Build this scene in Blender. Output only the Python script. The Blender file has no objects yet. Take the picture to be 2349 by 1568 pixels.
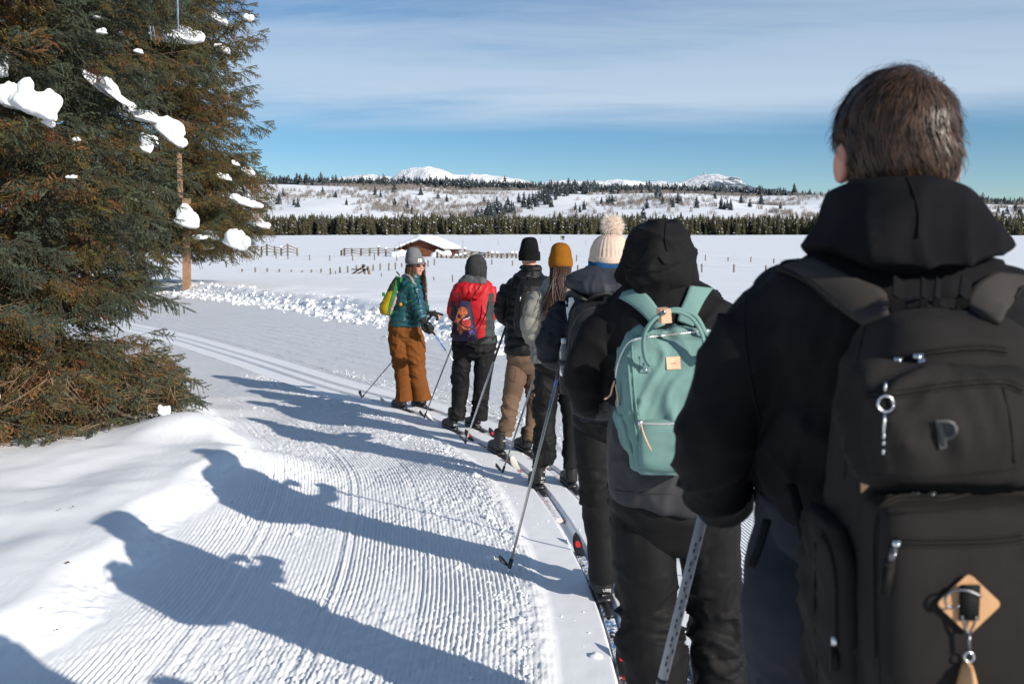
import bpy, bmesh, math, random
import numpy as np
from mathutils import Vector, Matrix

S = bpy.context.scene
COL = S.collection
R = math.radians

# ------------------------------------------------------------------ camera, world, sun, exposure
CAM_H, FPX, HORIZON = 1.62, 35 / 36 * 1024, 250.0
PITCH = math.atan((341.5 - HORIZON) / FPX)
cam_data = bpy.data.cameras.new('camera')
cam_data.lens, cam_data.sensor_width = 35, 36
cam_data.clip_start, cam_data.clip_end = 0.05, 40000
cam_data.dof.use_dof = True
cam_data.dof.focus_distance = 8.0
cam_data.dof.aperture_fstop = 9.0
camera = bpy.data.objects.new('camera', cam_data)
camera.location = (0, 0, CAM_H)
camera.rotation_euler = (R(90) - PITCH, 0, 0)
COL.objects.link(camera)
S.camera = camera

SUN_AZ, SUN_EL = R(131.8), R(23.3)          # azimuth clockwise from +Y
TO_SUN = Vector((math.sin(SUN_AZ) * math.cos(SUN_EL), math.cos(SUN_AZ) * math.cos(SUN_EL), math.sin(SUN_EL)))
sun_data = bpy.data.lights.new('sun', 'SUN')
sun_data.energy, sun_data.angle, sun_data.color = 4.7, R(0.53), (1.0, 0.93, 0.83)
sun = bpy.data.objects.new('sun', sun_data)
sun.rotation_euler = TO_SUN.to_track_quat('Z', 'Y').to_euler()
sun.location = (20, -20, 30)
COL.objects.link(sun)

world = bpy.data.worlds.new('World')
S.world = world
world.use_nodes = True
def build_world():
    nt = world.node_tree
    N, Lk = nt.nodes, nt.links
    N.clear()
    out = N.new('ShaderNodeOutputWorld')
    bg = N.new('ShaderNodeBackground'); bg.inputs['Strength'].default_value = 0.086
    sky = N.new('ShaderNodeTexSky'); sky.sky_type = 'NISHITA'; sky.sun_disc = False
    sky.sun_elevation, sky.sun_rotation = SUN_EL, SUN_AZ
    sky.altitude, sky.air_density, sky.dust_density, sky.ozone_density = 1900, 1.0, 0.25, 2.2
    tc = N.new('ShaderNodeTexCoord')
    sep = N.new('ShaderNodeSeparateXYZ'); Lk.new(tc.outputs['Generated'], sep.inputs[0])
    def math_(op, a, b=None, clamp=False):
        m = N.new('ShaderNodeMath'); m.operation = op; m.use_clamp = clamp
        for i, v in enumerate((a, b)):
            if v is None: continue
            if isinstance(v, (int, float)): m.inputs[i].default_value = v
            else: Lk.new(v, m.inputs[i])
        return m.outputs[0]
    # a thin sheet of high cloud: the view direction meets a plane overhead
    zc = math_('MAXIMUM', sep.outputs['Z'], 0.02)
    zc = math_('ADD', zc, 0.06)
    u = math_('DIVIDE', sep.outputs['X'], zc)
    v = math_('DIVIDE', sep.outputs['Y'], zc)
    cmb = N.new('ShaderNodeCombineXYZ'); Lk.new(u, cmb.inputs[0]); Lk.new(v, cmb.inputs[1])
    def noise(scale, detail, rough, off, stretch):
        mp = N.new('ShaderNodeMapping'); Lk.new(cmb.outputs[0], mp.inputs['Vector'])
        mp.inputs['Location'].default_value = off
        mp.inputs['Rotation'].default_value = (0, 0, R(14))
        mp.inputs['Scale'].default_value = stretch
        n = N.new('ShaderNodeTexNoise'); n.inputs['Scale'].default_value = scale
        n.inputs['Detail'].default_value = detail; n.inputs['Roughness'].default_value = rough
        n.inputs['Distortion'].default_value = 0.35
        Lk.new(mp.outputs[0], n.inputs['Vector'])
        return n.outputs['Fac']
    def ramp(x, a, b):
        m = N.new('ShaderNodeMapRange'); m.interpolation_type = 'SMOOTHSTEP'
        m.inputs['From Min'].default_value = a; m.inputs['From Max'].default_value = b
        Lk.new(x, m.inputs['Value'])
        return m.outputs[0]
    big = noise(0.50, 3, 0.5, (3.1, 0.25, 0), (0.35, 1.0, 1))
    fine = noise(1.6, 6, 0.62, (7.0, 2.0, 0), (0.35, 1.0, 1))
    c = math_('ADD', math_('MULTIPLY', big, 0.68), math_('MULTIPLY', fine, 0.40))
    c = ramp(c, 0.30, 0.58)
    edge = math_('ADD', sep.outputs['Z'], math_('MULTIPLY', math_('SUBTRACT', fine, 0.5), 0.025))
    c = math_('MULTIPLY', c, ramp(edge, 0.105, 0.150))
    # a level sheet looks thick along the horizon and thin overhead
    c = math_('MULTIPLY', c, math_('MINIMUM', math_('DIVIDE', 0.17, zc), 0.85))
    hsv = N.new('ShaderNodeHueSaturation'); hsv.inputs['Saturation'].default_value = 1.32
    hsv.inputs['Value'].default_value = 1.0
    Lk.new(sky.outputs[0], hsv.inputs['Color'])
    mix = N.new('ShaderNodeMix'); mix.data_type = 'RGBA'
    Lk.new(c, mix.inputs['Factor']); Lk.new(hsv.outputs[0], mix.inputs['A'])
    mix.inputs['B'].default_value = (5.9, 7.1, 8.4, 1)
    Lk.new(mix.outputs['Result'], bg.inputs['Color'])
    Lk.new(bg.outputs[0], out.inputs[0])
build_world()

S.view_settings.view_transform = 'Standard'
S.view_settings.look = 'None'
S.view_settings.exposure = 0.22
S.view_settings.gamma = 1.0
S.render.engine = 'CYCLES'
S.cycles.use_denoising = True
S.cycles.max_bounces = 6
S.cycles.diffuse_bounces = 3
S.cycles.glossy_bounces = 2
S.cycles.transmission_bounces = 6
S.cycles.transparent_max_bounces = 6
S.cycles.caustics_reflective = S.cycles.caustics_refractive = False

# ------------------------------------------------------------------ helpers
def at(px, py, Y):
    """world point seen at picture position (px, py) of a 1024 x 683 frame, at distance Y ahead"""
    xc, yc = (px - 512) / FPX, (341.5 - py) / FPX
    d = np.array([xc, math.cos(PITCH) + yc * math.sin(PITCH), -math.sin(PITCH) + yc * math.cos(PITCH)])
    return np.array([0, 0, CAM_H]) + d * (Y / d[1])

def av(px, py, Y):
    """the same for positions read in a 2349 px wide view"""
    return at(px / 2.2939, py / 2.2939, Y)

_rng = np.random.RandomState(7)
_PERM = np.arange(256); _rng.shuffle(_PERM); _PERM = np.tile(_PERM, 3)
_GRAD = _rng.normal(size=(256, 3)); _GRAD /= np.linalg.norm(_GRAD, axis=1)[:, None]
def perlin(p):
    p = np.asarray(p, float)
    i = np.floor(p).astype(int); f = p - i; i &= 255
    w = f * f * f * (f * (f * 6 - 15) + 10)
    out = 0
    for dx in (0, 1):
        for dy in (0, 1):
            for dz in (0, 1):
                h = _PERM[_PERM[_PERM[(i[:, 0] + dx) & 255] + ((i[:, 1] + dy) & 255)] + ((i[:, 2] + dz) & 255)]
                g = _GRAD[h]
                dot = g[:, 0] * (f[:, 0] - dx) + g[:, 1] * (f[:, 1] - dy) + g[:, 2] * (f[:, 2] - dz)
                ww = (w[:, 0] if dx else 1 - w[:, 0]) * (w[:, 1] if dy else 1 - w[:, 1]) * (w[:, 2] if dz else 1 - w[:, 2])
                out = out + ww * dot
    return out * 1.5
def fbm(p, octaves=4, gain=0.5):
    p = np.asarray(p, float); a, out = 1.0, 0
    for k in range(octaves):
        out = out + a * perlin(p * 2 ** k + 17.3 * k); a *= gain
    return out
def smooth(x, a, b):
    t = np.clip((np.asarray(x, float) - a) / (b - a), 0, 1)
    return t * t * (3 - 2 * t)
def catmull(P, n=10):
    P = np.asarray(P, float)
    if len(P) < 3 and len(P) == 2:
        return P[0] + (P[1] - P[0]) * np.linspace(0, 1, n + 1)[:, None]
    Q = np.vstack([2 * P[0] - P[1], P, 2 * P[-1] - P[-2]])
    o = []
    for i in range(1, len(Q) - 2):
        for t in np.arange(n) / n:
            o.append(.5 * (2 * Q[i] + (Q[i + 1] - Q[i - 1]) * t + (2 * Q[i - 1] - 5 * Q[i] + 4 * Q[i + 1] - Q[i + 2]) * t * t
                     + (3 * Q[i] - Q[i - 1] - 3 * Q[i + 1] + Q[i + 2]) * t ** 3))
    o.append(P[-1])
    return np.array(o)

class MB:
    """collects shapes as vertices and faces in world coordinates"""
    def __init__(self): self.v, self.f, self.n = [], [], 0
    def add(self, v, f):
        v = np.asarray(v, float).reshape(-1, 3)
        self.v.append(v)
        self.f += [tuple(int(i) + self.n for i in q) for q in f]
        self.n += len(v)
        return self
    def verts(self): return np.vstack(self.v)
    def grid(self, P, closed=False, cap=False):
        """P[i][j]: rows i of points; closed joins each row's ends"""
        P = np.asarray(P, float); a, b = P.shape[:2]
        f = []
        for i in range(a - 1):
            for j in range(b if closed else b - 1):
                k = (j + 1) % b
                f.append((i * b + j, i * b + k, (i + 1) * b + k, (i + 1) * b + j))
        if cap:
            f.append(tuple(range(b - 1, -1, -1))); f.append(tuple((a - 1) * b + j for j in range(b)))
        return self.add(P.reshape(-1, 3), f)
    def tube(self, path, rad, n=10, cap=True, flat=None, up=(0, 0, 1), sub=0):
        """a tube along path; rad a number or one per point; flat squeezes it across the frame's second axis"""
        path = np.asarray(path, float)
        rad = np.full(len(path), rad, float) if np.isscalar(rad) else np.asarray(rad, float)
        if sub:
            m = len(path)
            path2 = catmull(path, sub)
            rad = np.interp(np.linspace(0, m - 1, len(path2)), np.arange(m), rad); path = path2
        T = np.gradient(path, axis=0); T /= np.linalg.norm(T, axis=1)[:, None] + 1e-12
        u = np.array(up, float)
        if abs(T[0] @ u) > 0.95 * np.linalg.norm(u): u = np.array([1.0, 0, 0]) if abs(T[0][0]) < .9 else np.array([0, 1.0, 0])
        a = np.linspace(0, 2 * math.pi, n, endpoint=False)
        rows = []
        for i in range(len(path)):
            u = u - T[i] * (u @ T[i]); u /= np.linalg.norm(u) + 1e-12
            w = np.cross(T[i], u)
            rows.append(path[i] + rad[i] * (np.cos(a)[:, None] * w + np.sin(a)[:, None] * u * (flat or 1)))
        return self.grid(rows, True, cap)
    def ball(self, c, r, n=14, m=9, rot=None):
        r = np.full(3, r, float) if np.isscalar(r) else np.asarray(r, float)
        th = np.linspace(0.06, math.pi - 0.06, m); ph = np.linspace(0, 2 * math.pi, n, endpoint=False)
        rows = np.array([[[math.sin(t) * math.cos(p), math.sin(t) * math.sin(p), math.cos(t)] for p in ph] for t in th]) * r
        if rot is not None: rows = rows @ np.asarray(rot).T
        return self.grid((rows + np.asarray(c))[::-1], True, True)
    def box(self, c, size, rot=None):
        s = np.asarray(size, float) / 2
        v = np.array([[x, y, z] for x in (-1, 1) for y in (-1, 1) for z in (-1, 1)]) * s
        if rot is not None: v = v @ np.asarray(rot).T
        return self.add(v + np.asarray(c, float), [(0, 1, 3, 2), (4, 6, 7, 5), (0, 4, 5, 1), (2, 3, 7, 6), (0, 2, 6, 4), (1, 5, 7, 3)])
    def bar(self, a, b, w, h, up=(0, 0, 1)):
        """a square beam from a to b"""
        a, b = np.asarray(a, float), np.asarray(b, float)
        t = b - a; L = np.linalg.norm(t); t /= L
        u = np.array(up, float); u -= t * (u @ t)
        if np.linalg.norm(u) < 1e-3: u = np.array([1.0, 0, 0]) - t * t[0]
        u /= np.linalg.norm(u); s = np.cross(t, u)
        return self.box((a + b) / 2, (w, L, h), np.stack([s, t, u], 1))
    def rings(self, R_, n=28):
        """R_: list of (centre, half width, half depth, yaw, power): a lofted trunk"""
        a = np.linspace(0, 2 * math.pi, n, endpoint=False)
        rows = []
        for c, hw, hd, yaw, pw in R_:
            ca, sa = np.cos(a), np.sin(a)
            x = np.sign(ca) * np.abs(ca) ** (2 / pw) * hw; y = np.sign(sa) * np.abs(sa) ** (2 / pw) * hd
            rows.append(np.stack([c[0] + x * math.cos(yaw) - y * math.sin(yaw), c[1] + x * math.sin(yaw) + y * math.cos(yaw), np.full(n, c[2])], 1))
        return self.grid(rows, True, True)

def mesh_obj(name, v, f, mat, parent=None, loc=None, flat=False):
    """one mesh object from world coordinates; children sit in their parent's frame"""
    v = np.asarray(v, float)
    if parent is not None:
        org = np.array(WORLD[parent.name]); 
    else:
        org = np.array(loc if loc is not None else (0, 0, 0), float)
    me = bpy.data.meshes.new(name)
    if isinstance(f, np.ndarray):
        k = f.shape[1]
        me.vertices.add(len(v)); me.vertices.foreach_set('co', (v - org).ravel().astype(np.float32))
        me.loops.add(f.size); me.loops.foreach_set('vertex_index', f.ravel().astype(np.int32))
        me.polygons.add(len(f)); me.polygons.foreach_set('loop_start', np.arange(0, f.size, k, dtype=np.int32))
        me.polygons.foreach_set('loop_total', np.full(len(f), k, np.int32))
        me.update(calc_edges=True); me.validate()
    else:
        me.from_pydata((v - org).tolist(), [], f); me.update()
    if not flat: me.polygons.foreach_set('use_smooth', np.ones(len(me.polygons), bool))
    for m in (mat if isinstance(mat, (list, tuple)) else [mat]): me.materials.append(m)
    o = bpy.data.objects.new(name, me)
    COL.objects.link(o)
    if parent is not None: o.parent = parent; WORLD[o.name] = org
    else: o.location = org; WORLD[o.name] = org
    return o
WORLD = {}
def build(mb, name, mat, parent=None, loc=None, flat=False): return mesh_obj(name, mb.verts(), mb.f, mat, parent, loc, flat)
def tag(o, label, cat, group=None):
    o['label'] = label; o['category'] = cat
    if group: o['group'] = group
    return o
def kind(o, k): o['kind'] = k; return o
def empty(name, loc):
    o = bpy.data.objects.new(name, None); o.empty_display_size = .1
    o.location = tuple(loc); COL.objects.link(o); WORLD[o.name] = np.array(loc, float)
    return o

def eval_mods(v, f, mods):
    """run modifiers on a throwaway object and hand back vertices and faces"""
    me = bpy.data.meshes.new('work'); me.from_pydata(np.asarray(v).tolist(), [], f); me.update()
    o = bpy.data.objects.new('work', me); COL.objects.link(o)
    for t, kw in mods:
        m = o.modifiers.new(t, t)
        for k, val in kw.items(): setattr(m, k, val)
    ev = o.evaluated_get(bpy.context.evaluated_depsgraph_get()); em = ev.to_mesh()
    n = len(em.vertices); co = np.empty(n * 3, np.float32); em.vertices.foreach_get('co', co)
    faces = [tuple(p.vertices) for p in em.polygons]
    no = np.empty(n * 3, np.float32); em.vertices.foreach_get('normal', no)
    ev.to_mesh_clear(); bpy.data.objects.remove(o); bpy.data.meshes.remove(me)
    return co.reshape(-1, 3).astype(float), faces, no.reshape(-1, 3).astype(float)
def fuse(mb, voxel=0.01, it=6, fac=0.5):
    """melt overlapping shapes into one continuous skin"""
    return eval_mods(mb.verts(), mb.f, [('REMESH', dict(mode='VOXEL', voxel_size=voxel, use_smooth_shade=True)), ('SMOOTH', dict(iterations=it, factor=fac))])

# ------------------------------------------------------------------ materials
def new_mat(name):
    m = bpy.data.materials.new(name); m.use_nodes = True
    nt = m.node_tree
    return m, nt.nodes, nt.links, nt.nodes['Principled BSDF']
def node_noise(N, L, scale, detail=3, rough=0.55, vec=None, typ='ShaderNodeTexNoise'):
    n = N.new(typ); n.inputs['Scale'].default_value = scale
    if 'Detail' in n.inputs: n.inputs['Detail'].default_value = detail
    if 'Roughness' in n.inputs: n.inputs['Roughness'].default_value = rough
    if vec is None:
        tc = N.new('ShaderNodeTexCoord'); vec = tc.outputs['Object']
    L.new(vec, n.inputs['Vector'])
    return n
def node_ramp(N, L, src, stops):
    r = N.new('ShaderNodeValToRGB')
    while len(r.color_ramp.elements) < len(stops): r.color_ramp.elements.new(0.5)
    for e, (p, c) in zip(r.color_ramp.elements, stops):
        e.position = p; e.color = (*c, 1) if len(c) == 3 else c
    L.new(src, r.inputs['Fac'])
    return r
def node_bump(N, L, h, strength, dist, bsdf, prev=None):
    b = N.new('ShaderNodeBump'); b.inputs['Strength'].default_value = strength; b.inputs['Distance'].default_value = dist
    L.new(h, b.inputs['Height'])
    if prev is not None: L.new(prev, b.inputs['Normal'])
    L.new(b.outputs[0], bsdf.inputs['Normal'])
    return b.outputs[0]
def mottled(name, col, var=0.12, rough=0.8, scale=30, bump=0.0, bscale=200, bdist=0.002, spec=0.3, sheen=0.0):
    """plain surface whose tone wavers a little, with fine relief"""
    m, N, L, b = new_mat(name)
    n = node_noise(N, L, scale, 4)
    lo = [c * (1 - var) for c in col]; hi = [min(1, c * (1 + var)) for c in col]
    r = node_ramp(N, L, n.outputs['Fac'], [(0.3, lo), (0.7, hi)])
    L.new(r.outputs[0], b.inputs['Base Color'])
    b.inputs['Roughness'].default_value = rough
    b.inputs['Specular IOR Level'].default_value = spec
    if sheen: b.inputs['Sheen Weight'].default_value = sheen
    if bump:
        n2 = node_noise(N, L, bscale, 2)
        node_bump(N, L, n2.outputs['Fac'], bump, bdist, b)
    return m
# ------------------------------------------------------------------ snow: the groomed trail, the bank, the berm, the meadow
TRACK = catmull([(0.45, -8), (0.48, -2), (0.52, 2), (0.56, 3.7), (0.53, 4.9), (0.31, 6.77), (0.02, 7.96), (-0.42, 9.04), (-1.02, 10.28), (-2.2, 12),
                 (-4.38, 15.6), (-7.4, 20.2), (-12, 26), (-20, 34), (-40, 50)], 40)
def _smooth_curve(C):
    s = np.r_[0, np.cumsum(np.hypot(*np.diff(C, axis=0).T))]
    q = np.arange(0, s[-1], 0.05)
    C = np.stack([np.interp(q, s, C[:, 0]), np.interp(q, s, C[:, 1])], 1)
    k = np.exp(-np.linspace(-2.5, 2.5, 41) ** 2); k /= k.sum()
    D = C.copy()
    for c in range(2): D[20:-20, c] = np.convolve(C[:, c], k, 'valid')
    return D, q
TRACK, TRACK_S = _smooth_curve(TRACK)
_tan = np.gradient(TRACK, axis=0); _tan /= np.linalg.norm(_tan, axis=1)[:, None]
TRACK_N = np.stack([_tan[:, 1], -_tan[:, 0]], 1)
TRACK_T = _tan
def track_st(xy):
    xy = np.asarray(xy, float).reshape(-1, 2)
    C = TRACK[::4]; out = np.empty((len(xy), 2))
    for k in range(0, len(xy), 4000):
        d = ((xy[k:k + 4000, None] - C[None]) ** 2).sum(2); i = d.argmin(1) * 4
        rel = xy[k:k + 4000] - TRACK[i]
        out[k:k + 4000, 0] = TRACK_S[i] + (rel * TRACK_T[i]).sum(1); out[k:k + 4000, 1] = (rel * TRACK_N[i]).sum(1)
    return out[:, 0], out[:, 1]
def on_track(Y, t=0.0):
    """point beside the track at distance Y ahead: position and heading"""
    i = np.abs(TRACK[:, 1] - Y).argmin()
    return np.array([*(TRACK[i] + TRACK_N[i] * t), 0.0]), TRACK_T[i]
def berm_t(s): return np.interp(s, [8, 21, 27, 34, 42, 60], [4.1, 4.0, 4.45, 5.4, 6.6, 8.5])
GAUGE = 0.115                                              # half the distance between the two grooves
def meadow_z(x, y):
    z = np.interp(y, [-200, 55, 70, 130, 300, 460, 700], [0, 0, 0.1, 0.98, 4.6, 8.6, 9.2])
    z = z + 0.12 * perlin(np.stack([x * .045, y * .045, x * 0], 1)) * smooth(y, 15, 40)
    z = z + 0.6 * perlin(np.stack([x * .008 + 5, y * .012, x * 0], 1)) * smooth(y, 80, 200)
    return z
def edge_t(s):
    return -2.42 + 0.32 * smooth(s, 12.5, 16.5) + .05 * np.sin(s * 2.1) + .05 * np.sin(s * 5.3 + 1)
def base_z(x, y, s, t):
    """large shapes of the snow around the trail"""
    z = meadow_z(x, y)
    e = edge_t(s)
    d = e - t                                              # metres left of the trail's edge
    z = z + 0.08 * smooth(d, -1.0, 0.05) ** 1.5            # the trail climbs gently towards the bank
    P = np.stack([x, y, x * 0], 1)
    bank = 0.11 * smooth(d, -0.10, 0.24) - 0.04 * smooth(d, .25, 1.2) - .05 * smooth(d, 1.2, 4) + 0.05 * perlin(P * .8 + 3) * smooth(d, .1, .7) + .035 * perlin(P * 1.9 + 9) * smooth(d, .1, .6)
    z = z + bank
    lump = np.exp(-(((s - 15.6) / .55) ** 2 + ((t + 2.0) / .33) ** 2)) * .10 + np.exp(-(((s - 17.0) / .5) ** 2 + ((t + 2.5) / .4) ** 2)) * .14
    z = z + lump
    # berm of thrown-up snow on the far side
    b = t - berm_t(s)
    z = z + 0.20 * np.exp(-((b - .55) / .5) ** 2) * (1 + .5 * perlin(P * .9 + 30)) + 0.24 * smooth(b, 0.1, 0.9)
    z = z + .10 * perlin(P * .55 + 50) * smooth(b, .3, 1.5)
    return z

CORD = 0.0225
def fine_z(x, y, s, t):
    """corduroy, the two ski grooves and crumbs"""
    e = edge_t(s); b = berm_t(s)
    P = np.stack([x, y, x * 0], 1)
    on = smooth(t - e, 0.05, 0.35) * (1 - smooth(t, b - .5, b - .1))
    off = 1 - smooth(np.abs(t), 0.36, 0.44)
    wob = .006 * perlin(P * 1.3 + 4)
    amp = 0.0042 * (0.45 + .75 * smooth(perlin(P * np.array([2.2, .9, 1]) + 70), -.35, .45))
    z = on * (1 - off) * amp * np.sin(2 * math.pi * (t + wob) / CORD)
    # deeper passes where two sweeps of the groomer overlap
    for c, w, dp in ((-1.93, .02, .005), (-1.86, .018, .004), (-1.42, .016, .006), (-1.36, .015, .004), (-.98, .018, .003), (2.2, .02, .004)):
        z = z - on * dp * np.exp(-((t - c + wob) / w) ** 2) + on * dp * .7 * np.exp(-((t - c + wob - 2 * w) / w) ** 2)
    rough = smooth(perlin(P * .9 + 11), -.35, .4)
    z = z + on * (1 - off) * (.0055 * perlin(P * 24) * (.5 + rough) + .006 * perlin(P * 55 + 7) * (.4 + rough) + .006 * perlin(P * 9 + 3) * rough)
    z = z + on * (1 - off) * .012 * np.maximum(0, perlin(P * 38 + 21) - .18) * (.3 + 1.2 * smooth(perlin(P * 1.6 + 44), -.2, .4))
    rim = np.exp(-((np.abs(t) - .47) / .06) ** 2)
    z = z + rim * (.012 * np.maximum(perlin(P * 14 + 5), -.2) + .010 * np.maximum(0, perlin(P * 34 + 5)))
    # pressed shoulders and the grooves
    z = z - .016 * off
    for c in (-GAUGE, GAUGE):
        z = z - .038 * (1 - smooth(np.abs(t - c), .030, .046)) * smooth(s, 0, 1)
    z = z + off * .0016 * perlin(P * 12)
    # small plow marks on the bank edge
    d = e - t
    z = z + np.exp(-((d - .02) / .10) ** 2) * (.014 * perlin(P * 9) + .012 * perlin(P * 22))
    z = z + smooth(d, .1, .4) * (.006 * perlin(P * 5 + 2) + .0015 * perlin(P * 30))
    # the broken lumps of the berm
    bb = t - b
    m = np.exp(-((bb - .25) / .38) ** 2)
    z = z + m * (.07 * np.maximum(perlin(P * 3.2 + 8), -.1) + .045 * np.maximum(0, perlin(P * 7 + 2)))
    return z

m_, N_, L_, b_ = new_mat('snow')
SNOW = m_
b_.inputs['Base Color'].default_value = (0.86, 0.875, 0.90, 1)
b_.inputs['Roughness'].default_value = 0.62
b_.inputs['Specular IOR Level'].default_value = 0.28
_geo = N_.new('ShaderNodeNewGeometry')
_n1 = node_noise(N_, L_, 26, 5, .65, _geo.outputs['Position'])
_n2 = node_noise(N_, L_, 150, 3, .6, _geo.outputs['Position'])
_b1 = node_bump(N_, L_, _n1.outputs['Fac'], .35, .02, b_)
node_bump(N_, L_, _n2.outputs['Fac'], .35, .005, b_, _b1)
_n3 = node_noise(N_, L_, .9, 4, .6, _geo.outputs['Position'])
_r3 = node_ramp(N_, L_, _n3.outputs['Fac'], [(.3, (.83, .845, .87)), (.7, (.88, .89, .91))])
L_.new(_r3.outputs[0], b_.inputs['Base Color'])

m_, N_, L_, b_ = new_mat('groomed_snow')
GROOMED = m_
b_.inputs['Roughness'].default_value = 0.55
b_.inputs['Specular IOR Level'].default_value = 0.3
_geo = N_.new('ShaderNodeNewGeometry')
_n1 = node_noise(N_, L_, 38, 6, .7, _geo.outputs['Position'])
_n2 = node_noise(N_, L_, 190, 3, .6, _geo.outputs['Position'])
_uv = N_.new('ShaderNodeAttribute'); _uv.attribute_name = 'cord'
_sn = N_.new('ShaderNodeMath'); _sn.operation = 'SINE'
_sep = N_.new('ShaderNodeSeparateXYZ'); L_.new(_uv.outputs['Vector'], _sep.inputs[0])
_ml = N_.new('ShaderNodeMath'); _ml.operation = 'MULTIPLY'; _ml.inputs[1].default_value = 2 * math.pi / CORD
L_.new(_sep.outputs['X'], _ml.inputs[0]); L_.new(_ml.outputs[0], _sn.inputs[0])
_mm = N_.new('ShaderNodeMath'); _mm.operation = 'MULTIPLY'; L_.new(_sn.outputs[0], _mm.inputs[0]); L_.new(_sep.outputs['Y'], _mm.inputs[1])
_b0 = node_bump(N_, L_, _mm.outputs[0], .8, .006, b_)
_mr = N_.new('ShaderNodeMath'); _mr.operation = 'MULTIPLY'; L_.new(_n1.outputs['Fac'], _mr.inputs[0]); L_.new(_sep.outputs['Z'], _mr.inputs[1])
_b1 = node_bump(N_, L_, _mr.outputs[0], .38, .02, b_, _b0)
node_bump(N_, L_, _n2.outputs['Fac'], .4, .005, b_, _b1)
_n3 = node_noise(N_, L_, 1.2, 5, .65, _geo.outputs['Position'])
_r3 = node_ramp(N_, L_, _n3.outputs['Fac'], [(.3, (.86, .87, .89)), (.7, (.91, .915, .925))])
L_.new(_r3.outputs[0], b_.inputs['Base Color'])

def strip(name, s_vals, t_vals, mat, drop_edges=True, geo_cord=True):
    s_vals, t_vals = np.asarray(s_vals), np.asarray(t_vals)
    i = np.interp(s_vals, TRACK_S, np.arange(len(TRACK_S)))
    C = np.stack([np.interp(i, np.arange(len(TRACK)), TRACK[:, c]) for c in (0, 1)], 1)
    Nn = np.stack([np.interp(i, np.arange(len(TRACK)), TRACK_N[:, c]) for c in (0, 1)], 1)
    XY = C[:, None] + Nn[:, None] * t_vals[None, :, None]
    x, y = XY[..., 0].ravel(), XY[..., 1].ravel()
    ss = np.repeat(s_vals, len(t_vals)); tt = np.tile(t_vals, len(s_vals))
    z = base_z(x, y, ss, tt) + fine_z(x, y, ss, tt)
    a, b = len(s_vals), len(t_vals)
    idx = np.arange(a * b).reshape(a, b)
    F = np.stack([idx[:-1, :-1], idx[:-1, 1:], idx[1:, 1:], idx[1:, :-1]], -1).reshape(-1, 4)
    o = mesh_obj(name, np.stack([x, y, z], 1), F, mat)
    at_ = o.data.attributes.new('cord', 'FLOAT_VECTOR', 'POINT')
    e = edge_t(ss); bt = berm_t(ss)
    on = smooth(tt - e, .05, .3) * (1 - smooth(tt, bt - .4, bt - .1)) * smooth(np.abs(tt), .36, .46)
    vec = np.stack([tt, on * (0 if geo_cord else 1), .12 + .88 * on], 1)
    at_.data.foreach_set('vector', vec.astype(np.float32).ravel())
    return kind(o, 'structure')
def steps(a, b, d0, d1):
    out = [a]
    while out[-1] < b:
        out.append(out[-1] + d0 + (d1 - d0) * (out[-1] - a) / (b - a))
    return out
S0, S1, S2 = 10.4, 20.2, 62.0
# t columns: fine over the corduroy left of the track, coarser outside
t_fine = np.r_[np.arange(-2.75, -.5, .0056), np.arange(-.5, .52, .0085)]
t_near_bank = np.r_[np.arange(-8, -2.75, .035)]
t_right = np.r_[np.arange(.52, 3.4, .02), np.arange(3.4, 5.6, .03), np.arange(5.6, 7.05, .1)]
s_near = np.array(steps(S0, S1, .016, .045)); S1 = s_near[-1]
strip('trail', s_near, np.r_[t_fine], GROOMED)
strip('snow_bank', np.arange(7, S1 + .02, .035), np.r_[np.arange(-9, -2.749, .035), -2.75 + 1e-4], GROOMED)
strip('trail_edge', np.r_[np.arange(S0, S1, .035), S1], np.r_[.52 - 8e-3, np.arange(.52, 3.4, .022), np.arange(3.4, 5.6, .03), np.arange(5.6, 9.1, .1)], GROOMED, geo_cord=False)
strip('trail_far', np.array([S1 - .01, *steps(S1, S2, .05, .25)]), np.r_[np.arange(-9, -2.7, .12), np.arange(-2.7, -.5, .03), np.arange(-.5, .5, .014), np.arange(.5, 3.6, .035), np.arange(3.6, 7.5, .04), np.arange(7.5, 11, .15)], GROOMED, geo_cord=False)
strip('trail_behind', np.arange(0, S0 + .03, .06), np.r_[np.arange(-9, -2.7, .06), np.arange(-2.7, -.5, .03), np.arange(-.5, .5, .014), np.arange(.5, 5.2, .04), np.arange(5.2, 9.1, .1)], GROOMED, geo_cord=False)

def meadow():
    ys = np.r_[np.arange(-120, -10, 10), np.arange(-10, 60, 1.0), np.arange(60, 200, 3), np.arange(200, 720, 10)]
    xs = np.r_[np.arange(-900, -120, 20), np.arange(-120, -45, 5), np.arange(-45, 60, 1.0), np.arange(60, 160, 5), np.arange(160, 920, 20)]
    X, Y = np.meshgrid(xs, ys); x, y = X.ravel(), Y.ravel()
    s, t = track_st(np.stack([x, y], 1))
    z = base_z(x, y, np.clip(s, 0, 62), np.clip(t, -30, 30))
    inside = smooth(t, -9.0, -8.2) * (1 - smooth(t, 8.0, 8.9)) * smooth(s, -.4, .4) * (1 - smooth(s, 60.5, 61.5))
    z = z - .35 * inside
    a, b = len(ys), len(xs); idx = np.arange(a * b).reshape(a, b)
    F = np.stack([idx[:-1, :-1], idx[:-1, 1:], idx[1:, 1:], idx[1:, :-1]], -1).reshape(-1, 4)
    return kind(mesh_obj('snow_meadow', np.stack([x, y, z], 1), F, SNOW), 'structure')
meadow()
def ground_zv(P):
    s, t = track_st(P[:, :2])
    return base_z(P[:, 0], P[:, 1], np.clip(s, 0, 62), np.clip(t, -30, 30))
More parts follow.
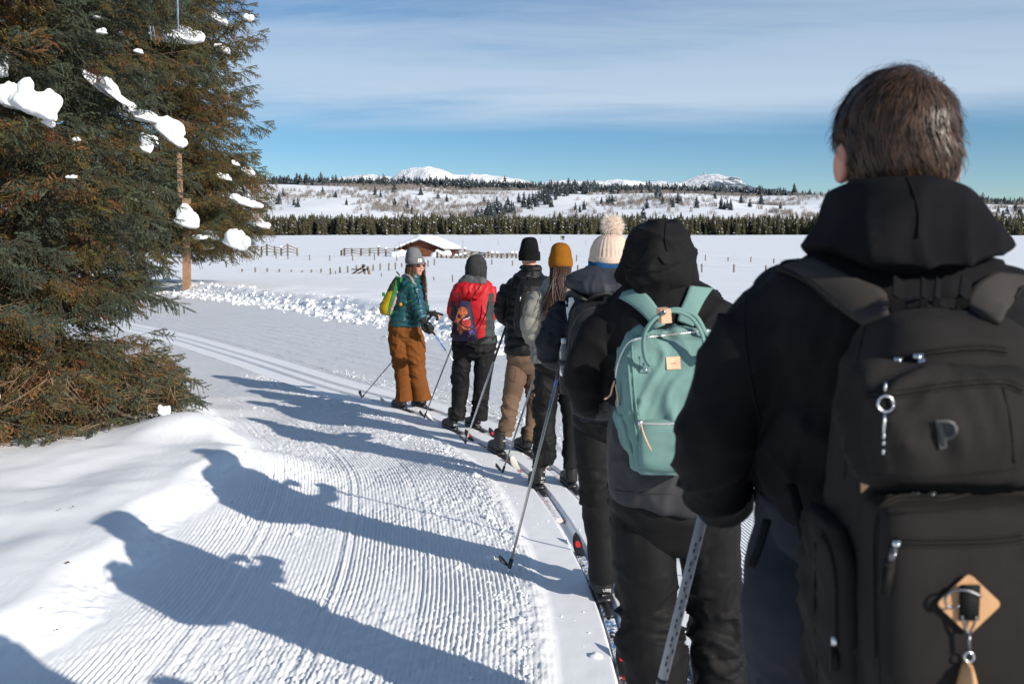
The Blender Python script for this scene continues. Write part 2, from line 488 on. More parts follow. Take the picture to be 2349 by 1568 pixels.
def ground_z(x, y):
    s, t = track_st([[x, y]])
    return float(base_z(np.array([x]), np.array([y]), np.clip(s, 0, 62), np.clip(t, -30, 30))[0])

# crumbs of snow kicked up beside the grooves and along the berm: nobody could count them
def lump_mesh(k):
    bm = bmesh.new(); bmesh.ops.create_icosphere(bm, subdivisions=2, radius=1)
    v = np.array([q.co for q in bm.verts]); f = [[w.index for w in p.verts] for p in bm.faces]; bm.free()
    v = np.sign(v) * np.abs(v) ** .8 * (1 + .7 * perlin(v * 1.3 + k * 9.1) + .25 * perlin(v * 3.1 + k))[:, None]
    return v, f
LUMPS = [lump_mesh(k) for k in range(6)]
def crumbs(name, pos, size, label, mat):
    rs = np.random.RandomState(3)
    V, F, n = [], [], 0
    for p, r in zip(pos, size):
        v, f = LUMPS[rs.randint(6)]
        a = rs.uniform(0, 6.28); c, s_ = math.cos(a), math.sin(a)
        w = v * np.array([1, rs.uniform(.7, 1.2), rs.uniform(.6, 1)]) * r
        V.append(np.stack([w[:, 0] * c - w[:, 1] * s_, w[:, 0] * s_ + w[:, 1] * c, w[:, 2]], 1) + p)
        F.append(np.asarray(f) + n); n += len(v)
    o = mesh_obj(name, np.vstack(V), np.vstack(F), mat)
    kind(o, 'stuff'); tag(o, label, 'snow')
    return o
def crumb_points(n, s_rng, t_fn, size_fn, seed):
    rs = np.random.RandomState(seed)
    s = rs.uniform(*s_rng, n); t = t_fn(rs, n, s)
    i = np.clip((s / .05).astype(int), 0, len(TRACK) - 1)
    xy = TRACK[i] + TRACK_N[i] * t[:, None]
    r = size_fn(rs, n)
    z = base_z(xy[:, 0], xy[:, 1], s, t) + fine_z(xy[:, 0], xy[:, 1], s, t)
    return np.stack([xy[:, 0], xy[:, 1], z - r * .05], 1), r
def _rim(rs, n, s): return np.where(rs.rand(n) < .6, -1, 1) * (.47 + np.abs(rs.normal(0, .16, n)))
p1, r1 = crumb_points(2600, (10.4, 22), _rim, lambda rs, n: .004 + .007 * rs.rand(n) ** 3 + .022 * (rs.rand(n) < .02) * rs.rand(n), 1)
p2, r2 = crumb_points(1800, (10.4, 20), lambda rs, n, s: rs.uniform(-2.3, 3.6, n), lambda rs, n: .003 + .006 * rs.rand(n) ** 3 + .02 * (rs.rand(n) < .006), 2)
crumbs('snow_crumbs', np.vstack([p1, p2]), np.r_[r1, r2], 'loose crumbs of snow scattered along the ski track', SNOW)
p3, r3 = crumb_points(1500, (14, 46), lambda rs, n, s: berm_t(s) + rs.normal(.05, .32, n), lambda rs, n: .018 + .075 * rs.rand(n) ** 4, 5)
crumbs('berm_chunks', p3, r3, 'broken chunks of snow piled along the far trail edge', SNOW)
# ------------------------------------------------------------------ mountains, hillside, forest, bare brush
def sheet(name, xs, ys, zf, mat):
    X, Y = np.meshgrid(xs, ys); x, y = X.ravel(), Y.ravel()
    a, b = len(ys), len(xs); idx = np.arange(a * b).reshape(a, b)
    F = np.stack([idx[:-1, :-1], idx[:-1, 1:], idx[1:, 1:], idx[1:, :-1]], -1).reshape(-1, 4)
    return kind(mesh_obj(name, np.stack([x, y, zf(x, y)], 1), F, mat), 'structure')
HILL_X = [-1500, -420, -330, -119, 11, 143, 274, 390, 448, 707, 900, 1800]
HILL_Z = [92, 92, 91, 88.5, 84.5, 81.5, 78, 73.5, 67.5, 61.5, 58, 50]
def hill_z(x, y):
    P = np.stack([x, y, x * 0], 1)
    top = np.interp(x, HILL_X, HILL_Z)
    g = perlin(P * np.array([.0065, .0016, 0]) + 40)
    u = (y - 560) / 880 + .10 * g
    z = 8.8 + (top - 8.8) * (.82 * smooth(u, 0.02, 1.0) + .18 * np.clip(u, 0, 1))
    z = z + (6 * perlin(P * .006 + 3) + 4 * perlin(P * .015 + 9)) * smooth(u, .05, .4) * (1 - smooth(u, .75, 1.0))
    z = z + .010 * np.maximum(0, y - 1440)
    return z
FAR_SNOW = mottled('far_snow', (.84, .855, .88), .04, .7, .02)
sheet('hill', np.arange(-1600, 1801, 20), np.r_[np.arange(540, 1700, 20), np.arange(1700, 4200, 250)], hill_z, FAR_SNOW)

# mountains: heights read along the skyline at 9 km
MX = np.array([0, 560, 700, 780, 850, 905, 925, 940, 960, 985, 1010, 1040, 1075, 1110, 1150, 1210, 1250, 1290, 1340, 1400, 1460, 1500, 1550, 1575, 1595, 1612, 1640, 1665, 1690, 1712, 1760, 1880, 2100, 2349, 3000])
MY = np.array([470, 440, 425, 411, 401, 409, 398, 391, 388, 385, 390, 401, 404, 402, 408, 418, 419, 415, 418, 414, 420, 419, 424, 414, 406, 402, 404, 411, 421, 430, 437, 452, 474, 480, 480])
def mountain_z(x, y):
    D = 9000.0
    px = x / y * FPX + 512
    prof = np.interp(x / D * FPX + 512, MX / 2.2939, (HORIZON - MY / 2.2939)) / FPX * D
    P = np.stack([x, y, x * 0], 1) / 1000
    q = P.copy(); q[:, 0] += .25 * perlin(P * 1.1)
    rid = 1 - np.abs(perlin(q * 1.3 + 5)) * 1.6
    rid2 = 1 - np.abs(perlin(q * 3.1 + 15)) * 1.6
    f = np.exp(-(np.abs(y - D) / 1500) ** 1.6)
    z = prof * f * (1 + (.30 * (rid - .6) + .15 * (rid2 - .6)) * smooth(np.abs(y - D), 60, 600)) + 20 * perlin(P * 7) * f + 9 * perlin(P * 15) * f
    return z - 60 * (1 - f)
m_, N_, L_, b_ = new_mat('mountain_snow')
_a = N_.new('ShaderNodeAttribute'); _a.attribute_name = 'wood'
_n = node_noise(N_, L_, .012, 6, .8)
_ad = N_.new('ShaderNodeMath'); _ad.operation = 'ADD'; L_.new(_n.outputs['Fac'], _ad.inputs[0]); L_.new(_a.outputs['Fac'], _ad.inputs[1])
_r = node_ramp(N_, L_, _ad.outputs[0], [(.60, (.88, .89, .91)), (.70, (.10, .14, .19))])  # the woods' blue tint stands in for distance haze, put into the colour
L_.new(_r.outputs[0], b_.inputs['Base Color']); b_.inputs['Roughness'].default_value = .8; b_.inputs['Specular IOR Level'].default_value = .1
node_bump(N_, L_, node_noise(N_, L_, .0035, 7, .68).outputs['Fac'], .55, 220, b_)
MOUNTAIN = m_
mt = sheet('mountain', np.arange(-5200, 6600, 30), np.arange(7000, 11200, 60), mountain_z, MOUNTAIN)
co = np.empty(len(mt.data.vertices) * 3, np.float32); mt.data.vertices.foreach_get('co', co); co = co.reshape(-1, 3)
px = co[:, 0] / co[:, 1] * FPX + 512
hgt = (HORIZON - 0) * 0 + co[:, 2]
line = np.interp(px, [0, 300, 420, 520, 560, 640, 680, 740, 800, 1024], [520, 520, 500, 560, 600, 560, 500, 540, 620, 700])
w = np.clip((line - hgt) / 220, -1, 1) * .22 + np.interp(px, [0, 480, 540, 690, 720, 1024], [-.06, -.04, .04, .02, .22, .25])
a_ = mt.data.attributes.new('wood', 'FLOAT', 'POINT'); a_.data.foreach_set('value', w.astype(np.float32))

STEEL_FAR = mottled('galvanised_far', (.45, .46, .48), .1, .5, 1)
def lookout(px, D, h, w, label):
    x = (px / 2.2939 - 512) / FPX * D
    z = float(mountain_z(np.array([x]), np.array([D]))[0]) - 6
    root = empty('summit_mast', (x, D, z))
    m = MB(); m.tube([(x, D, z), (x, D, z + h)], [w * .5, w * .3], 6); build(m, 'mast', STEEL_FAR, root)
    m = MB(); m.box((x, D, z + h * .75), (w * 3, w * 3, h * .22)); build(m, 'cabin', STEEL_FAR, root)
    tag(root, label, 'mast')
lookout(1611, 9000, 34, 6, 'tiny lookout tower on the summit of the right dome mountain')
lookout(1643, 9000, 26, 3, 'thin radio mast right of the summit lookout tower')

# far conifers: a tapering stack of ragged tiers
def conifer_mesh(name, seed, tiers, mats, snow=0.1, width=.20, lean=0):
    rs = np.random.RandomState(seed)
    V, F, MI = [], [], []
    n = 0
    def tri(p, q, r, m):
        nonlocal n
        V.extend([p, q, r]); F.append((n, n + 1, n + 2)); MI.append(m); n += 3
    for k in range(tiers):
        u = k / tiers
        z0 = .04 + .93 * u; r = width * (1 - u) ** .8 * rs.uniform(.8, 1.15) + .008
        m = 9 if tiers > 8 else 6
        ph = rs.uniform(0, 6.28)
        for j in range(m):
            a = ph + j * 6.283 / m + rs.uniform(-.25, .25); rr = r * rs.uniform(.6, 1.2); dz = r * rs.uniform(.35, .9)
            wd = rr * rs.uniform(.30, .5)
            c, s_ = math.cos(a), math.sin(a)
            tip = (c * rr, s_ * rr, z0 - dz * .5)
            up = (0, 0, z0 + .55 * r + .04)
            l = (c * rr * .6 - s_ * wd, s_ * rr * .6 + c * wd, z0 - dz * .15)
            q = (c * rr * .6 + s_ * wd, s_ * rr * .6 - c * wd, z0 - dz * .15)
            mi = 0 if rs.rand() < .7 else 1
            tri(up, l, tip, mi); tri(up, tip, q, mi)
            if rs.rand() < snow:
                e = .012
                tri((c * rr * .3, s_ * rr * .3, z0 + .05 + e), (tip[0] - s_ * wd * .5, tip[1] + c * wd * .5, tip[2] + .03 + e), (tip[0] + s_ * wd * .5, tip[1] - c * wd * .5, tip[2] + .03 + e), 2)
    for j in range(5):
        a, b = j * 6.283 / 5, (j + 1) * 6.283 / 5
        tri((.018 * math.cos(a), .018 * math.sin(a), -.05), (.018 * math.cos(b), .018 * math.sin(b), -.05), (0, 0, .9), 3)
    me = bpy.data.meshes.new(name); me.from_pydata(V, [], F)
    for mt_ in mats: me.materials.append(mt_)
    me.polygons.foreach_set('material_index', MI); me.update()
    return me
BARK = mottled('bark', (.16, .11, .075), .3, .9, 25, .6, 60, .02)
def needle_mat(name, a, b_col, rough=.75):
    m, N, L, b = new_mat(name)
    oi = N.new('ShaderNodeObjectInfo')
    n = node_noise(N, L, 3.0, 2)
    r = node_ramp(N, L, n.outputs['Fac'], [(.3, a), (.7, b_col)])
    L.new(r.outputs[0], b.inputs['Base Color']); b.inputs['Roughness'].default_value = rough
    b.inputs['Specular IOR Level'].default_value = .15
    return m
FAR_NEEDLE = needle_mat('far_needles_olive', (.055, .050, .024), (.080, .070, .032))
FAR_NEEDLE_DARK = needle_mat('far_needles_dark', (.042, .048, .036), (.062, .062, .042))
RIDGE_NEEDLE = needle_mat('ridge_needles', (.042, .055, .062), (.060, .072, .076))
RIDGE_NEEDLE_DARK = needle_mat('ridge_needles_dark', (.034, .046, .054), (.048, .06, .066))
BELT = [conifer_mesh('belt_conifer', 10 + k, 13, [FAR_NEEDLE, FAR_NEEDLE_DARK, FAR_SNOW, BARK], .08, .17 + .035 * (k % 3)) for k in range(5)]
RIDGE = [conifer_mesh('ridge_conifer', 30 + k, 8, [RIDGE_NEEDLE, RIDGE_NEEDLE_DARK, FAR_SNOW, BARK], .10, .33) for k in range(4)]

def scatter(name, protos, pos, rot, scale, pick, parent=None):
    """many small pieces carried by one object: points with a turn and a size each, one proto mesh per point"""
    me = bpy.data.meshes.new(name)
    pos = np.asarray(pos, float)
    org = WORLD[parent.name] if parent is not None else np.zeros(3)
    me.from_pydata((pos - org).tolist(), [], [])
    for nm, typ, dat, key in (('turn', 'FLOAT_VECTOR', rot, 'vector'), ('size', 'FLOAT_VECTOR', scale, 'vector'), ('pick', 'INT', pick, 'value')):
        a = me.attributes.new(nm, typ, 'POINT')
        d = np.asarray(dat)
        if key == 'vector' and d.ndim == 1: d = np.repeat(d[:, None], 3, 1)
        a.data.foreach_set(key, d.astype(np.int32 if typ == 'INT' else np.float32).ravel())
    o = bpy.data.objects.new(name, me); COL.objects.link(o)
    if parent is not None: o.parent = parent
    WORLD[o.name] = org
    ng = bpy.data.node_groups.new(name + '_pieces', 'GeometryNodeTree')
    ng.interface.new_socket('Geometry', in_out='INPUT', socket_type='NodeSocketGeometry')
    ng.interface.new_socket('Geometry', in_out='OUTPUT', socket_type='NodeSocketGeometry')
    N, L = ng.nodes, ng.links
    gi, go, jn = N.new('NodeGroupInput'), N.new('NodeGroupOutput'), N.new('GeometryNodeJoinGeometry')
    def named(nm, typ):
        q = N.new('GeometryNodeInputNamedAttribute'); q.data_type = typ; q.inputs['Name'].default_value = nm
        return q.outputs['Attribute']
    tu, sz, pk = named('turn', 'FLOAT_VECTOR'), named('size', 'FLOAT_VECTOR'), named('pick', 'INT')
    e2r = N.new('FunctionNodeEulerToRotation'); L.new(tu, e2r.inputs[0])
    for k, pm in enumerate(protos):
        po = PROTO.get(pm.name)
        if po is None:
            po = PROTO[pm.name] = bpy.data.objects.new(pm.name + '_piece', pm)
        inf = N.new('GeometryNodeObjectInfo'); inf.inputs['Object'].default_value = po
        cmp_ = N.new('FunctionNodeCompare'); cmp_.data_type = 'INT'; cmp_.operation = 'EQUAL'
        L.new(pk, cmp_.inputs['A'] if 'A' in cmp_.inputs and cmp_.inputs['A'].type == 'INT' else cmp_.inputs[2])
        cmp_.inputs[3].default_value = k
        ip = N.new('GeometryNodeInstanceOnPoints')
        L.new(gi.outputs[0], ip.inputs['Points']); L.new(cmp_.outputs[0], ip.inputs['Selection'])
        L.new(inf.outputs['Geometry'], ip.inputs['Instance'])
        L.new(e2r.outputs[0], ip.inputs['Rotation']); L.new(sz, ip.inputs['Scale'])
        L.new(ip.outputs[0], jn.inputs[0])
    L.new(jn.outputs[0], go.inputs[0])
    md = o.modifiers.new('pieces', 'NODES'); md.node_group = ng
    return o
PROTO = {}
rs = np.random.RandomState(21)
def tree_points(n, xs, ys, hs, zf):
    x, y = rs.uniform(*xs, n), rs.uniform(*ys, n)
    keep = np.abs(x) < y * .75 + 40
    x, y = x[keep], y[keep]
    z = zf(x, y) - .1
    h = rs.uniform(*hs, len(x)) * (1 + .1 * rs.normal(size=len(x)))
    rot = np.zeros((len(x), 3)); rot[:, 2] = rs.uniform(0, 6.28, len(x)); rot[:, 0] = rs.normal(0, .02, len(x))
    sc = np.stack([h * rs.uniform(.85, 1.25, len(x))] * 2 + [h], 1)
    return np.stack([x, y, z], 1), rot, sc
def edge_y(x): return 452 + 10 * np.sin(x * .021) + 7 * np.sin(x * .057 + 1)
# the belt of forest at the meadow's edge: its front row tree by tree, the rest as one wood
P_, R_, S_ = tree_points(15000, (-420, 420), (458, 600), (7.5, 10.5), meadow_z)
keep = P_[:, 1] > edge_y(P_[:, 0]) + 5
o = scatter('conifer_wood', BELT, P_[keep], R_[keep], S_[keep], rs.randint(0, 5, keep.sum()))
kind(o, 'stuff'); tag(o, 'dense belt of olive green conifers at the far meadow edge', 'forest')
front = np.sort(rs.uniform(-268, 268, 150))
for x in front:
    y = float(edge_y(np.array([x]))[0]) + rs.uniform(-4, 4)
    h = rs.uniform(4.5, 10.5)
    t_ = bpy.data.objects.new('conifer_tree', BELT[rs.randint(5)])
    t_.location = (x, y, float(meadow_z(np.array([x]), np.array([y]))[0]) - .1)
    wd = rs.uniform(.9, 1.3)
    t_.scale = (h * wd, h * wd, h); t_.rotation_euler = (0, 0, rs.uniform(0, 6.28))
    COL.objects.link(t_)
    tag(t_, 'conifer in the front row of the dark forest belt beyond the meadow', 'tree', 'front row of the forest belt')
# the ridge wood, thinning downhill
P_, R_, S_ = tree_points(24000, (-1000, 1000), (1330, 1760), (11, 18), hill_z)
dens = smooth(P_[:, 1], 1385 + 40 * np.sin(P_[:, 0] * .02), 1450) + .06
gap = perlin(np.stack([P_[:, 0] * .012, P_[:, 1] * .02, P_[:, 0] * 0], 1))
keep = (rs.rand(len(P_)) < dens) & (gap > -.5)
# a wooded gully running down the middle of the hillside
gP, gR, gS = tree_points(900, (-60, 200), (800, 1420), (11, 17), hill_z)
cx = 30 + (gP[:, 1] - 800) * .0 + 60 * np.sin(gP[:, 1] * .006)
band = np.abs(gP[:, 0] - cx) < 12 + 16 * rs.rand(len(gP)) * smooth(gP[:, 1], 800, 1350)
band |= (np.abs((gP[:, 1] - 1100) - (gP[:, 0] - cx) * 1.3) < 24) & (gP[:, 0] > cx)
band &= rs.rand(len(gP)) < .75
P_, R_, S_ = np.vstack([P_[keep], gP[band]]), np.vstack([R_[keep], gR[band]]), np.vstack([S_[keep], gS[band]])
o = scatter('ridge_wood', RIDGE, P_, R_, S_, rs.randint(0, 4, len(P_)))
kind(o, 'stuff'); tag(o, 'dark conifer wood along the ridge and down its gully', 'forest')
# single conifers on the open hillside, placed where the picture shows them (2349 px view)
hill_trees = [(675, 470), (683, 474), (770, 452), (740, 446), (860, 447), (873, 452), (905, 440), (935, 478), (945, 490), (965, 445), (1005, 455), (1025, 462), (915, 425), (905, 475),
              (1320, 482), (1330, 486), (1340, 480), (1322, 505), (1380, 468), (1392, 470), (1398, 466), (1404, 470), (1475, 500), (1484, 478), (1520, 467), (1540, 470), (1544, 474),
              (1505, 455), (1515, 458), (1555, 466), (1562, 468), (1598, 476), (1654, 478), (1662, 480), (1668, 478), (1676, 481), (1640, 455), (1570, 452), (1250, 470), (1265, 474), (1190, 465),
              (1165, 470), (1140, 478), (1110, 468), (795, 470), (650, 450), (640, 468), (2290, 487), (2310, 492), (2330, 484), (2340, 498), (2300, 505), (1700, 468), (1720, 474), (1745, 470), (1790, 478)]
hill_pts = []
for u, v in hill_trees:
    best = None
    for y in np.arange(620, 1430, 6.0):
        p = av(u, v, y)
        dz = p[2] - float(hill_z(np.array([p[0]]), np.array([y]))[0])
        if best is None or abs(dz) < best[0]: best = (abs(dz), p)
    hill_pts.append(best[1])
for p in hill_pts:
    h = rs.uniform(8, 14)
    t_ = bpy.data.objects.new('conifer_tree', RIDGE[rs.randint(4)])
    t_.location = (p[0], p[1], float(hill_z(p[:1], p[1:2])[0]) - .3)
    wd = rs.uniform(.9, 1.3); t_.scale = (h * wd, h * wd, h); t_.rotation_euler = (0, 0, rs.uniform(0, 6.28))
    COL.objects.link(t_)
    tag(t_, 'single dark conifer standing on the open snowy hillside', 'tree', 'scattered conifers on the hillside')
# leafless brush
BRUSH_MAT = mottled('bare_twigs', (.25, .215, .19), .15, .9, 1)
def brush_mesh(seed):
    rs_ = np.random.RandomState(seed); V, F = [], []
    for k in range(16):
        a, tilt = rs_.uniform(0, 6.28), rs_.uniform(.05, .5); L_h = rs_.uniform(.5, 1)
        b = np.array([rs_.uniform(-.35, .35), rs_.uniform(-.35, .35), 0]); d = np.array([math.cos(a) * tilt, math.sin(a) * tilt, 1]) * L_h
        w = np.array([-math.sin(a), math.cos(a), 0]) * .022
        n = len(V); V += [b - w, b + w, b + d * .6 + w * .8, b + d * .6 - w * .8, b + d]; F += [(n, n + 1, n + 2, n + 3), (n + 3, n + 2, n + 4)]
        for q in range(2):
            u = rs_.uniform(.3, .8); s0 = b + d * u; e = s0 + np.array([rs_.uniform(-.25, .25), rs_.uniform(-.25, .25), rs_.uniform(.15, .35)])
            n = len(V); V += [s0 - w * .6, s0 + w * .6, e]; F += [(n, n + 1, n + 2)]
    me = bpy.data.meshes.new('brush'); me.from_pydata([tuple(v) for v in V], [], F); me.materials.append(BRUSH_MAT)
    return me
BRUSH = [brush_mesh(k) for k in range(3)]
x, y = rs.uniform(-900, 950, 30000), rs.uniform(640, 1440, 30000)
q = fbm(np.stack([x * .007, y * .0042, x * 0], 1) + 2, 3)
ok = (np.abs(x) < y * .75) & (q + rs.normal(0, .16, len(x)) > .06)
x, y = x[ok], y[ok]
rot = np.zeros((len(x), 3)); rot[:, 2] = rs.uniform(0, 6.28, len(x))
o = scatter('bare_brush', BRUSH, np.stack([x, y, hill_z(x, y)], 1), rot, rs.uniform(3, 6.5, len(x)), rs.randint(0, 3, len(x)))
kind(o, 'stuff'); tag(o, 'leafless grey brown brush and aspen covering the snowy hillside', 'brush')
# ------------------------------------------------------------------ the two big spruces
def sprig_mesh(name, seed, L=.17, sides=6, needle=.0155, dens=640, mats=None, bare=False, wide=.0058):
    """one shoot with side shoots, needles all round"""
    rs = np.random.RandomState(seed)
    V, F, MI = [], [], []
    def stem(a, b, r, mi):
        n = len(V); d = (b - a); d /= np.linalg.norm(d); u = np.cross(d, [0, 0, 1.0]); u /= np.linalg.norm(u) + 1e-9; w = np.cross(d, u)
        for p, rr in ((a, r), (b, r * .5)):
            for k in range(3):
                an = k * 2.094; V.append(p + rr * (math.cos(an) * u + math.sin(an) * w))
        for k in range(3):
            F.append((n + k, n + (k + 1) % 3, n + 3 + (k + 1) % 3, n + 3 + k)); MI.append(mi)
    def needles(a, b):
        d = b - a; ln = np.linalg.norm(d); d /= ln
        u = np.cross(d, [0, 0, 1.0]); u /= np.linalg.norm(u) + 1e-9; w = np.cross(d, u)
        for k in range(int(dens * ln)):
            t = rs.rand() ** .9; an = rs.uniform(0, 6.283)
            o = math.cos(an) * u + math.sin(an) * w
            o = o + np.array([0, 0, .25]); o /= np.linalg.norm(o)
            e = o * .86 + d * rs.uniform(.35, .8); e /= np.linalg.norm(e)
            nl = needle * rs.uniform(.75, 1.15) * (1 - .35 * t ** 6)
            p = a + d * ln * t
            side = np.cross(e, d); side /= np.linalg.norm(side) + 1e-9
            n = len(V); V.extend([p - side * wide * .5, p + side * wide * .5, p + e * nl]); F.append((n, n + 1, n + 2)); MI.append(0)
        n0 = len(V)
        for k in range(10):                                # the brush of needles round the bud
            an = rs.uniform(0, 6.283); o = math.cos(an) * u + math.sin(an) * w; e = d + o * rs.uniform(.2, .9); e /= np.linalg.norm(e)
            side = np.cross(e, o); side /= np.linalg.norm(side) + 1e-9
            n = len(V); V.extend([b - side * wide * .5, b + side * wide * .5, b + e * needle]); F.append((n, n + 1, n + 2)); MI.append(0)
    base = np.zeros(3); tip = np.array([L, 0, -.02 * L])
    stem(base, tip, .0028, 1)
    if not bare: needles(base + (tip - base) * .1, tip)
    for k in range(sides):
        u = .12 + .68 * k / max(1, sides - 1); s = 1 if k % 2 else -1
        a = base + (tip - base) * u
        ln = L * rs.uniform(.45, .7) * (1.1 - .5 * u)
        ang = s * rs.uniform(.6, 1.0); dip = rs.uniform(-.75, .05)
        b = a + ln * np.array([math.cos(ang), math.sin(ang), dip])
        stem(a, b, .0018, 1)
        if not bare: needles(a, b)
        if bare and rs.rand() < .7:
            c = a + (b - a) * .5; stem(c, c + ln * .5 * np.array([math.cos(ang + s * .5), math.sin(ang + s * .5), rs.uniform(-.5, .4)]), .0016, 1)
    me = bpy.data.meshes.new(name); me.from_pydata([tuple(v) for v in V], [], F)
    for m in mats: me.materials.append(m)
    me.polygons.foreach_set('material_index', MI); me.update()
    return me
def leaf_mat(name, cols, rough=.55, trans=.12):
    m, N, L, b = new_mat(name)
    geo = N.new('ShaderNodeNewGeometry')
    n = node_noise(N, L, 2.2, 3, .6, geo.outputs['Position'])
    r = node_ramp(N, L, n.outputs['Fac'], [(.30, cols[0]), (.50, cols[1]), (.70, cols[2])])
    L.new(r.outputs[0], b.inputs['Base Color']); b.inputs['Roughness'].default_value = rough
    b.inputs['Specular IOR Level'].default_value = .35
    return m
GREEN = leaf_mat('spruce_needles', [(.070, .092, .060), (.102, .126, .086), (.102, .110, .048)])
OLIVE = leaf_mat('spruce_needles_olive', [(.135, .115, .038), (.180, .143, .048), (.135, .125, .046)])
RUST = leaf_mat('spruce_needles_rust', [(.28, .130, .046), (.34, .170, .062), (.25, .125, .05)])
RUST_RED = leaf_mat('spruce_needles_red_brown', [(.20, .062, .028), (.24, .08, .034), (.20, .085, .036)])
TWIG = mottled('spruce_twig', (.075, .05, .03), .25, .85, 40)
DEAD_TWIG = mottled('spruce_dead_twig', (.30, .21, .125), .25, .85, 40)
SPRIGS = [sprig_mesh('sprig_green', 1, mats=[GREEN, TWIG]), sprig_mesh('sprig_green', 2, .15, 5, mats=[GREEN, TWIG]),
          sprig_mesh('sprig_olive', 3, .16, 6, .0145, 560, mats=[OLIVE, TWIG]), sprig_mesh('sprig_rust', 4, .16, 6, .0135, 430, mats=[RUST, TWIG]),
          sprig_mesh('sprig_red', 5, .15, 6, .013, 430, mats=[RUST_RED, TWIG]), sprig_mesh('sprig_bare', 6, .24, 6, mats=[OLIVE, DEAD_TWIG], bare=True)]

SPRIG_POS = {}
def spruce(name, label, x, y, height, rad, seed, z_dense, tint, twig_scale=1.0, droop=.45, n_per=7, gap=.24, first=.25, limit=None):
    """trunk, limbs and a crown of needle sprigs; tint(points, inner, rs) picks the kind of sprig"""
    rs = np.random.RandomState(seed)
    z0 = ground_z(x, y) - .1
    root = empty(name, (x, y, z0))
    tr = MB(); hs = np.linspace(0, 1, 14)
    tr.tube([(x + .05 * math.sin(5 * h), y, z0 + height * h) for h in hs], [.20 * (1 - h) ** .9 + .012 for h in hs], 12)
    build(tr, 'trunk', BARK, root)
    limbs = MB()
    pos, rot, sc, inner, hgt = [], [], [], [], []
    z = first
    while z < height - .3:
        frac = z / height
        dense = z < z_dense
        n = (n_per + 6 if z < 1.0 else n_per) if dense else max(4, n_per - 2)
        ph = rs.uniform(0, 6.283)
        for k in range(n):
            az = ph + k * 6.283 / n + rs.normal(0, .18)
            ln = rad * (1 - frac) ** .75 * rs.uniform(.72, 1.08)
            if z < .75: ln *= 1.32
            if limit is not None: ln = limit(az, z, ln, rs)
            if ln < .25: continue
            d = np.array([math.cos(az), math.sin(az), 0])
            el0 = (.18 if frac > .25 else .0) + rs.normal(0, .08)
            m = 9
            us = np.linspace(0, 1, m)
            path = np.array([(x, y, z0 + z)]) + d * (us * ln)[:, None]
            path[:, 2] += ln * (el0 * us - droop * us ** 1.6 + .26 * us ** 3.2)
            path[:, 2] = np.maximum(path[:, 2], ground_zv(path) + .10) if z < 1.6 else path[:, 2]
            path[:, :2] += (np.array([-d[1], d[0]]) * (rs.normal(0, .05) * ln)) * (us ** 2)[:, None]
            limbs.tube(path, .013 * (1 - us * .85) * (.6 + .25 * ln), 5)
            T = np.gradient(path, axis=0); T /= np.linalg.norm(T, axis=1)[:, None]
            step = (.095 if dense else .2) * twig_scale
            nb = int(ln / step)
            for j in range(nb):
                u = .22 + .78 * (j + rs.rand()) / nb
                if u > 1: continue
                p = np.array([np.interp(u, us, path[:, c]) for c in range(3)]); t = np.array([np.interp(u, us, T[:, c]) for c in range(3)])
                s = 1 if j % 2 else -1
                side = np.array([-t[1], t[0], 0]) * s; side /= np.linalg.norm(side) + 1e-9
                bl = min(.75 * max(1, .7 * twig_scale), ln * .42) * (1.12 - u) ** .7 * rs.uniform(.6, 1.1) + .13 * twig_scale
                ang = rs.uniform(.65, 1.0)
                dr = t * math.cos(ang) + side * math.sin(ang); dr[2] -= rs.uniform(.15, .55)
                dr /= np.linalg.norm(dr)
                q = max(1, int(bl / (.085 if dense else .17) / twig_scale))
                if bl > .2 and dense: limbs.tube([p, p + dr * bl * .8 + np.array([0, 0, -.03])], [.006, .002], 3, False)
                for w in range(q):
                    v = (w + rs.rand() * .8) / q
                    sp = p + dr * bl * v; sp[2] -= .12 * (bl * v) ** 2
                    a2 = rs.normal(0, .6)
                    dd = dr + np.cross(dr, [0, 0, 1.0]) * a2; dd[2] -= rs.uniform(-.12, .4); dd /= np.linalg.norm(dd)
                    pos.append(sp); rot.append((rs.normal(0, .6), -math.asin(np.clip(dd[2], -1, 1)), math.atan2(dd[1], dd[0])))
                    sc.append(twig_scale * rs.uniform(.75, 1.2) * (1 if dense else 1.9)); inner.append(u * .7 + .3 * v); hgt.append(z)
            # the leading shoot
            pos.append(path[-1]); tt = T[-1]; rot.append((0, -math.asin(np.clip(tt[2], -1, 1)), math.atan2(tt[1], tt[0]))); sc.append(twig_scale * 1.2); inner.append(1); hgt.append(z)
        z += (gap * (.5 if z < .9 else 1) if dense else gap * 1.7) * rs.uniform(.8, 1.2)
    build(limbs, 'limbs', TWIG, root)
    pos, rot, sc = np.array(pos), np.array(rot), np.array(sc)
    pick = tint(pos, np.array(inner), np.array(hgt), rs)
    crown = scatter('crown', SPRIGS, pos, rot, sc, pick, root)
    kind(crown, 'stuff')
    SPRIG_POS[root.name] = pos
    tag(root, label, 'tree')
    print(name, len(pos), 'sprigs')
    return root
def tint_near(p, inner, h, rs):
    n = fbm(p * 1.15 + 4, 3); n2 = perlin(p * 2.3 + 40)
    pick = np.where(rs.rand(len(p)) < .5, 0, 1)
    u = rs.rand(len(p))
    low = np.interp(h, [0, .8, 1.6, 3, 6], [.70, .62, .36, .24, .12])
    warm = n + .9 * (low - .3) + .9 * (.62 - inner)
    pick = np.where((warm > .0) & (u < .7), 2, pick)
    pick = np.where((warm > .22) & (u < .42), 3, pick)
    pick = np.where((n2 > .42) & (warm > .1) & (u < .4), 4, pick)
    pick = np.where((inner < .5) & (rs.rand(len(p)) < .12), 5, pick)
    pick = np.where((h < 1.0) & (inner < .8) & (rs.rand(len(p)) < .35), 5, pick)
    return pick
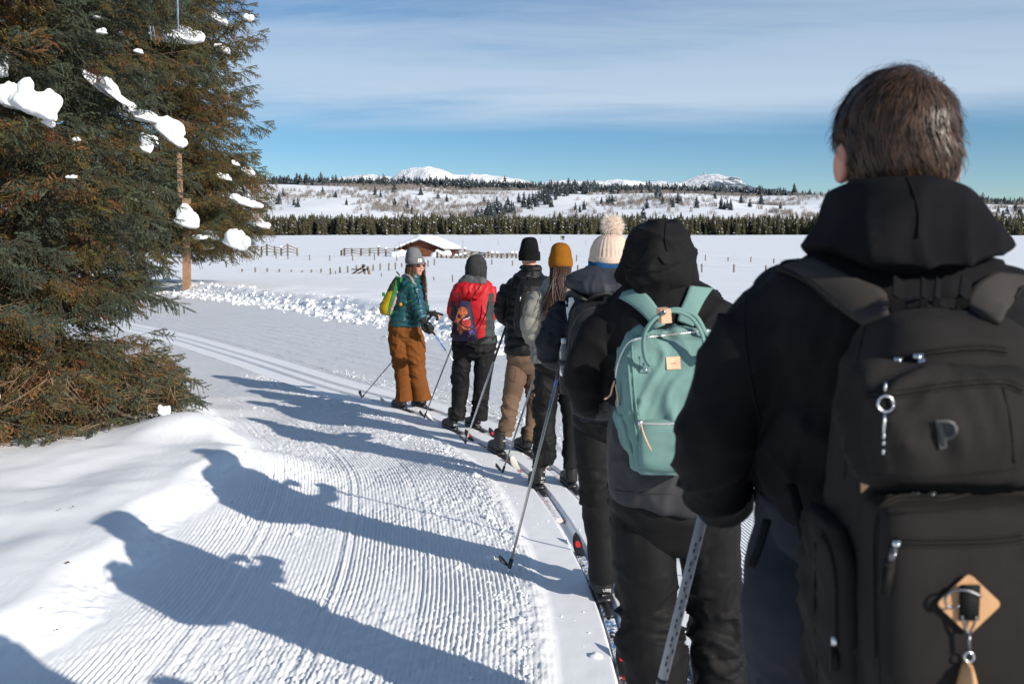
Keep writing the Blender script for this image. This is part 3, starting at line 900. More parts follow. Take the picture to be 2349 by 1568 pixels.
def tint_far(p, inner, h, rs):
    n = fbm(p * .35 + 14, 3)
    u = rs.rand(len(p))
    pick = np.where(u < .25, 0, 2)
    pick = np.where((n + .6 * (.6 - inner) > .14) & (rs.rand(len(p)) < .45), 3, pick)
    pick = np.where((inner < .4) & (u < .2), 5, pick)
    return pick
def outline(bound, x0, y0, z0, pad=0, low=999):
    """keeps limbs inside the tree's own lopsided outline (half-grown side towards the trail)"""
    by, bx = np.array(bound).T
    def f(az, z, ln, rs):
        jit = rs.uniform(-8, 8) - pad
        for k in range(40):
            tip = np.array([x0 + math.cos(az) * ln, y0 + math.sin(az) * ln, max(z0 + z - .22 * ln, z0 + .12)])
            d = tip[1] * math.cos(PITCH) - (tip[2] - CAM_H) * math.sin(PITCH); up = tip[1] * math.sin(PITCH) + (tip[2] - CAM_H) * math.cos(PITCH)
            px, py = 512 + FPX * tip[0] / d, 341.5 - FPX * up / d
            if px < np.interp(py, by, bx) + jit and py < low + .4 * jit: break
            ln *= .96
        return ln
    return f
lim1 = outline([(-300, 190), (0, 205), (50, 203), (100, 185), (160, 192), (190, 184), (212, 172), (262, 170), (276, 186), (286, 150), (300, 116), (330, 112), (350, 150), (370, 182), (400, 184), (450, 176)], -5.15, 9.0, ground_z(-5.15, 9.0), 14, 430)
TX, TY = -14.9, 40.0
lim2 = outline([(-400, 205), (-100, 230), (0, 245), (40, 262), (55, 282), (75, 278), (100, 253), (130, 262), (150, 248), (165, 243), (180, 250), (200, 262), (215, 246), (230, 266), (240, 258), (255, 240), (264, 222), (272, 190), (285, 150), (320, 120)], TX, TY, ground_z(TX, TY), -2)
near_spruce = spruce('spruce_tree', 'huge near spruce with rusty lower branches at the left trail bank', -5.15, 9.0, 13.0, 2.75, 4, 4.9, tint_near, 1.0, .42, 9, .25, .06, lim1)
far_spruce = spruce('spruce_tree', 'olive green spruce standing beyond the trail, edged against the sky', TX, TY, 27.0, 6.6, 9, 15.0, tint_far, 2.6, .40, 11, .50, 2.2, lim2)

# pads of snow lying on the boughs
def seat(u, v, parent, reach=5):
    """the front-most sprig near a picture position: snow lies on it"""
    P = SPRIG_POS[parent.name]
    d = P[:, 1] * math.cos(PITCH) - (P[:, 2] - CAM_H) * math.sin(PITCH); up = P[:, 1] * math.sin(PITCH) + (P[:, 2] - CAM_H) * math.cos(PITCH)
    e = np.hypot(512 + FPX * P[:, 0] / d - u / 2.2939, 341.5 - FPX * up / d - v / 2.2939)
    ok = e < reach
    if ok.any():
        i = np.where(ok)[0][(P[ok, 1] + .02 * e[ok]).argmin()]
        return av(u, v, P[i, 1]), P[i, 1]
    return None, None
def snow_pad(c, size, seed, parent, tilt=0.0):
    rs_ = np.random.RandomState(100 + seed)
    m = MB(); n = rs_.randint(5, 9)
    for k in range(n):
        a = rs_.uniform(-.75, .75); r = rs_.uniform(.30, .55) * (1 - .4 * abs(a))
        m.ball((a, rs_.uniform(-.4, .4), r * .3 + rs_.uniform(-.1, .25)), (r * 1.1, r, r * rs_.uniform(.7, 1.1)), 12, 8)
    m.ball((0, 0, -.1), (.85, .7, .33), 14, 8)
    v, f, nrm = fuse(m, .075, 3)
    v = v + nrm * (.12 * fbm(v * 1.8 + seed * 7.7, 3, .5) + .02 * perlin(v * 8 + seed))[:, None]
    v[:, 2] = np.where(v[:, 2] < -.1, -.1 + (v[:, 2] + .1) * .5, v[:, 2])
    v = v * np.asarray(size) * np.array([1.12, 1.1, 1.15])
    c_, s_ = math.cos(tilt), math.sin(tilt)
    v = np.stack([v[:, 0] * c_ + v[:, 2] * s_, v[:, 1], -v[:, 0] * s_ + v[:, 2] * c_], 1)
    return mesh_obj('snow_pad', v + np.asarray(c), f, SNOW, parent)
for k, (u, v, Y, w, h, tl) in enumerate([(95, 250, 7.0, 60, 50, .45), (42, 242, 7.1, 30, 30, .2), (10, 172, 7.2, 26, 30, .1), (275, 225, 7.6, 50, 16, .65), (330, 275, 7.4, 48, 20, .25), (235, 205, 7.7, 45, 9, .7), (395, 312, 7.6, 46, 28, .7),
                                         (120, 290, 6.9, 22, 10, .6), (345, 350, 7.5, 14, 15, .5), (190, 330, 7.0, 10, 6, 0), (180, 415, 7.0, 12, 5, 0), (5, 915, 6.4, 10, 14, 0), (245, 86, 7.4, 14, 7, 0), 
                                         (385, 945, 7.2, 16, 16, .4), (330, 130, 7.6, 12, 6, .2), (235, 52, 7.5, 12, 3, 0)]):
    c, Y = seat(u, v, near_spruce, 14)
    if c is None: continue
    mpp = 1 / 2.2939 / FPX * Y
    snow_pad(c + np.array([0, -.11, .02]), (w * mpp, w * mpp * .7, h * 1.6 * mpp), k, near_spruce, tl)
for k, (u, v, Y, w, h, tl) in enumerate([(405, 92, 10.9, 65, 24, .1), (515, 122, 12.2, 20, 10, .3), (565, 132, 12.4, 18, 8, .3), (615, 103, 12.6, 13, 9, 0), (613, 138, 12.6, 16, 7, .6), (572, 48, 12.6, 12, 10, .5), (505, 52, 12.3, 26, 10, .5),
                                         (580, 270, 12.8, 22, 7, .35), (590, 255, 12.8, 14, 7, .7), (565, 395, 12.6, 26, 8, .5), (545, 380, 12.4, 10, 6, .3), (520, 412, 12.4, 18, 8, .2), (570, 470, 12.6, 34, 12, .25), (595, 515, 12.6, 28, 14, .3),
                                         (545, 560, 12.4, 32, 26, .3), (490, 545, 12.3, 20, 10, .3), (465, 548, 12.2, 14, 8, 0), (480, 570, 12.2, 15, 9, 0), (437, 512, 12.2, 32, 26, .3), (560, 445, 12.6, 18, 8, .4), (350, 330, 11, 24, 14, .3), (583, 198, 12.8, 10, 5, .2)]):
    c, Y = seat(u, v, far_spruce)
    if c is None: continue
    mpp = 1 / 2.2939 / FPX * Y
    snow_pad(c + np.array([0, -.3, .05]), (w * mpp, w * mpp * .7, h * 1.6 * mpp), 50 + k, far_spruce, tl)
m_, N_, L_, b_ = new_mat('ice')
b_.inputs['Base Color'].default_value = (.9, .95, 1, 1); b_.inputs['Roughness'].default_value = .05; b_.inputs['Transmission Weight'].default_value = 1; b_.inputs['IOR'].default_value = 1.31
ICE = m_
for (u, v0, v1, Y, r, par) in [(407, -20, 82, 7.2, .012, near_spruce), (345, 58, 92, 7.3, .006, near_spruce), (353, 60, 82, 7.3, .005, near_spruce)]:
    a, b = av(u - 2, v0, Y), av(u + 2, v1, Y)
    m = MB(); uu = np.linspace(0, 1, 14)
    m.tube([a + (b - a) * q for q in uu], [r * (1 - q) ** .7 * (1 + .15 * math.sin(19 * q)) + .001 for q in uu], 8)
    build(m, 'icicle', ICE, par)
# ------------------------------------------------------------------ people: shared builders
from mathutils.bvhtree import BVHTree
def segs_of(paths):
    A, B, S0, K = [], [], [], []
    for k, p in enumerate(paths):
        p = np.asarray(p, float); s = 0
        for a, b in zip(p[:-1], p[1:]):
            A.append(a); B.append(b); S0.append(s); K.append(k); s += np.linalg.norm(b - a)
    return np.array(A), np.array(B), np.array(S0), np.array(K)
def limb_coords(v, paths, weight=None):
    """for each vertex: direction of the nearest limb, distance along it, which limb"""
    A, B, S0, K = segs_of(paths)
    d = B - A; L2 = (d * d).sum(1)
    best = np.full(len(v), 1e9); ax = np.zeros((len(v), 3)); u = np.zeros(len(v)); kk = np.zeros(len(v), int)
    for i in range(len(A)):
        t = np.clip(((v - A[i]) @ d[i]) / L2[i], 0, 1)
        e = np.linalg.norm(v - A[i] - t[:, None] * d[i], axis=1)
        if weight is not None: e = e / weight[K[i]]
        m = e < best
        best[m] = e[m]; ax[m] = d[i] / math.sqrt(L2[i]); u[m] = S0[i] + t[m] * math.sqrt(L2[i]); kk[m] = K[i]
    return ax, u, kk
def folds(v, n, paths, amp, scale, seed=0, stretch=1.35, weight=None):
    """cloth folds running across the limbs"""
    ax, u, kk = limb_coords(v, paths, weight)
    al = (v * ax).sum(1)[:, None] * ax
    q = (v - al) * scale * .8 + al * scale * stretch + seed * 13.7
    w = v * scale * .7 + seed
    q = q + 1.0 * np.stack([perlin(w), perlin(w + 31), perlin(w + 57)], 1)
    a = perlin(q); b = perlin(q * 2.1 + 5)
    ra = np.maximum(0, 1 - 2.8 * np.abs(a)) ** 1.6; rb = np.maximum(0, 1 - 3 * np.abs(b)) ** 1.6
    m = smooth(perlin(v * scale * .45 + seed + 9), -.35, .35)
    d = amp * (.6 * a + (1.15 * ra + .45 * rb) * (.05 + 1.3 * m ** 1.5) - .3)
    return v + n * d[:, None]
def puffs(v, n, paths, amp, pitch, weight=None, seed=0):
    """down jacket: stitched tubes round body and sleeves"""
    ax, u, kk = limb_coords(v, paths, weight)
    w = u + .012 * perlin(v * 6 + seed)
    d = amp * (np.abs(np.sin(math.pi * w / pitch)) ** .55 - .6)
    al = (v * ax).sum(1)[:, None] * ax
    q = (v - al) * 26 + al * 9 + seed
    d = d + amp * .42 * perlin(q) + amp * .3 * perlin(v * 14 + seed)
    return v + n * d[:, None]

class Fig:
    """reads picture positions (2349 px view) at one distance ahead"""
    def __init__(self, Y): self.Y, self.k = Y, Y / FPX / 2.2939
    def p(self, u, v, dy=0.0): return av(u, v, self.Y + dy)
    def path(self, pts): return np.array([self.p(q[0], q[1], q[3] if len(q) > 3 else 0) for q in pts]), [q[2] * self.k for q in pts]
    def tube(self, mb, pts, n=16, sub=4, grow=1.0, **kw):
        P, r = self.path(pts); mb.tube(P, np.array(r) * grow, n, sub=sub, **kw); return P
    def leg(self, mb, pts, cx):
        """a trouser leg whose top narrows into the seat"""
        u, v, r, dy = pts[0]
        return self.tube(mb, [(u + .35 * (cx - u), v - 1.5 * r, .55 * r, dy), (u + .15 * (cx - u), v - .8 * r, .86 * r, dy)] + list(pts))
    def rings(self, mb, rows, yaw=0.0, pw=2.4, grow=1.0):
        """rows: (v, u left, u right, half depth in m, dy)"""
        mb.rings([(self.p((a + b) / 2, v, dy), (b - a) / 2 * self.k * grow, hd * grow, yaw, pw) for v, a, b, hd, dy in rows][::-1])
        return np.array([self.p((a + b) / 2, v, dy) for v, a, b, hd, dy in rows])

def hand(mb, wrist, fwd, back, size=1.0, curl=(.9, .9, .6), side=1, thick=.0115, point=None):
    """palm, four fingers and a thumb; back is the direction the back of the hand faces; side +1 puts the thumb on fwd x back"""
    f = np.asarray(fwd, float); f /= np.linalg.norm(f); b = np.asarray(back, float); b -= f * (b @ f); b /= np.linalg.norm(b)
    s = np.cross(f, b) * side
    w = np.asarray(wrist, float)
    def P(x, y, z): return w + (s * x + f * y + b * z) * size
    mb.tube([P(0, -.03, 0), P(0, .02, 0), P(0, .06, 0), P(0, .092, 0)], np.array([.028, .034, .040, .036]) * size, 12, flat=.55, up=b)
    for k, (x, ln) in enumerate(((.029, .072), (.010, .082), (-.009, .078), (-.027, .062))):
        ang = 0; p = np.array([x, .088, 0.0]); pts = [P(*p)]
        cs = (.12, .1, .05) if point == k else curl
        for c, q in zip(cs, (.42, .32, .26)):
            ang += c; p = p + ln * q * np.array([0, math.cos(ang), -math.sin(ang)]); pts.append(P(*p))
        mb.tube(pts, np.array([1.05, 1.0, .95, .8]) * thick * size, 8)
    t = np.array([.030, .018, -.004]); pts = [P(*t), P(.050, .045, -.014), P(.048, .074, -.030), P(.034, .094, -.040)]
    mb.tube(pts, np.array([1.35, 1.25, 1.1, .9]) * thick * size, 8)
    return P
def head_parts(mb, c, rx, ry, rz, face, turn=(0, 0, 1)):
    """skull, jaw, nose, brow, lips, ears and neck root, looking along face"""
    f = np.asarray(face, float); f /= np.linalg.norm(f); u = np.array(turn, float); u -= f * (f @ u); u /= np.linalg.norm(u); s = np.cross(f, u)
    Rm = np.stack([s, f, u], 1); c = np.asarray(c, float)
    def P(x, y, z): return c + Rm @ np.array([x, y, z])
    mb.ball(P(0, 0, rz * .12), (rx, ry, rz * .86), 18, 12, Rm)
    mb.ball(P(0, ry * .30, -rz * .42), (rx * .76, ry * .62, rz * .52), 16, 10, Rm)
    mb.ball(P(0, ry * .62, -rz * .82), (rx * .36, ry * .28, rz * .20), 12, 8, Rm)
    mb.tube([P(0, ry * .93, rz * .02), P(0, ry * 1.18, -rz * .27), P(0, ry * 1.08, -rz * .34)], [rx * .11, rx * .20, rx * .17], 8)
    for q in (-1, 1):
        mb.ball(P(q * rx * 1.0, -ry * .05, -rz * .12), (rx * .12, ry * .24, rz * .27), 10, 8, Rm)
        mb.ball(P(q * rx * .46, ry * .72, -rz * .30), (rx * .34, ry * .24, rz * .22), 10, 8, Rm)
        mb.ball(P(q * rx * .40, ry * .84, rz * .10), (rx * .30, ry * .12, rz * .08), 10, 8, Rm)
    mb.tube([P(0, -ry * .1, -rz * .5), P(0, -ry * .18, -rz * 1.5)], [rx * .72, rx * .76], 14)
    return P, Rm

def fabric(name, col, rough=.8, weave=700, bump=.25, var=.16, spec=.2, sheen=0):
    return mottled(name, col, var, rough, 14, bump, weave, .0012, spec, sheen)
SKIN = mottled('skin', (.60, .29, .21), .08, .5, 20, .2, 300, .0008, .4)
SKIN.node_tree.nodes['Principled BSDF'].inputs['Subsurface Weight'].default_value = .35
SKIN.node_tree.nodes['Principled BSDF'].inputs['Subsurface Radius'].default_value = (.02, .006, .003)
BLACK_SHELL = fabric('black_shell', (.0088, .0084, .0090), .75, 500, .2, .2, .12)
BLACK_PANTS = fabric('black_ski_trousers', (.0085, .0082, .0085), .68, 500, .2, .2, .18)
BLACK_KNIT = fabric('black_knit', (.0075, .0075, .008), .95, 260, .6, .2, .1)
BLACK_PLASTIC = mottled('black_plastic', (.018, .018, .02), .1, .35, 30, 0, spec=.5)
BLACK_GLOVE = fabric('black_glove', (.010, .010, .011), .7, 300, .3, .2, .35)
BOOT_MAT = mottled('boot_black', (.011, .011, .012), .15, .5, 30, .2, 120, .002, .4)
STEEL = mottled('bright_metal', (.75, .75, .76), .05, .22, 30); STEEL.node_tree.nodes['Principled BSDF'].inputs['Metallic'].default_value = 1
DARK_METAL = mottled('dark_metal', (.22, .22, .23), .1, .3, 30); DARK_METAL.node_tree.nodes['Principled BSDF'].inputs['Metallic'].default_value = 1
WHITE_PRINT = mottled('white_print', (.78, .78, .78), .04, .6, 30)
LEATHER = mottled('tan_leather', (.56, .31, .15), .10, .55, 40, .3, 220, .0008, .35)
PALE_LEATHER = mottled('pale_leather', (.74, .46, .30), .07, .55, 40, .3, 220, .0008, .35)

def cloth(mb, voxel, name, mat, parent, paths=None, amp=.006, scale=9, seed=0, puff=None, weight=None, it=5, stretch=1.35, post=None):
    if isinstance(mb, list):
        V, F, Nn, k = [], [], [], 0
        for q in mb:
            a, b, c = fuse(q, voxel, it); V.append(a); Nn.append(c); F += [tuple(i + k for i in p) for p in b]; k += len(a)
        v, f, n = np.vstack(V), F, np.vstack(Nn)
    else:
        v, f, n = fuse(mb, voxel, it)
    if puff: v = puffs(v, n, paths, puff[0], puff[1], weight, seed)
    if amp and paths is not None: v = folds(v, n, paths, amp, scale, seed, stretch, weight)
    if post: v = post(v, n)
    o = mesh_obj(name, v, f, mat, parent)
    SURF[o.name] = BVHTree.FromPolygons([tuple(q) for q in v], f)
    return o
SURF = {}
CAM = Vector((0, 0, CAM_H))
def onto(obj, u, v, lift=.002, Y=5.0, exact=True):
    """the spot on an object's surface behind a picture position, lifted a little off it"""
    d = Vector(av(u, v, Y)) - CAM
    hit = SURF[obj.name].ray_cast(CAM, d.normalized())
    if hit[0] is None: return None
    p = hit[0] - d.normalized() * lift
    return np.array(p)
def seam(obj, pts, r, name, mat, parent, lift=.001, sub=6, n=6, Y=5.0):
    """a cord, zip or seam laid on a surface along picture positions"""
    q = catmull(np.array(pts, float), sub)
    P = [onto(obj, a, b, lift, Y) for a, b in q]
    P = [p for p in P if p is not None]
    if len(P) < 2: return None
    P = np.array(P)
    P[1:-1] = (P[:-2] + 2 * P[1:-1] + P[2:]) / 4
    m = MB(); m.tube(P, r, n)
    return build(m, name, mat, parent)
def ribbon(objs, edge_a, edge_b, lift, name, mat, parent, thick=.004, across=7, sub=8):
    """a flat strap that lies on whatever is under it, between two edges read in the picture"""
    A, B = catmull(np.array(edge_a, float), sub), catmull(np.array(edge_b, float), sub)
    n = min(len(A), len(B)); rows, last = [], None
    for a, b in zip(A[:n], B[:n]):
        row = []
        for t in np.linspace(0, 1, across):
            u, v = a + (b - a) * t
            hits = [onto(o, u, v, lift + .004 * math.sin(math.pi * t)) for o in objs]
            hits = [h for h in hits if h is not None]
            row.append(min(hits, key=lambda h: h[1]) if hits else (last[len(row)] if last is not None else None))
        if any(q is None for q in row): continue
        rows.append(row); last = row
    P = np.array(rows)
    for k in range(3):
        P[1:-1] = (P[:-2] + 2 * P[1:-1] + P[2:]) / 4
    m = MB(); m.grid(P)
    o = build(m, name, mat, parent)
    q = o.modifiers.new('thick', 'SOLIDIFY'); q.thickness = thick; q.offset = 0
    return o
def decal(obj, polys, name, mat, parent, lift=.0022, Y=5.0, fine=None):
    """flat print on a surface: polygons given by picture positions, laid onto it"""
    V, F = [], []
    for poly in polys:
        pts = [onto(obj, a, b, lift, Y) for a, b in poly]
        if any(p is None for p in pts): continue
        c = np.mean(pts, 0)
        cc = onto(obj, *np.mean(np.array(poly, float), 0), lift, Y)
        n = len(V); V += pts + [cc if cc is not None else c]
        k = len(pts); F += [(n + i, n + (i + 1) % k, n + k) for i in range(k)]
    if not V: return None
    return mesh_obj(name, np.array(V), F, mat, parent, flat=True)
def glyphs(text, bold=0.0):
    cu = bpy.data.curves.new('lettering', 'FONT'); cu.body = text; cu.offset = bold; cu.resolution_u = 3
    o = bpy.data.objects.new('lettering', cu); COL.objects.link(o)
    ev = o.evaluated_get(bpy.context.evaluated_depsgraph_get()); me = ev.to_mesh()
    v = np.array([q.co[:2] for q in me.vertices]); f = [tuple(p.vertices) for p in me.polygons]
    ev.to_mesh_clear(); bpy.data.objects.remove(o); bpy.data.curves.remove(cu)
    v[:, 0] -= v[:, 0].min(); v[:, 1] -= v[:, 1].min()
    return v, f
def lettering(obj, text, u0, v0, u1, v1, h, mat, parent, lift=.002, Y=5.0, name='lettering', bold=0.0):
    """text whose baseline runs from (u0,v0) to (u1,v1) in the picture, h high, laid onto a surface"""
    g, f = glyphs(text, bold)
    L = math.hypot(u1 - u0, v1 - v0); a = np.array([u1 - u0, v1 - v0]) / L; up = np.array([a[1], -a[0]])
    g = g / np.array([g[:, 0].max(), g[:, 1].max()])
    uv = np.array([u0, v0]) + g[:, :1] * L * a + g[:, 1:] * h * up
    V = [onto(obj, q[0], q[1], lift, Y) for q in uv]
    if any(p is None for p in V):
        good = [p for p in V if p is not None]
        if not good: return None
        V = [p if p is not None else good[0] for p in V]
    return mesh_obj(name, np.array(V), f, mat, parent, flat=True)

def ski_pole(grip, tip, label, top_mat, low_mat, split=.45, r=.008, group='ski poles', grip_len=.15, lean=None):
    grip, tip = np.asarray(grip, float), np.asarray(tip, float)
    d = (tip - grip); L = np.linalg.norm(d); d /= L
    root = empty('ski_pole', tip)
    up = -d
    s = np.cross(d, [0, 1.0, 0]); s /= np.linalg.norm(s); w = np.cross(s, d)
    m = MB(); a = grip + d * grip_len * .6; b = grip + d * L * split; m.tube([a, b], r, 10); build(m, 'shaft', top_mat, root)
    m = MB(); m.tube([b - d * .002, tip - d * .045], [r * .99, r * .72], 10); build(m, 'lower_shaft', low_mat, root)
    m = MB(); g0 = grip - d * .05
    m.tube([g0, g0 + d * .015, g0 + d * .05, g0 + d * grip_len, g0 + d * (grip_len + .02)], [.013, .018, .014, .013, .010], 10); build(m, 'grip', BLACK_PLASTIC, root)
    m = MB(); m.tube([g0 + d * .01, g0 + d * .05 + w * -.03, g0 + d * .12 + w * -.035, g0 + d * .15], [.004] * 4, 6, sub=4, flat=.3); build(m, 'strap', BLACK_GLOVE, root)
    # half-moon basket and spike
    m = MB(); c = tip - d * .05
    m.tube([c - d * .03, c + d * .02], [r * 1.25, r * 1.1], 8)
    hw = -s if s[0] > 0 else s                                # towards the picture's left
    rows = []
    for e, q in ((0, .006), (.5, .024), (1, .03)):
        rows.append([c + hw * (.012 + .05 * e) + np.cross(d, hw) * t * q + d * (.006 - .028 * e) for t in (-1, -.5, 0, .5, 1)])
    rows2 = [[p + d * .006 for p in row] for row in rows]
    m.grid(rows); m.grid([r_[::-1] for r_ in rows2])
    m.tube([p for p in rows[2]], .004, 5); m.tube([rows[0][0], rows[1][0], rows[2][0]], .004, 5); m.tube([rows[0][4], rows[1][4], rows[2][4]], .004, 5)
    build(m, 'basket', BLACK_PLASTIC, root)
    m = MB(); m.tube([tip - d * .035, tip], [.004, .0015], 6); build(m, 'spike', STEEL, root)
    tag(root, label, 'ski pole', group)
    return root

def ski_mat(name, base, c1, c2, cover=.5):
    """printed top sheet with dry snow stuck to it"""
    m, N, L, b = new_mat(name)
    geo = N.new('ShaderNodeNewGeometry')
    n1 = node_noise(N, L, 9, 2, .4, geo.outputs['Position'])
    r1 = node_ramp(N, L, n1.outputs['Fac'], [(.42, base), (.46, c1), (.56, c1), (.58, c2), (.66, base)]); r1.color_ramp.interpolation = 'CONSTANT'
    n2 = node_noise(N, L, 40, 5, .7, geo.outputs['Position'])
    r2 = node_ramp(N, L, n2.outputs['Fac'], [(cover, (0, 0, 0)), (cover + .06, (1, 1, 1))])
    mx = N.new('ShaderNodeMix'); mx.data_type = 'RGBA'; L.new(r2.outputs[0], mx.inputs['Factor']); L.new(r1.outputs[0], mx.inputs['A']); mx.inputs['B'].default_value = (.84, .86, .88, 1)
    L.new(mx.outputs['Result'], b.inputs['Base Color']); b.inputs['Roughness'].default_value = .35
    return m
SKI_BLUE = ski_mat('ski_black_blue', (.025, .025, .028), (.06, .22, .50), (.025, .025, .028), .47)
SKI_RED = ski_mat('ski_black_red', (.025, .025, .028), (.50, .05, .03), (.70, .70, .70), .55)
SKI_WHITE = ski_mat('ski_cream_orange', (.66, .64, .60), (.60, .24, .12), (.40, .50, .60), .43)
SKI_TIP_CREAM = mottled('ski_tip_cream', (.72, .70, .62), .08, .4, 20)
SKI_TIP_BLACK = mottled('ski_tip_black', (.02, .02, .022), .1, .3, 20)
def ski(s0, side, mat, tip_mat, label, front=1.08, back=.82, emblem=None):
    """one cross-country ski lying in its groove"""
    us = np.r_[np.linspace(-back, front - .25, 16), np.linspace(front - .23, front, 12)]
    z0 = -.050
    rows = []
    for u in us:
        i = (s0 + u) / .05; c = np.array([np.interp(i, np.arange(len(TRACK)), TRACK[:, q]) for q in (0, 1)]); n = np.array([np.interp(i, np.arange(len(TRACK)), TRACK_N[:, q]) for q in (0, 1)])
        c = c + n * GAUGE * side
        e = max(0, (u - (front - .22)) / .22)
        w = .024 + .003 * (u / front) ** 2
        if u > front - .08: w *= math.sqrt(max(.02, 1 - ((u - front + .08) / .08) ** 2))
        z = z0 + .018 * math.exp(-(u / .35) ** 2) * .4 + .085 * e ** 2
        th = .014 * (1 - .55 * e)
        rows.append([np.array([*(c - n * w), z]), np.array([*(c - n * w), z + th * .7]), np.array([*(c - n * w * .75), z + th]), np.array([*(c + n * w * .75), z + th]), np.array([*(c + n * w), z + th * .7]), np.array([*(c + n * w), z])])
    base = np.mean(rows[8], 0)
    root = empty('ski', base)
    k = 18
    m = MB(); m.grid(rows[:k + 1], True, True); build(m, 'ski_body', mat, root)
    m = MB(); m.grid(np.array(rows[k:]) + np.array([0, 0, 2e-4]), True, True); tp = build(m, 'ski_tip', tip_mat, root)
    if emblem:
        q = np.mean(rows[-5], 0); q[2] = rows[-5][2][2] + .002; q2 = np.mean(rows[-3], 0); q2[2] = rows[-3][2][2] + .002
        d = (q2 - q) / np.linalg.norm(q2 - q); n = np.cross(d, [0, 0, 1.0])
        m = MB(); m.add([q + (math.cos(a) * d * .032 + math.sin(a) * n * .016) for a in np.linspace(0, 6.283, 16, endpoint=False)], [tuple(range(16))]); build(m, 'emblem', emblem, tp)
    # binding plate and clamp under the boot's toe
    i = int(round((s0 + .10) / .05)); c = TRACK[i] + TRACK_N[i] * GAUGE * side; T = TRACK_T[i]
    Rm = np.array([[T[1], T[0], 0], [-T[0], T[1], 0], [0, 0, 1.0]])
    m = MB(); m.box((c[0] - T[0] * .12, c[1] - T[1] * .12, z0 + .028), (.034, .34, .014), Rm); m.box((c[0] + T[0] * .05, c[1] + T[1] * .05, z0 + .043), (.044, .09, .026), Rm)
    build(m, 'binding', BLACK_PLASTIC, root)
    tag(root, label, 'ski', 'cross-country skis in the track')
    return root
def boot(parent, heel, heading, name='boot', size=1.0, shaft=.20, text=None):
    """ankle-high ski boot standing on its ski; text lines are written on the heel"""
    h = np.array([heading[0], heading[1], 0.0]); h /= np.linalg.norm(h); s = np.array([h[1], -h[0], 0])
    o = np.asarray(heel, float)
    def P(x, y, z): return o + (s * x + h * y + np.array([0, 0, z])) * size
    m = MB()
    m.tube([P(0, .0, .035), P(0, .0, .09), P(0, .005, .15), P(0, -.005, shaft)], np.array([.044, .044, .046, .048]) * size, 14)
    m.tube([P(0, -.03, .045), P(0, .05, .052), P(0, .13, .048), P(0, .205, .036), P(0, .235, .03)], np.array([.030, .046, .046, .040, .022]) * size, 14, flat=.95)
    m.tube([P(0, .015, .105), P(0, .07, .078), P(0, .14, .056)], np.array([.034, .038, .034]) * size, 12)
    b = cloth(m, .009, name, BOOT_MAT, parent, None, 0, it=4)
    m = MB(); rows = []
    for y, w in ((-.062, .018), (-.05, .032), (0, .036), (.08, .036), (.16, .044), (.21, .036), (.245, .018)):
        rows.append([P(-w, y, 0), P(w, y, 0), P(w, y, .022), P(-w, y, .022)])
    m.grid(rows, True, True); build(m, 'sole', BLACK_PLASTIC, b)
    m = MB(); m.tube([P(.048 * math.cos(a), .0 + .048 * math.sin(a), .145) for a in np.linspace(-.5, 3.64, 14)], .004, 6, sub=0); build(m, 'ankle_strap', BLACK_GLOVE, b)
    if text:
        for line, (u0, v0, u1, hh) in text:
            lettering(b, line, u0, v0, u1, v0, hh, WHITE_PRINT, b, .002)
    return b
# ------------------------------------------------------------------ the skiers, front of the line first
def s_at(Y): return TRACK_S[np.abs(TRACK[:, 1] - Y).argmin()]
def feet(Y):
    a, T = on_track(Y, -GAUGE); b, _ = on_track(Y, GAUGE)
    z = np.array([0, 0, -.018])
    return a + z, b + z, T
def person(Y, label, skin_mb, voxel=.012, base=None):
    b = on_track(Y)[0] if base is None else base
    v, f, n = fuse(skin_mb, voxel, 3)
    o = mesh_obj('person', v, f, SKIN, loc=b)
    tag(o, label, 'person', 'skiers waiting in the track')
    SURF[o.name] = BVHTree.FromPolygons([tuple(q) for q in v], f)
    return o
def beanie(f, name, mat, parent, rows, hd=.10, cuff=None, cuff_mat=None, post=None, voxel=.009, dy=0.0, ribs=0, yaw=0):
    """knit hat from rows (v, u left, u right), crown first; cuff: two rows"""
    m = MB(); f.rings(m, [(v, a, b, (b - a) / 2 * f.k * 1.22 + .004, dy + .008) for v, a, b in rows], yaw, 2.1)
    def rib(v, n):
        if not ribs: return v
        c = f.p((rows[-1][1] + rows[-1][2]) / 2, rows[-1][0], dy)
        a = np.arctan2(v[:, 1] - c[1], v[:, 0] - c[0])
        return v + n * (.0045 * (np.abs(np.sin(a * ribs / 2)) - .5))[:, None]
    h = cloth(m, voxel, name, mat, parent, None, 0, it=4, post=lambda v, n: rib(v, n) + n * (.003 * perlin(v * 22 + 3))[:, None])
    if cuff:
        m = MB(); f.rings(m, [(v, a, b, (b - a) / 2 * f.k * 1.22 + .006, dy + .008) for v, a, b in cuff], yaw, 2.1)
        cloth(m, voxel, 'cuff', cuff_mat or mat, h, None, 0, it=3, post=lambda v, n: v + n * (.002 * perlin(v * 25))[:, None])
    return h
def gloves(parent, specs, mat=None, voxel=.006):
    for w, fwd, back, side, curl, point in specs:
        m = MB(); hand(m, w, fwd, back, 1.08, curl, side, .0135, point)
        fw = np.asarray(fwd, float) / np.linalg.norm(fwd)
        m.tube([np.asarray(w) - fw * .07, np.asarray(w) - fw * .01], [.043, .037], 12)
        cloth(m, voxel, 'glove', mat or BLACK_GLOVE, parent, None, 0, it=3)
FIST = (1.25, 1.2, .8); LOOSE = (.5, .5, .4)

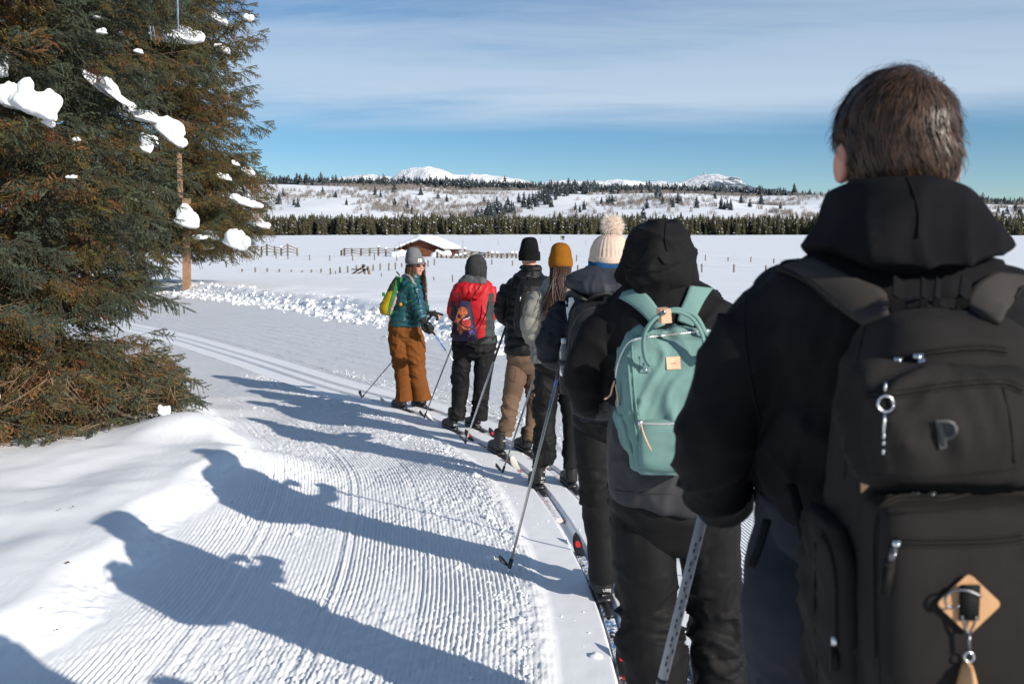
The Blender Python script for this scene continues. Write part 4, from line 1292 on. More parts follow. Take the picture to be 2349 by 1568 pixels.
# ---- the leader, turned round towards the line -------------------------------------------------
def leader():
    f = Fig(10.28)
    TEAL = fabric('teal_down_jacket', (.009, .066, .072), .4, 300, .15, .18, .45)
    RUSTP = fabric('rust_snow_trousers', (.165, .055, .011), .88, 500, .25, .12, .2)
    GREY = fabric('grey_knit', (.155, .155, .16), .95, 260, .5, .12, .1)
    HAIR = mottled('brown_hair', (.13, .070, .040), .35, .45, 60, .4, 200, .002, .4)
    lens = mottled('dark_lens', (.015, .015, .018), .05, .12, 20, 0, spec=.6)
    face = np.array([.72, -.69, -.06])
    hc = f.p(954, 606)
    m = MB(); Ph, Rm = head_parts(m, hc, .071, .093, .112, face)
    f.rings(m, [(650, 925, 955, .06, 0), (690, 915, 955, .08, 0), (735, 905, 955, .09, 0), (775, 900, 958, .09, 0)])
    arm_r = [(944, 650, 13, -.06), (955, 690, 13, -.13), (962, 715, 11, -.16), (971, 735, 8, -.22)]
    arm_l = [(952, 650, 12, .05), (965, 685, 11, .12), (968, 705, 10, .15), (978, 716, 8, .12)]
    leg_l = [(912, 752, 20, 0), (918, 830, 17, 0), (928, 925, 12, 0)]; leg_r = [(946, 752, 20, 0), (955, 830, 17, 0), (969, 922, 12, 0)]
    for q in (arm_r, arm_l, leg_l, leg_r): f.tube(m, q, 10, grow=.45)
    wr, wl = f.p(972, 736, -.22), f.p(980, 717, .12)
    hand(m, wr, (.55, -.1, -.55), (.3, -.8, .3), 1, LOOSE, 1); hand(m, wl, (.9, 0, -.1), (0, -.2, 1), 1, LOOSE, -1)
    me = person(10.28, 'woman in teal jacket and rust trousers turning back, pointing, at the head of the line', m)
    # trousers
    m, ml, mr = MB(), MB(), MB()
    P0 = f.rings(m, [(728, 894, 962, .125, 0), (755, 888, 966, .14, 0), (778, 897, 962, .11, .0), (792, 905, 955, .07, 0)])
    Pl = f.leg(ml, [(914, 775, 26, 0), (920, 810, 24, 0), (924, 850, 20, .01), (927, 885, 20, .0), (929, 918, 22, 0)], 928.0)
    Pr = f.leg(mr, [(946, 775, 26, 0), (951, 812, 24, 0), (957, 850, 20, .01), (964, 885, 20, 0), (969, 916, 22, 0)], 928.0)
    tr = cloth([m, ml, mr], .011, 'trousers', RUSTP, me, [P0, Pl, Pr], .010, 7, 3, stretch=.9)
    seam(tr, [(957, 748), (959, 785), (962, 800)], .004, 'pocket_seam', RUSTP, tr, .001)
    # down jacket
    m = MB()
    T = f.rings(m, [(632, 930, 957, .07, .0), (640, 920, 962, .11, 0), (655, 909, 966, .145, 0), (680, 904, 964, .15, 0), (710, 899, 963, .145, 0), (735, 893, 966, .15, 0), (747, 892, 967, .15, 0)])
    m.tube([f.p(950, 640), f.p(952, 626)], [.07, .062], 14)
    A = f.tube(m, [(944, 650, 17, -.07), (952, 680, 17.5, -.12), (960, 712, 14, -.17), (969, 733, 10.5, -.21)])
    B = f.tube(m, [(955, 655, 15, .06), (966, 690, 14, .12), (972, 706, 12, .15), (978, 714, 10, .13)])
    jk = cloth(m, .011, 'down_jacket', TEAL, me, [T, A, B], .005, 14, 5, (.017, .060), (1.6, 1, 1), it=4)
    seam(jk, [(962, 652), (965, 690), (966, 720), (966, 745)], .004, 'zip', fabric('blue_zip', (.03, .12, .45), .5), jk)
    # gloves
    gloves(me, [(wr, (.55, -.15, -.55), (.35, -.85, .3), 1, (.75, .7, .5), None), (wl, (.95, 0, -.12), (0, -.3, 1), -1, (.8, .9, .6), 0)])
    # beanie with folded edge and patch
    hat = beanie(f, 'beanie', GREY, me, [(566, 941, 955), (570, 934, 962), (580, 931, 967), (592, 930, 970), (602, 931, 973)], cuff=[(590, 929, 972), (597, 929, 974), (605, 930, 975)])
    cf = [o for o in bpy.data.objects if o.parent == hat][-1]
    decal(cf, [[(959, 593), (967, 592.5), (967.5, 600), (959.5, 600.5)]], 'patch', WHITE_PRINT, cf, .004)
    ang = np.linspace(.5, 5.8, 12)
    pts = [(963.3 + 2.3 * math.cos(a), 596.5 + 2.6 * math.sin(a)) for a in ang]
    decal(cf, [[pts[i], pts[i + 1], (963.3, 596.5)] for i in range(11)], 'emblem', fabric('orange_print', (.75, .28, .03), .6), cf, .0055)
    # sunglasses
    g = MB()
    for q in (-1, 1):
        c = Ph(q * .031, .090, .004); Rl = Rm
        rows = [[c + Rl @ np.array([.0245 * math.cos(a) * e, -.006 * (e * math.cos(a)) ** 2 * 2 + d, .022 * math.sin(a) * e]) for a in np.linspace(0, 6.283, 18, endpoint=False)] for e, d in ((.15, .009), (.6, .008), (.95, .005), (1, 0), (.6, -.003))]
        g.grid(rows, True, True)
    gl = build(g, 'sunglasses', lens, me)
    g = MB(); rim = fabric('tortoise_rim', (.20, .05, .02), .3, spec=.5)
    for q in (-1, 1):
        c = Ph(q * .031, .093, .004)
        g.tube([c + Rm @ np.array([.0255 * math.cos(a), .002, .023 * math.sin(a)]) for a in np.linspace(0, 6.283, 18)], .0028, 6)
        g.tube([Ph(q * .055, .090, .012), Ph(q * .078, .03, .012), Ph(q * .078, -.03, .004)], .003, 6)
    g.tube([Ph(-.008, .097, .010), Ph(0, .100, .012), Ph(.008, .097, .010)], .003, 6)
    build(g, 'frame', rim, gl)
    g = MB(); g.ball(Ph(0, .088, -.050), (.021, .008, .0085), 14, 8, Rm); lp = build(g, 'lips', fabric('lips', (.52, .14, .13), .4), me)
    g = MB(); g.ball(Ph(0, .0935, -.048), (.014, .004, .004), 12, 6, Rm); build(g, 'teeth', WHITE_PRINT, me)
    # long hair
    rs = np.random.RandomState(5); h = MB()
    for k in range(900):
        a = rs.uniform(-2.75, 2.75) if k % 3 else rs.choice([-1, 1]) * rs.uniform(1.0, 1.75)
        x, y = math.sin(a + math.pi) * .078, math.cos(a + math.pi) * .098
        if y > .045: continue
        p0 = Ph(x, y, -.005); d = Rm @ np.array([x * .55, y * .35 - .01, 0])
        ln = rs.uniform(.26, .46); w = rs.uniform(-.025, .025); ph = rs.uniform(0, 6)
        pts = []
        for t in np.linspace(0, 1, 9):
            q = p0 + d * (1.5 * t * (1 - .35 * t)) + np.array([w * math.sin(ph + 5 * t) + .03 * t * (1 if x > 0 else 0), -.035 * t + .012 * math.sin(ph + 4 * t), -ln * t])
            pts.append(q)
        h.tube(pts, np.linspace(.0024, .0010, 9), 4, flat=.5)
    build(h, 'hair', HAIR, me)
    # boots
    L, Rr, T = feet(10.28)
    for hp, uv in ((L, (1617, 1610)), (Rr, (1700, 1603))): boot(me, hp + np.array([T[0], T[1], 0]) * .03, T, shaft=.15)
    return me, jk
P1, J1 = leader()

def leader_pack():
    f = Fig(10.2)
    GREEN_ = fabric('green_nylon', (.016, .15, .030), .5, 400, .2, .12, .35)
    YEL = fabric('yellow_nylon', (.40, .29, .008), .5, 400, .2, .12, .35)
    OLV = fabric('dark_olive_nylon', (.045, .05, .03), .6, 400)
    PINK = fabric('pink_print', (.80, .28, .52), .6, 400, 0)
    root = empty('backpack', f.p(897, 728))
    m = MB()
    f.tube(m, [(917, 634, 9, .02), (909, 655, 15, .02), (899, 685, 19, .02), (890, 710, 21, .02), (888, 722, 15, .02)], 18, grow=1.0)
    f.tube(m, [(921, 640, 8, .1), (914, 665, 13, .1), (906, 695, 14, .1), (899, 720, 13, .1)], 18)
    Pm = [f.p(921, 634), f.p(895, 722)]
    b = cloth(m, .010, 'main_body', GREEN_, root, [Pm], .006, 12, 8)
    v = np.array([q.co[:] for q in b.data.vertices]) + WORLD[root.name]
    b.data.materials.append(YEL); b.data.materials.append(OLV)
    # yellow front pocket on the side turned away from her back, olive mesh above
    pu = 512 + FPX * v[:, 0] / v[:, 1]
    mi = []
    for p in b.data.polygons:
        c = v[list(p.vertices)].mean(0); 
        dd = c[1] * math.cos(PITCH) - (c[2] - CAM_H) * math.sin(PITCH); up = c[1] * math.sin(PITCH) + (c[2] - CAM_H) * math.cos(PITCH)
        U, V_ = (512 + FPX * c[0] / dd) * 2.2939, (341.5 - FPX * up / dd) * 2.2939
        edge = np.interp(V_, [625, 665, 700, 735], [912, 903, 893, 890])
        mi.append(0 if U > edge else (1 if V_ > 668 + (U - 885) * -.1 else 2))
    b.data.polygons.foreach_set('material_index', mi)
    lettering(b, 'cotopaxi', 896.5, 727, 917.5, 669, 6.5, PINK, b, .003, bold=.02)
    seam(b, [(912, 632), (903, 665), (893, 700), (889, 728)], .005, 'piping', GREEN_, b, .001)
    m = MB(); f.tube(m, [(917, 632, 1.6, 0), (913, 626, 1.6, 0), (909, 622, 1.6, 0)]); build(m, 'haul_loop', BLACK_GLOVE, root)
    m = MB(); m.tube([f.p(922, 634, -.05), f.p(930, 628, -.1), f.p(943, 636, -.16), f.p(950, 650, -.18)], .018, 8, sub=5, flat=.3); build(m, 'shoulder_strap', fabric('grey_strap', (.20, .22, .21), .8), root)
    m = MB(); m.tube([f.p(917, 705, -.10), f.p(930, 696, -.17), f.p(944, 688, -.20)], .012, 6, sub=5, flat=.25); build(m, 'side_strap', GREEN_, root)
    m = MB(); m.tube([f.p(962, 652, -.14), f.p(965, 680, -.15), f.p(964, 695, -.15)], .010, 6, sub=5, flat=.3); build(m, 'chest_strap', fabric('blue_strap', (.02, .11, .50), .5), root)
    m = MB(); m.tube([f.p(895, 728, -.05), f.p(891, 740, -.05), f.p(887, 757, -.05)], [.008, .007, .005], 6, sub=4, flat=.3); build(m, 'dangling_webbing', fabric('pale_webbing', (.45, .38, .25), .8), root)
    m = MB(); m.box(f.p(880, 674, -.06), (.028, .014, .036)); build(m, 'green_buckle', GREEN_, root)
    m = MB(); m.ball(f.p(919, 698, -.10), (.017, .015, .022), 10, 8); build(m, 'orange_buckle', fabric('orange_plastic', (.65, .20, .03), .4), root)
    tag(root, 'green and yellow backpack with pink lettering on the turning woman', 'backpack')
leader_pack()
POLE_BLUE = mottled('pole_blue_white', (.10, .16, .45), .3, .35, 60)
POLE_GREY = mottled('pole_grey', (.34, .34, .35), .08, .3, 40, spec=.5)
POLE_SILVER = mottled('pole_silver', (.55, .53, .47), .06, .28, 40, spec=.5); POLE_SILVER.node_tree.nodes['Principled BSDF'].inputs['Metallic'].default_value = .6
POLE_BLACK = mottled('pole_black', (.022, .022, .024), .1, .3, 40, spec=.5)
POLE_WHITE = mottled('pole_white', (.78, .78, .78), .05, .35, 40)
f1 = Fig(10.28)
ski_pole(f1.p(984, 748, -.25), av(1105, 920, 10.6), 'blue and silver ski pole in the lowered hand of the turning woman', POLE_BLUE, POLE_SILVER, .30)
ski_pole(f1.p(992, 720, .14), at(360, 399, 10.77), 'dark ski pole of the turning woman, planted left of her trousers', POLE_GREY, POLE_GREY, .5, .007)

# ---- red jacket --------------------------------------------------------------------------------
def red_jacket():
    f = Fig(9.04)
    RED = fabric('red_shell', (.42, .006, .012), .55, 400, .2, .10, .3)
    GREYP = fabric('grey_green_panel', (.038, .048, .046), .7, 400, .2, .12)
    FLEECE = fabric('charcoal_fleece', (.036, .036, .038), .95, 160, .8, .2, .1)
    FLEECE2 = fabric('grey_fleece', (.085, .085, .092), .95, 120, .8, .35, .1)
    m = MB(); Ph, Rm = head_parts(m, f.p(1092, 612, .014), .068, .084, .10, (-.15, 1, 0))
    f.rings(m, [(655, 1070, 1115, .06, 0), (700, 1060, 1120, .09, 0), (780, 1050, 1130, .09, 0)])
    aL = [(1047, 665, 12, 0), (1038, 722, 11, .02), (1055, 735, 9, .25)]; aR = [(1128, 665, 12, 0), (1135, 722, 11, .02), (1118, 735, 9, .25)]
    lL = [(1066, 790, 20, 0), (1056, 870, 15, 0), (1047, 968, 11, 0)]; lR = [(1108, 790, 20, 0), (1105, 870, 15, 0), (1097, 968, 11, 0)]
    for q in (aL, aR): f.tube(m, q, 10, grow=.42)
    for q in (lL, lR): f.tube(m, [(a, b, c, d + .02) for a, b, c, d in q], 10, grow=.28)
    wl, wr = f.p(1062, 735, .32), f.p(1110, 735, .32)
    hand(m, wl, (.1, .8, 0), (-.6, 0, .6), 1, FIST, 1); hand(m, wr, (-.1, .8, 0), (.6, 0, .6), 1, FIST, -1)
    me = person(9.04, 'person in red jacket and charcoal hood, seen from behind, second in line', m)
    m, ml, mr = MB(), MB(), MB(); P0 = f.rings(m, [(770, 1040, 1138, .13, 0), (800, 1038, 1137, .14, 0), (818, 1054, 1122, .09, 0), (828, 1064, 1112, .05, 0)])
    A = f.leg(ml, [(1062, 808, 24, 0), (1058, 850, 22, 0), (1057, 890, 20, .01), (1052, 930, 18, 0), (1048, 963, 17.5, 0)], 1089.0)
    B = f.leg(mr, [(1111, 808, 25, 0), (1108, 850, 23, 0), (1105, 890, 20, .01), (1102, 930, 19, 0), (1100, 963, 19, 0)], 1089.0)
    cloth([m, ml, mr], .011, 'trousers', BLACK_PANTS, me, [P0, A, B], .013, 8, 11)
    m = MB()
    T = f.rings(m, [(640, 1062, 1112, .09, 0), (650, 1046, 1126, .11, 0), (665, 1040, 1132, .125, 0), (700, 1042, 1132, .13, 0), (745, 1044, 1134, .13, 0), (770, 1041, 1137, .135, 0), (786, 1040, 1139, .135, 0)])
    A = f.tube(m, [(1049, 662, 13.5, .0), (1041, 692, 14, .0), (1039, 718, 13.5, .04), (1050, 735, 11, .20)])
    B = f.tube(m, [(1124, 660, 14, .0), (1130, 692, 13.5, .0), (1132, 718, 13, .04), (1118, 735, 11, .20)])
    jk = cloth(m, .010, 'jacket', [RED, GREYP], me, [T, A, B], .010, 10, 2, weight=(1.5, 1, 1))
    v = np.array([q.co[:] for q in jk.data.vertices]) + WORLD[me.name]
    mi = []
    for p in jk.data.polygons:
        c = v[list(p.vertices)].mean(0); dd = c[1] * math.cos(PITCH) - (c[2] - CAM_H) * math.sin(PITCH); up = c[1] * math.sin(PITCH) + (c[2] - CAM_H) * math.cos(PITCH)
        U, V_ = (512 + FPX * c[0] / dd) * 2.2939, (341.5 - FPX * up / dd) * 2.2939
        right = V_ > 672 and U > np.interp(V_, [672, 700, 740, 770, 786], [1122, 1116, 1114, 1112, 1102]) and not (U > 1133 and V_ < 735)
        left = V_ > 690 and U < np.interp(V_, [690, 720, 760, 786], [1043, 1046, 1046, 1042]) and U > 1033
        mi.append(1 if right or left else 0)
    jk.data.polygons.foreach_set('material_index', mi)
    seam(jk, [(1042, 780), (1075, 783), (1110, 783), (1136, 782)], .003, 'hem_seam', GREYP, jk)
    # collapsed hood with fleece lining
    m = MB(); f.rings(m, [(641, 1056, 1114, .09, -.03), (652, 1040, 1119, .12, -.05), (668, 1038, 1112, .115, -.08), (682, 1042, 1098, .08, -.09), (690, 1048, 1086, .05, -.09)])
    hd = cloth(m, .010, 'hood', RED, me, [[f.p(1045, 660), f.p(1112, 655)]], .012, 8, 7)
    m = MB(); f.rings(m, [(629, 1066, 1108, .08, -.02), (640, 1052, 1117, .105, -.04), (650, 1048, 1119, .115, -.055)])
    cloth(m, .010, 'hood_lining', FLEECE2, hd, [[f.p(1045, 650), f.p(1112, 645)]], .010, 12, 4)
    # snug fleece hood on the head
    m = MB(); f.rings(m, [(583, 1086, 1100, .03, .0), (587, 1078, 1108, .075, 0), (596, 1071, 1114, .105, 0), (612, 1067, 1117, .118, 0), (628, 1067, 1117, .115, 0), (645, 1066, 1116, .10, 0)], pw=2.1)
    fh = cloth(m, .009, 'fleece_hood', FLEECE, me, [[f.p(1092, 585), f.p(1092, 640)]], .003, 9, 4)
    seam(fh, [(1096, 584), (1101, 600), (1103, 622), (1101, 640)], .0025, 'seam', FLEECE, fh)
    gloves(me, [(wl, (.1, .8, 0), (-.6, 0, .6), 1, FIST, None), (wr, (-.1, .8, 0), (.6, 0, .6), -1, FIST, None)])
    L, Rr, T = feet(9.04); t3 = np.array([T[0], T[1], 0]) * .02
    boot(me, L + t3, T, text=[('BYUI', (1041, 976, 1054, 4)), ('XC 410', (1040, 983, 1055, 4))]); boot(me, Rr + t3, T, text=[('BYUI', (1091, 976, 1104, 4)), ('XC 410', (1090, 983, 1105, 4))])
    return me, jk
P2, J2 = red_jacket()
def drawstring_bag():
    f = Fig(8.80)
    NAVY = mottled('galaxy_print', (.014, .011, .032), .8, .65, 7, .3, 300, .001)
    root = empty('drawstring_bag', f.p(1062, 780))
    m = MB(); P = f.rings(m, [(688, 1052, 1079, .02, .02), (700, 1048, 1083, .045, .01), (725, 1040, 1088, .07, 0), (755, 1036, 1093, .085, 0), (772, 1034, 1094, .08, 0), (781, 1042, 1088, .06, 0)], pw=2.6)
    b = cloth(m, .008, 'bag_body', NAVY, root, [[f.p(1066, 690), f.p(1066, 780)]], .006, 10, 4, stretch=.6)
    ORG = mottled('orange_print_beast', (.33, .085, .032), .75, .7, 45); RED_ = mottled('red_print_mouth', (.36, .03, .022), .3, .7, 30); PUR = mottled('purple_print', (.10, .05, .22), .5, .7, 30)
    decal(b, [[(1052, 707), (1060, 702), (1070, 706), (1074, 716), (1068, 724), (1060, 730), (1051, 738), (1046, 726)], [(1046, 726), (1051, 738), (1058, 745), (1064, 756), (1058, 768), (1046, 776), (1039, 770), (1039, 745)], [(1058, 745), (1072, 752), (1080, 752), (1076, 758), (1064, 757)]], 'beast_print', ORG, b, .003)
    decal(b, [[(1060, 732), (1070, 728), (1079, 733), (1081, 743), (1076, 750), (1066, 747), (1059, 741)]], 'mouth_print', RED_, b, .0035)
    decal(b, [[(1063 + 2.6 * i, 731.5 - .9 * i), (1065.2 + 2.6 * i, 730.8 - .9 * i), (1064.4 + 2.6 * i, 734.5 - .9 * i)] for i in range(6)], 'teeth_print', WHITE_PRINT, b, .004)
    decal(b, [[(1080, 715), (1086, 720), (1087, 735), (1082, 738), (1078, 726)], [(1082, 745), (1090, 750), (1090, 765), (1078, 766), (1072, 760)]], 'nebula_print', PUR, b, .003)
    for pts in ([(1077, 690, -.0), (1092, 668, -.02), (1103, 652, -.06)], [(1092, 768, .0), (1104, 742, .06), (1116, 715, .07), (1121, 690, .06)], [(1037, 765, 0), (1040, 735, .05), (1046, 700, .08)], [(1056, 690, 0), (1052, 670, -.08)]):
        m = MB(); m.tube([f.p(*q) for q in pts], .0055, 6, sub=6); build(m, 'drawstring', BLACK_GLOVE, root)
    for u, v in ((1037, 768), (1092, 770)):
        m = MB(); m.ball(f.p(u, v), (.018, .02, .022), 10, 8); build(m, 'corner_tab', BLACK_GLOVE, root)
    tag(root, 'drawstring bag with an orange roaring dinosaur print on the red jacket', 'bag')
drawstring_bag()
ski_pole(av(1062, 730, 9.25), at(423, 420, 9.42), 'grey ski pole planted left of the person in the red jacket', POLE_GREY, POLE_GREY, .5, .0075)

# ---- black down jacket -------------------------------------------------------------------------
def black_puffer():
    f = Fig(7.96)
    DOWN = fabric('black_down_jacket', (.0085, .0085, .0095), .5, 300, .15, .2, .2)
    KHAKI = fabric('khaki_trousers', (.145, .092, .060), .88, 500, .3, .12, .15)
    m = MB(); Ph, Rm = head_parts(m, f.p(1214, 583, .014), .075, .084, .112, (-.25, 1, 0))
    f.rings(m, [(630, 1185, 1240, .07, 0), (700, 1175, 1245, .1, 0), (800, 1175, 1240, .1, 0)])
    aL = [(1163, 655, 14, 0), (1150, 715, 13, 0), (1172, 732, 10, .28)]; aR = [(1252, 655, 14, .05), (1262, 715, 13, .05), (1235, 732, 10, .3)]
    lL = [(1188, 820, 22, 0), (1172, 905, 17, 0), (1158, 1000, 12, 0)]; lR = [(1228, 820, 22, 0), (1228, 905, 17, 0), (1218, 1000, 12, 0)]
    for q in (aL, aR): f.tube(m, q, 10, grow=.42)
    for q in (lL, lR): f.tube(m, [(a, b, c, d + .02) for a, b, c, d in q], 10, grow=.28)
    wl, wr = f.p(1178, 728, .34), f.p(1228, 728, .36)
    hand(m, wl, (.2, .8, .1), (-.6, 0, .6), 1, FIST, 1); hand(m, wr, (-.2, .8, .1), (.6, 0, .6), 1, FIST, -1)
    me = person(7.96, 'person in black down jacket, black beanie and khaki trousers, third in line', m)
    m, ml, mr = MB(), MB(), MB(); P0 = f.rings(m, [(795, 1163, 1250, .13, 0), (822, 1160, 1250, .14, 0), (845, 1174, 1236, .09, .0), (858, 1184, 1226, .05, 0)])
    A = f.leg(ml, [(1188, 835, 27, 0), (1182, 868, 26, 0), (1173, 905, 21, .02), (1168, 945, 18, 0), (1159, 996, 16.5, 0)], 1206.5)
    B = f.leg(mr, [(1228, 835, 26, .05), (1228, 868, 24, .06), (1227, 915, 20, .1), (1222, 960, 17, .06), (1215, 1010, 15.5, .02)], 1206.5)
    tr = cloth([m, ml, mr], .010, 'trousers', KHAKI, me, [P0, A, B], .010, 8, 21)
    seam(tr, [(1167, 842), (1182, 845), (1182, 862), (1178, 876)], .003, 'pocket_seam', KHAKI, tr)
    m = MB(); P, r = f.path([(1160, 988, 17, 0), (1158, 998, 17.5, 0)]); m.tube(P, r, 16); cloth(m, .008, 'turn_up', KHAKI, tr, None, 0)
    m = MB()
    T = f.rings(m, [(606, 1197, 1240, .085, 0), (622, 1194, 1241, .09, 0), (630, 1182, 1247, .11, 0), (642, 1164, 1260, .13, .02), (665, 1158, 1264, .15, .02), (710, 1162, 1260, .15, .02), (760, 1160, 1255, .145, .01), (800, 1156, 1254, .15, 0), (812, 1158, 1252, .145, 0)], yaw=.25)
    A = f.tube(m, [(1168, 655, 17, .0), (1154, 688, 18, -.01), (1151, 718, 17, .03), (1164, 733, 14, .16), (1175, 732, 11, .28)])
    B = f.tube(m, [(1252, 655, 17, .08), (1262, 690, 17, .08), (1260, 720, 15, .12), (1240, 732, 12, .28)])
    jk = cloth(m, .0095, 'down_jacket', DOWN, me, [T, A, B], .004, 16, 9, (.014, .066), (1.6, 1, 1), it=4)
    beanie(f, 'beanie', BLACK_KNIT, me, [(543, 1206, 1225), (547, 1199, 1230), (556, 1195, 1234), (568, 1192, 1236), (585, 1190, 1238), (596, 1190, 1239)], cuff=[(575, 1189.5, 1239), (586, 1188.5, 1240), (597, 1189, 1240)])
    gloves(me, [(wl, (.2, .8, .1), (-.6, 0, .6), 1, FIST, None), (wr, (-.2, .8, .1), (.6, 0, .6), -1, FIST, None)])
    L, Rr, T = feet(7.96); t3 = np.array([T[0], T[1], 0]) * .02
    boot(me, L + t3, T, size=1.08, shaft=.18, text=[('48', (1154, 1012, 1160, 4))]); boot(me, Rr + t3 + np.array([.0, .02, 0]), T, size=1.08, shaft=.18)
    return me, jk
P3, J3 = black_puffer()
def laptop_pack():
    f = Fig(7.72)
    NYL = fabric('black_pack_nylon', (.007, .007, .0075), .65, 350, .3, .2, .3)
    root = empty('backpack', f.p(1215, 775))
    m = MB(); f.rings(m, [(640, 1196, 1250, .05, .03), (655, 1188, 1258, .09, 0), (690, 1182, 1262, .105, 0), (735, 1177, 1258, .105, 0), (762, 1180, 1254, .09, 0), (772, 1190, 1246, .06, 0)], yaw=.25, pw=3)
    b = cloth(m, .009, 'main_body', NYL, root, [[f.p(1220, 640), f.p(1215, 770)]], .006, 9, 3)
    m = MB(); f.rings(m, [(668, 1195, 1248, .03, -.09), (700, 1188, 1250, .05, -.10), (740, 1185, 1246, .05, -.10), (760, 1192, 1240, .03, -.08)], yaw=.25, pw=3)
    pk = cloth(m, .009, 'front_pocket', NYL, root, None, 0)
    seam(pk, [(1192, 690), (1200, 674), (1225, 668), (1246, 676)], .004, 'zip', BLACK_PLASTIC, pk)
    m = MB(); m.tube([f.p(1178, 648, .25), f.p(1185, 632, .2), f.p(1198, 636, .1), f.p(1206, 650, .03)], .028, 8, sub=6, flat=.3); build(m, 'shoulder_strap', NYL, root)
    m = MB(); m.tube([f.p(1258, 650, .28), f.p(1250, 634, .22), f.p(1240, 638, .12), f.p(1236, 650, .03)], .028, 8, sub=6, flat=.3); build(m, 'shoulder_strap', NYL, root)
    m = MB(); m.tube([f.p(1206, 643, .02), f.p(1212, 636, -.02), f.p(1222, 636, -.02), f.p(1228, 642, .02)], .008, 6, sub=6); build(m, 'grab_handle', NYL, root)
    m = MB(); m.box(onto(pk, 1194, 684, .004), (.008, .006, .04)); build(m, 'zip_pull', STEEL, pk)
    tag(root, 'black backpack on the person in black down jacket and khaki trousers', 'backpack')
laptop_pack()
ski_pole(av(1171, 718, 8.16), at(464, 446, 8.15), 'black and white ski pole beside the khaki trousers', POLE_BLACK, POLE_WHITE, .36, .0095)

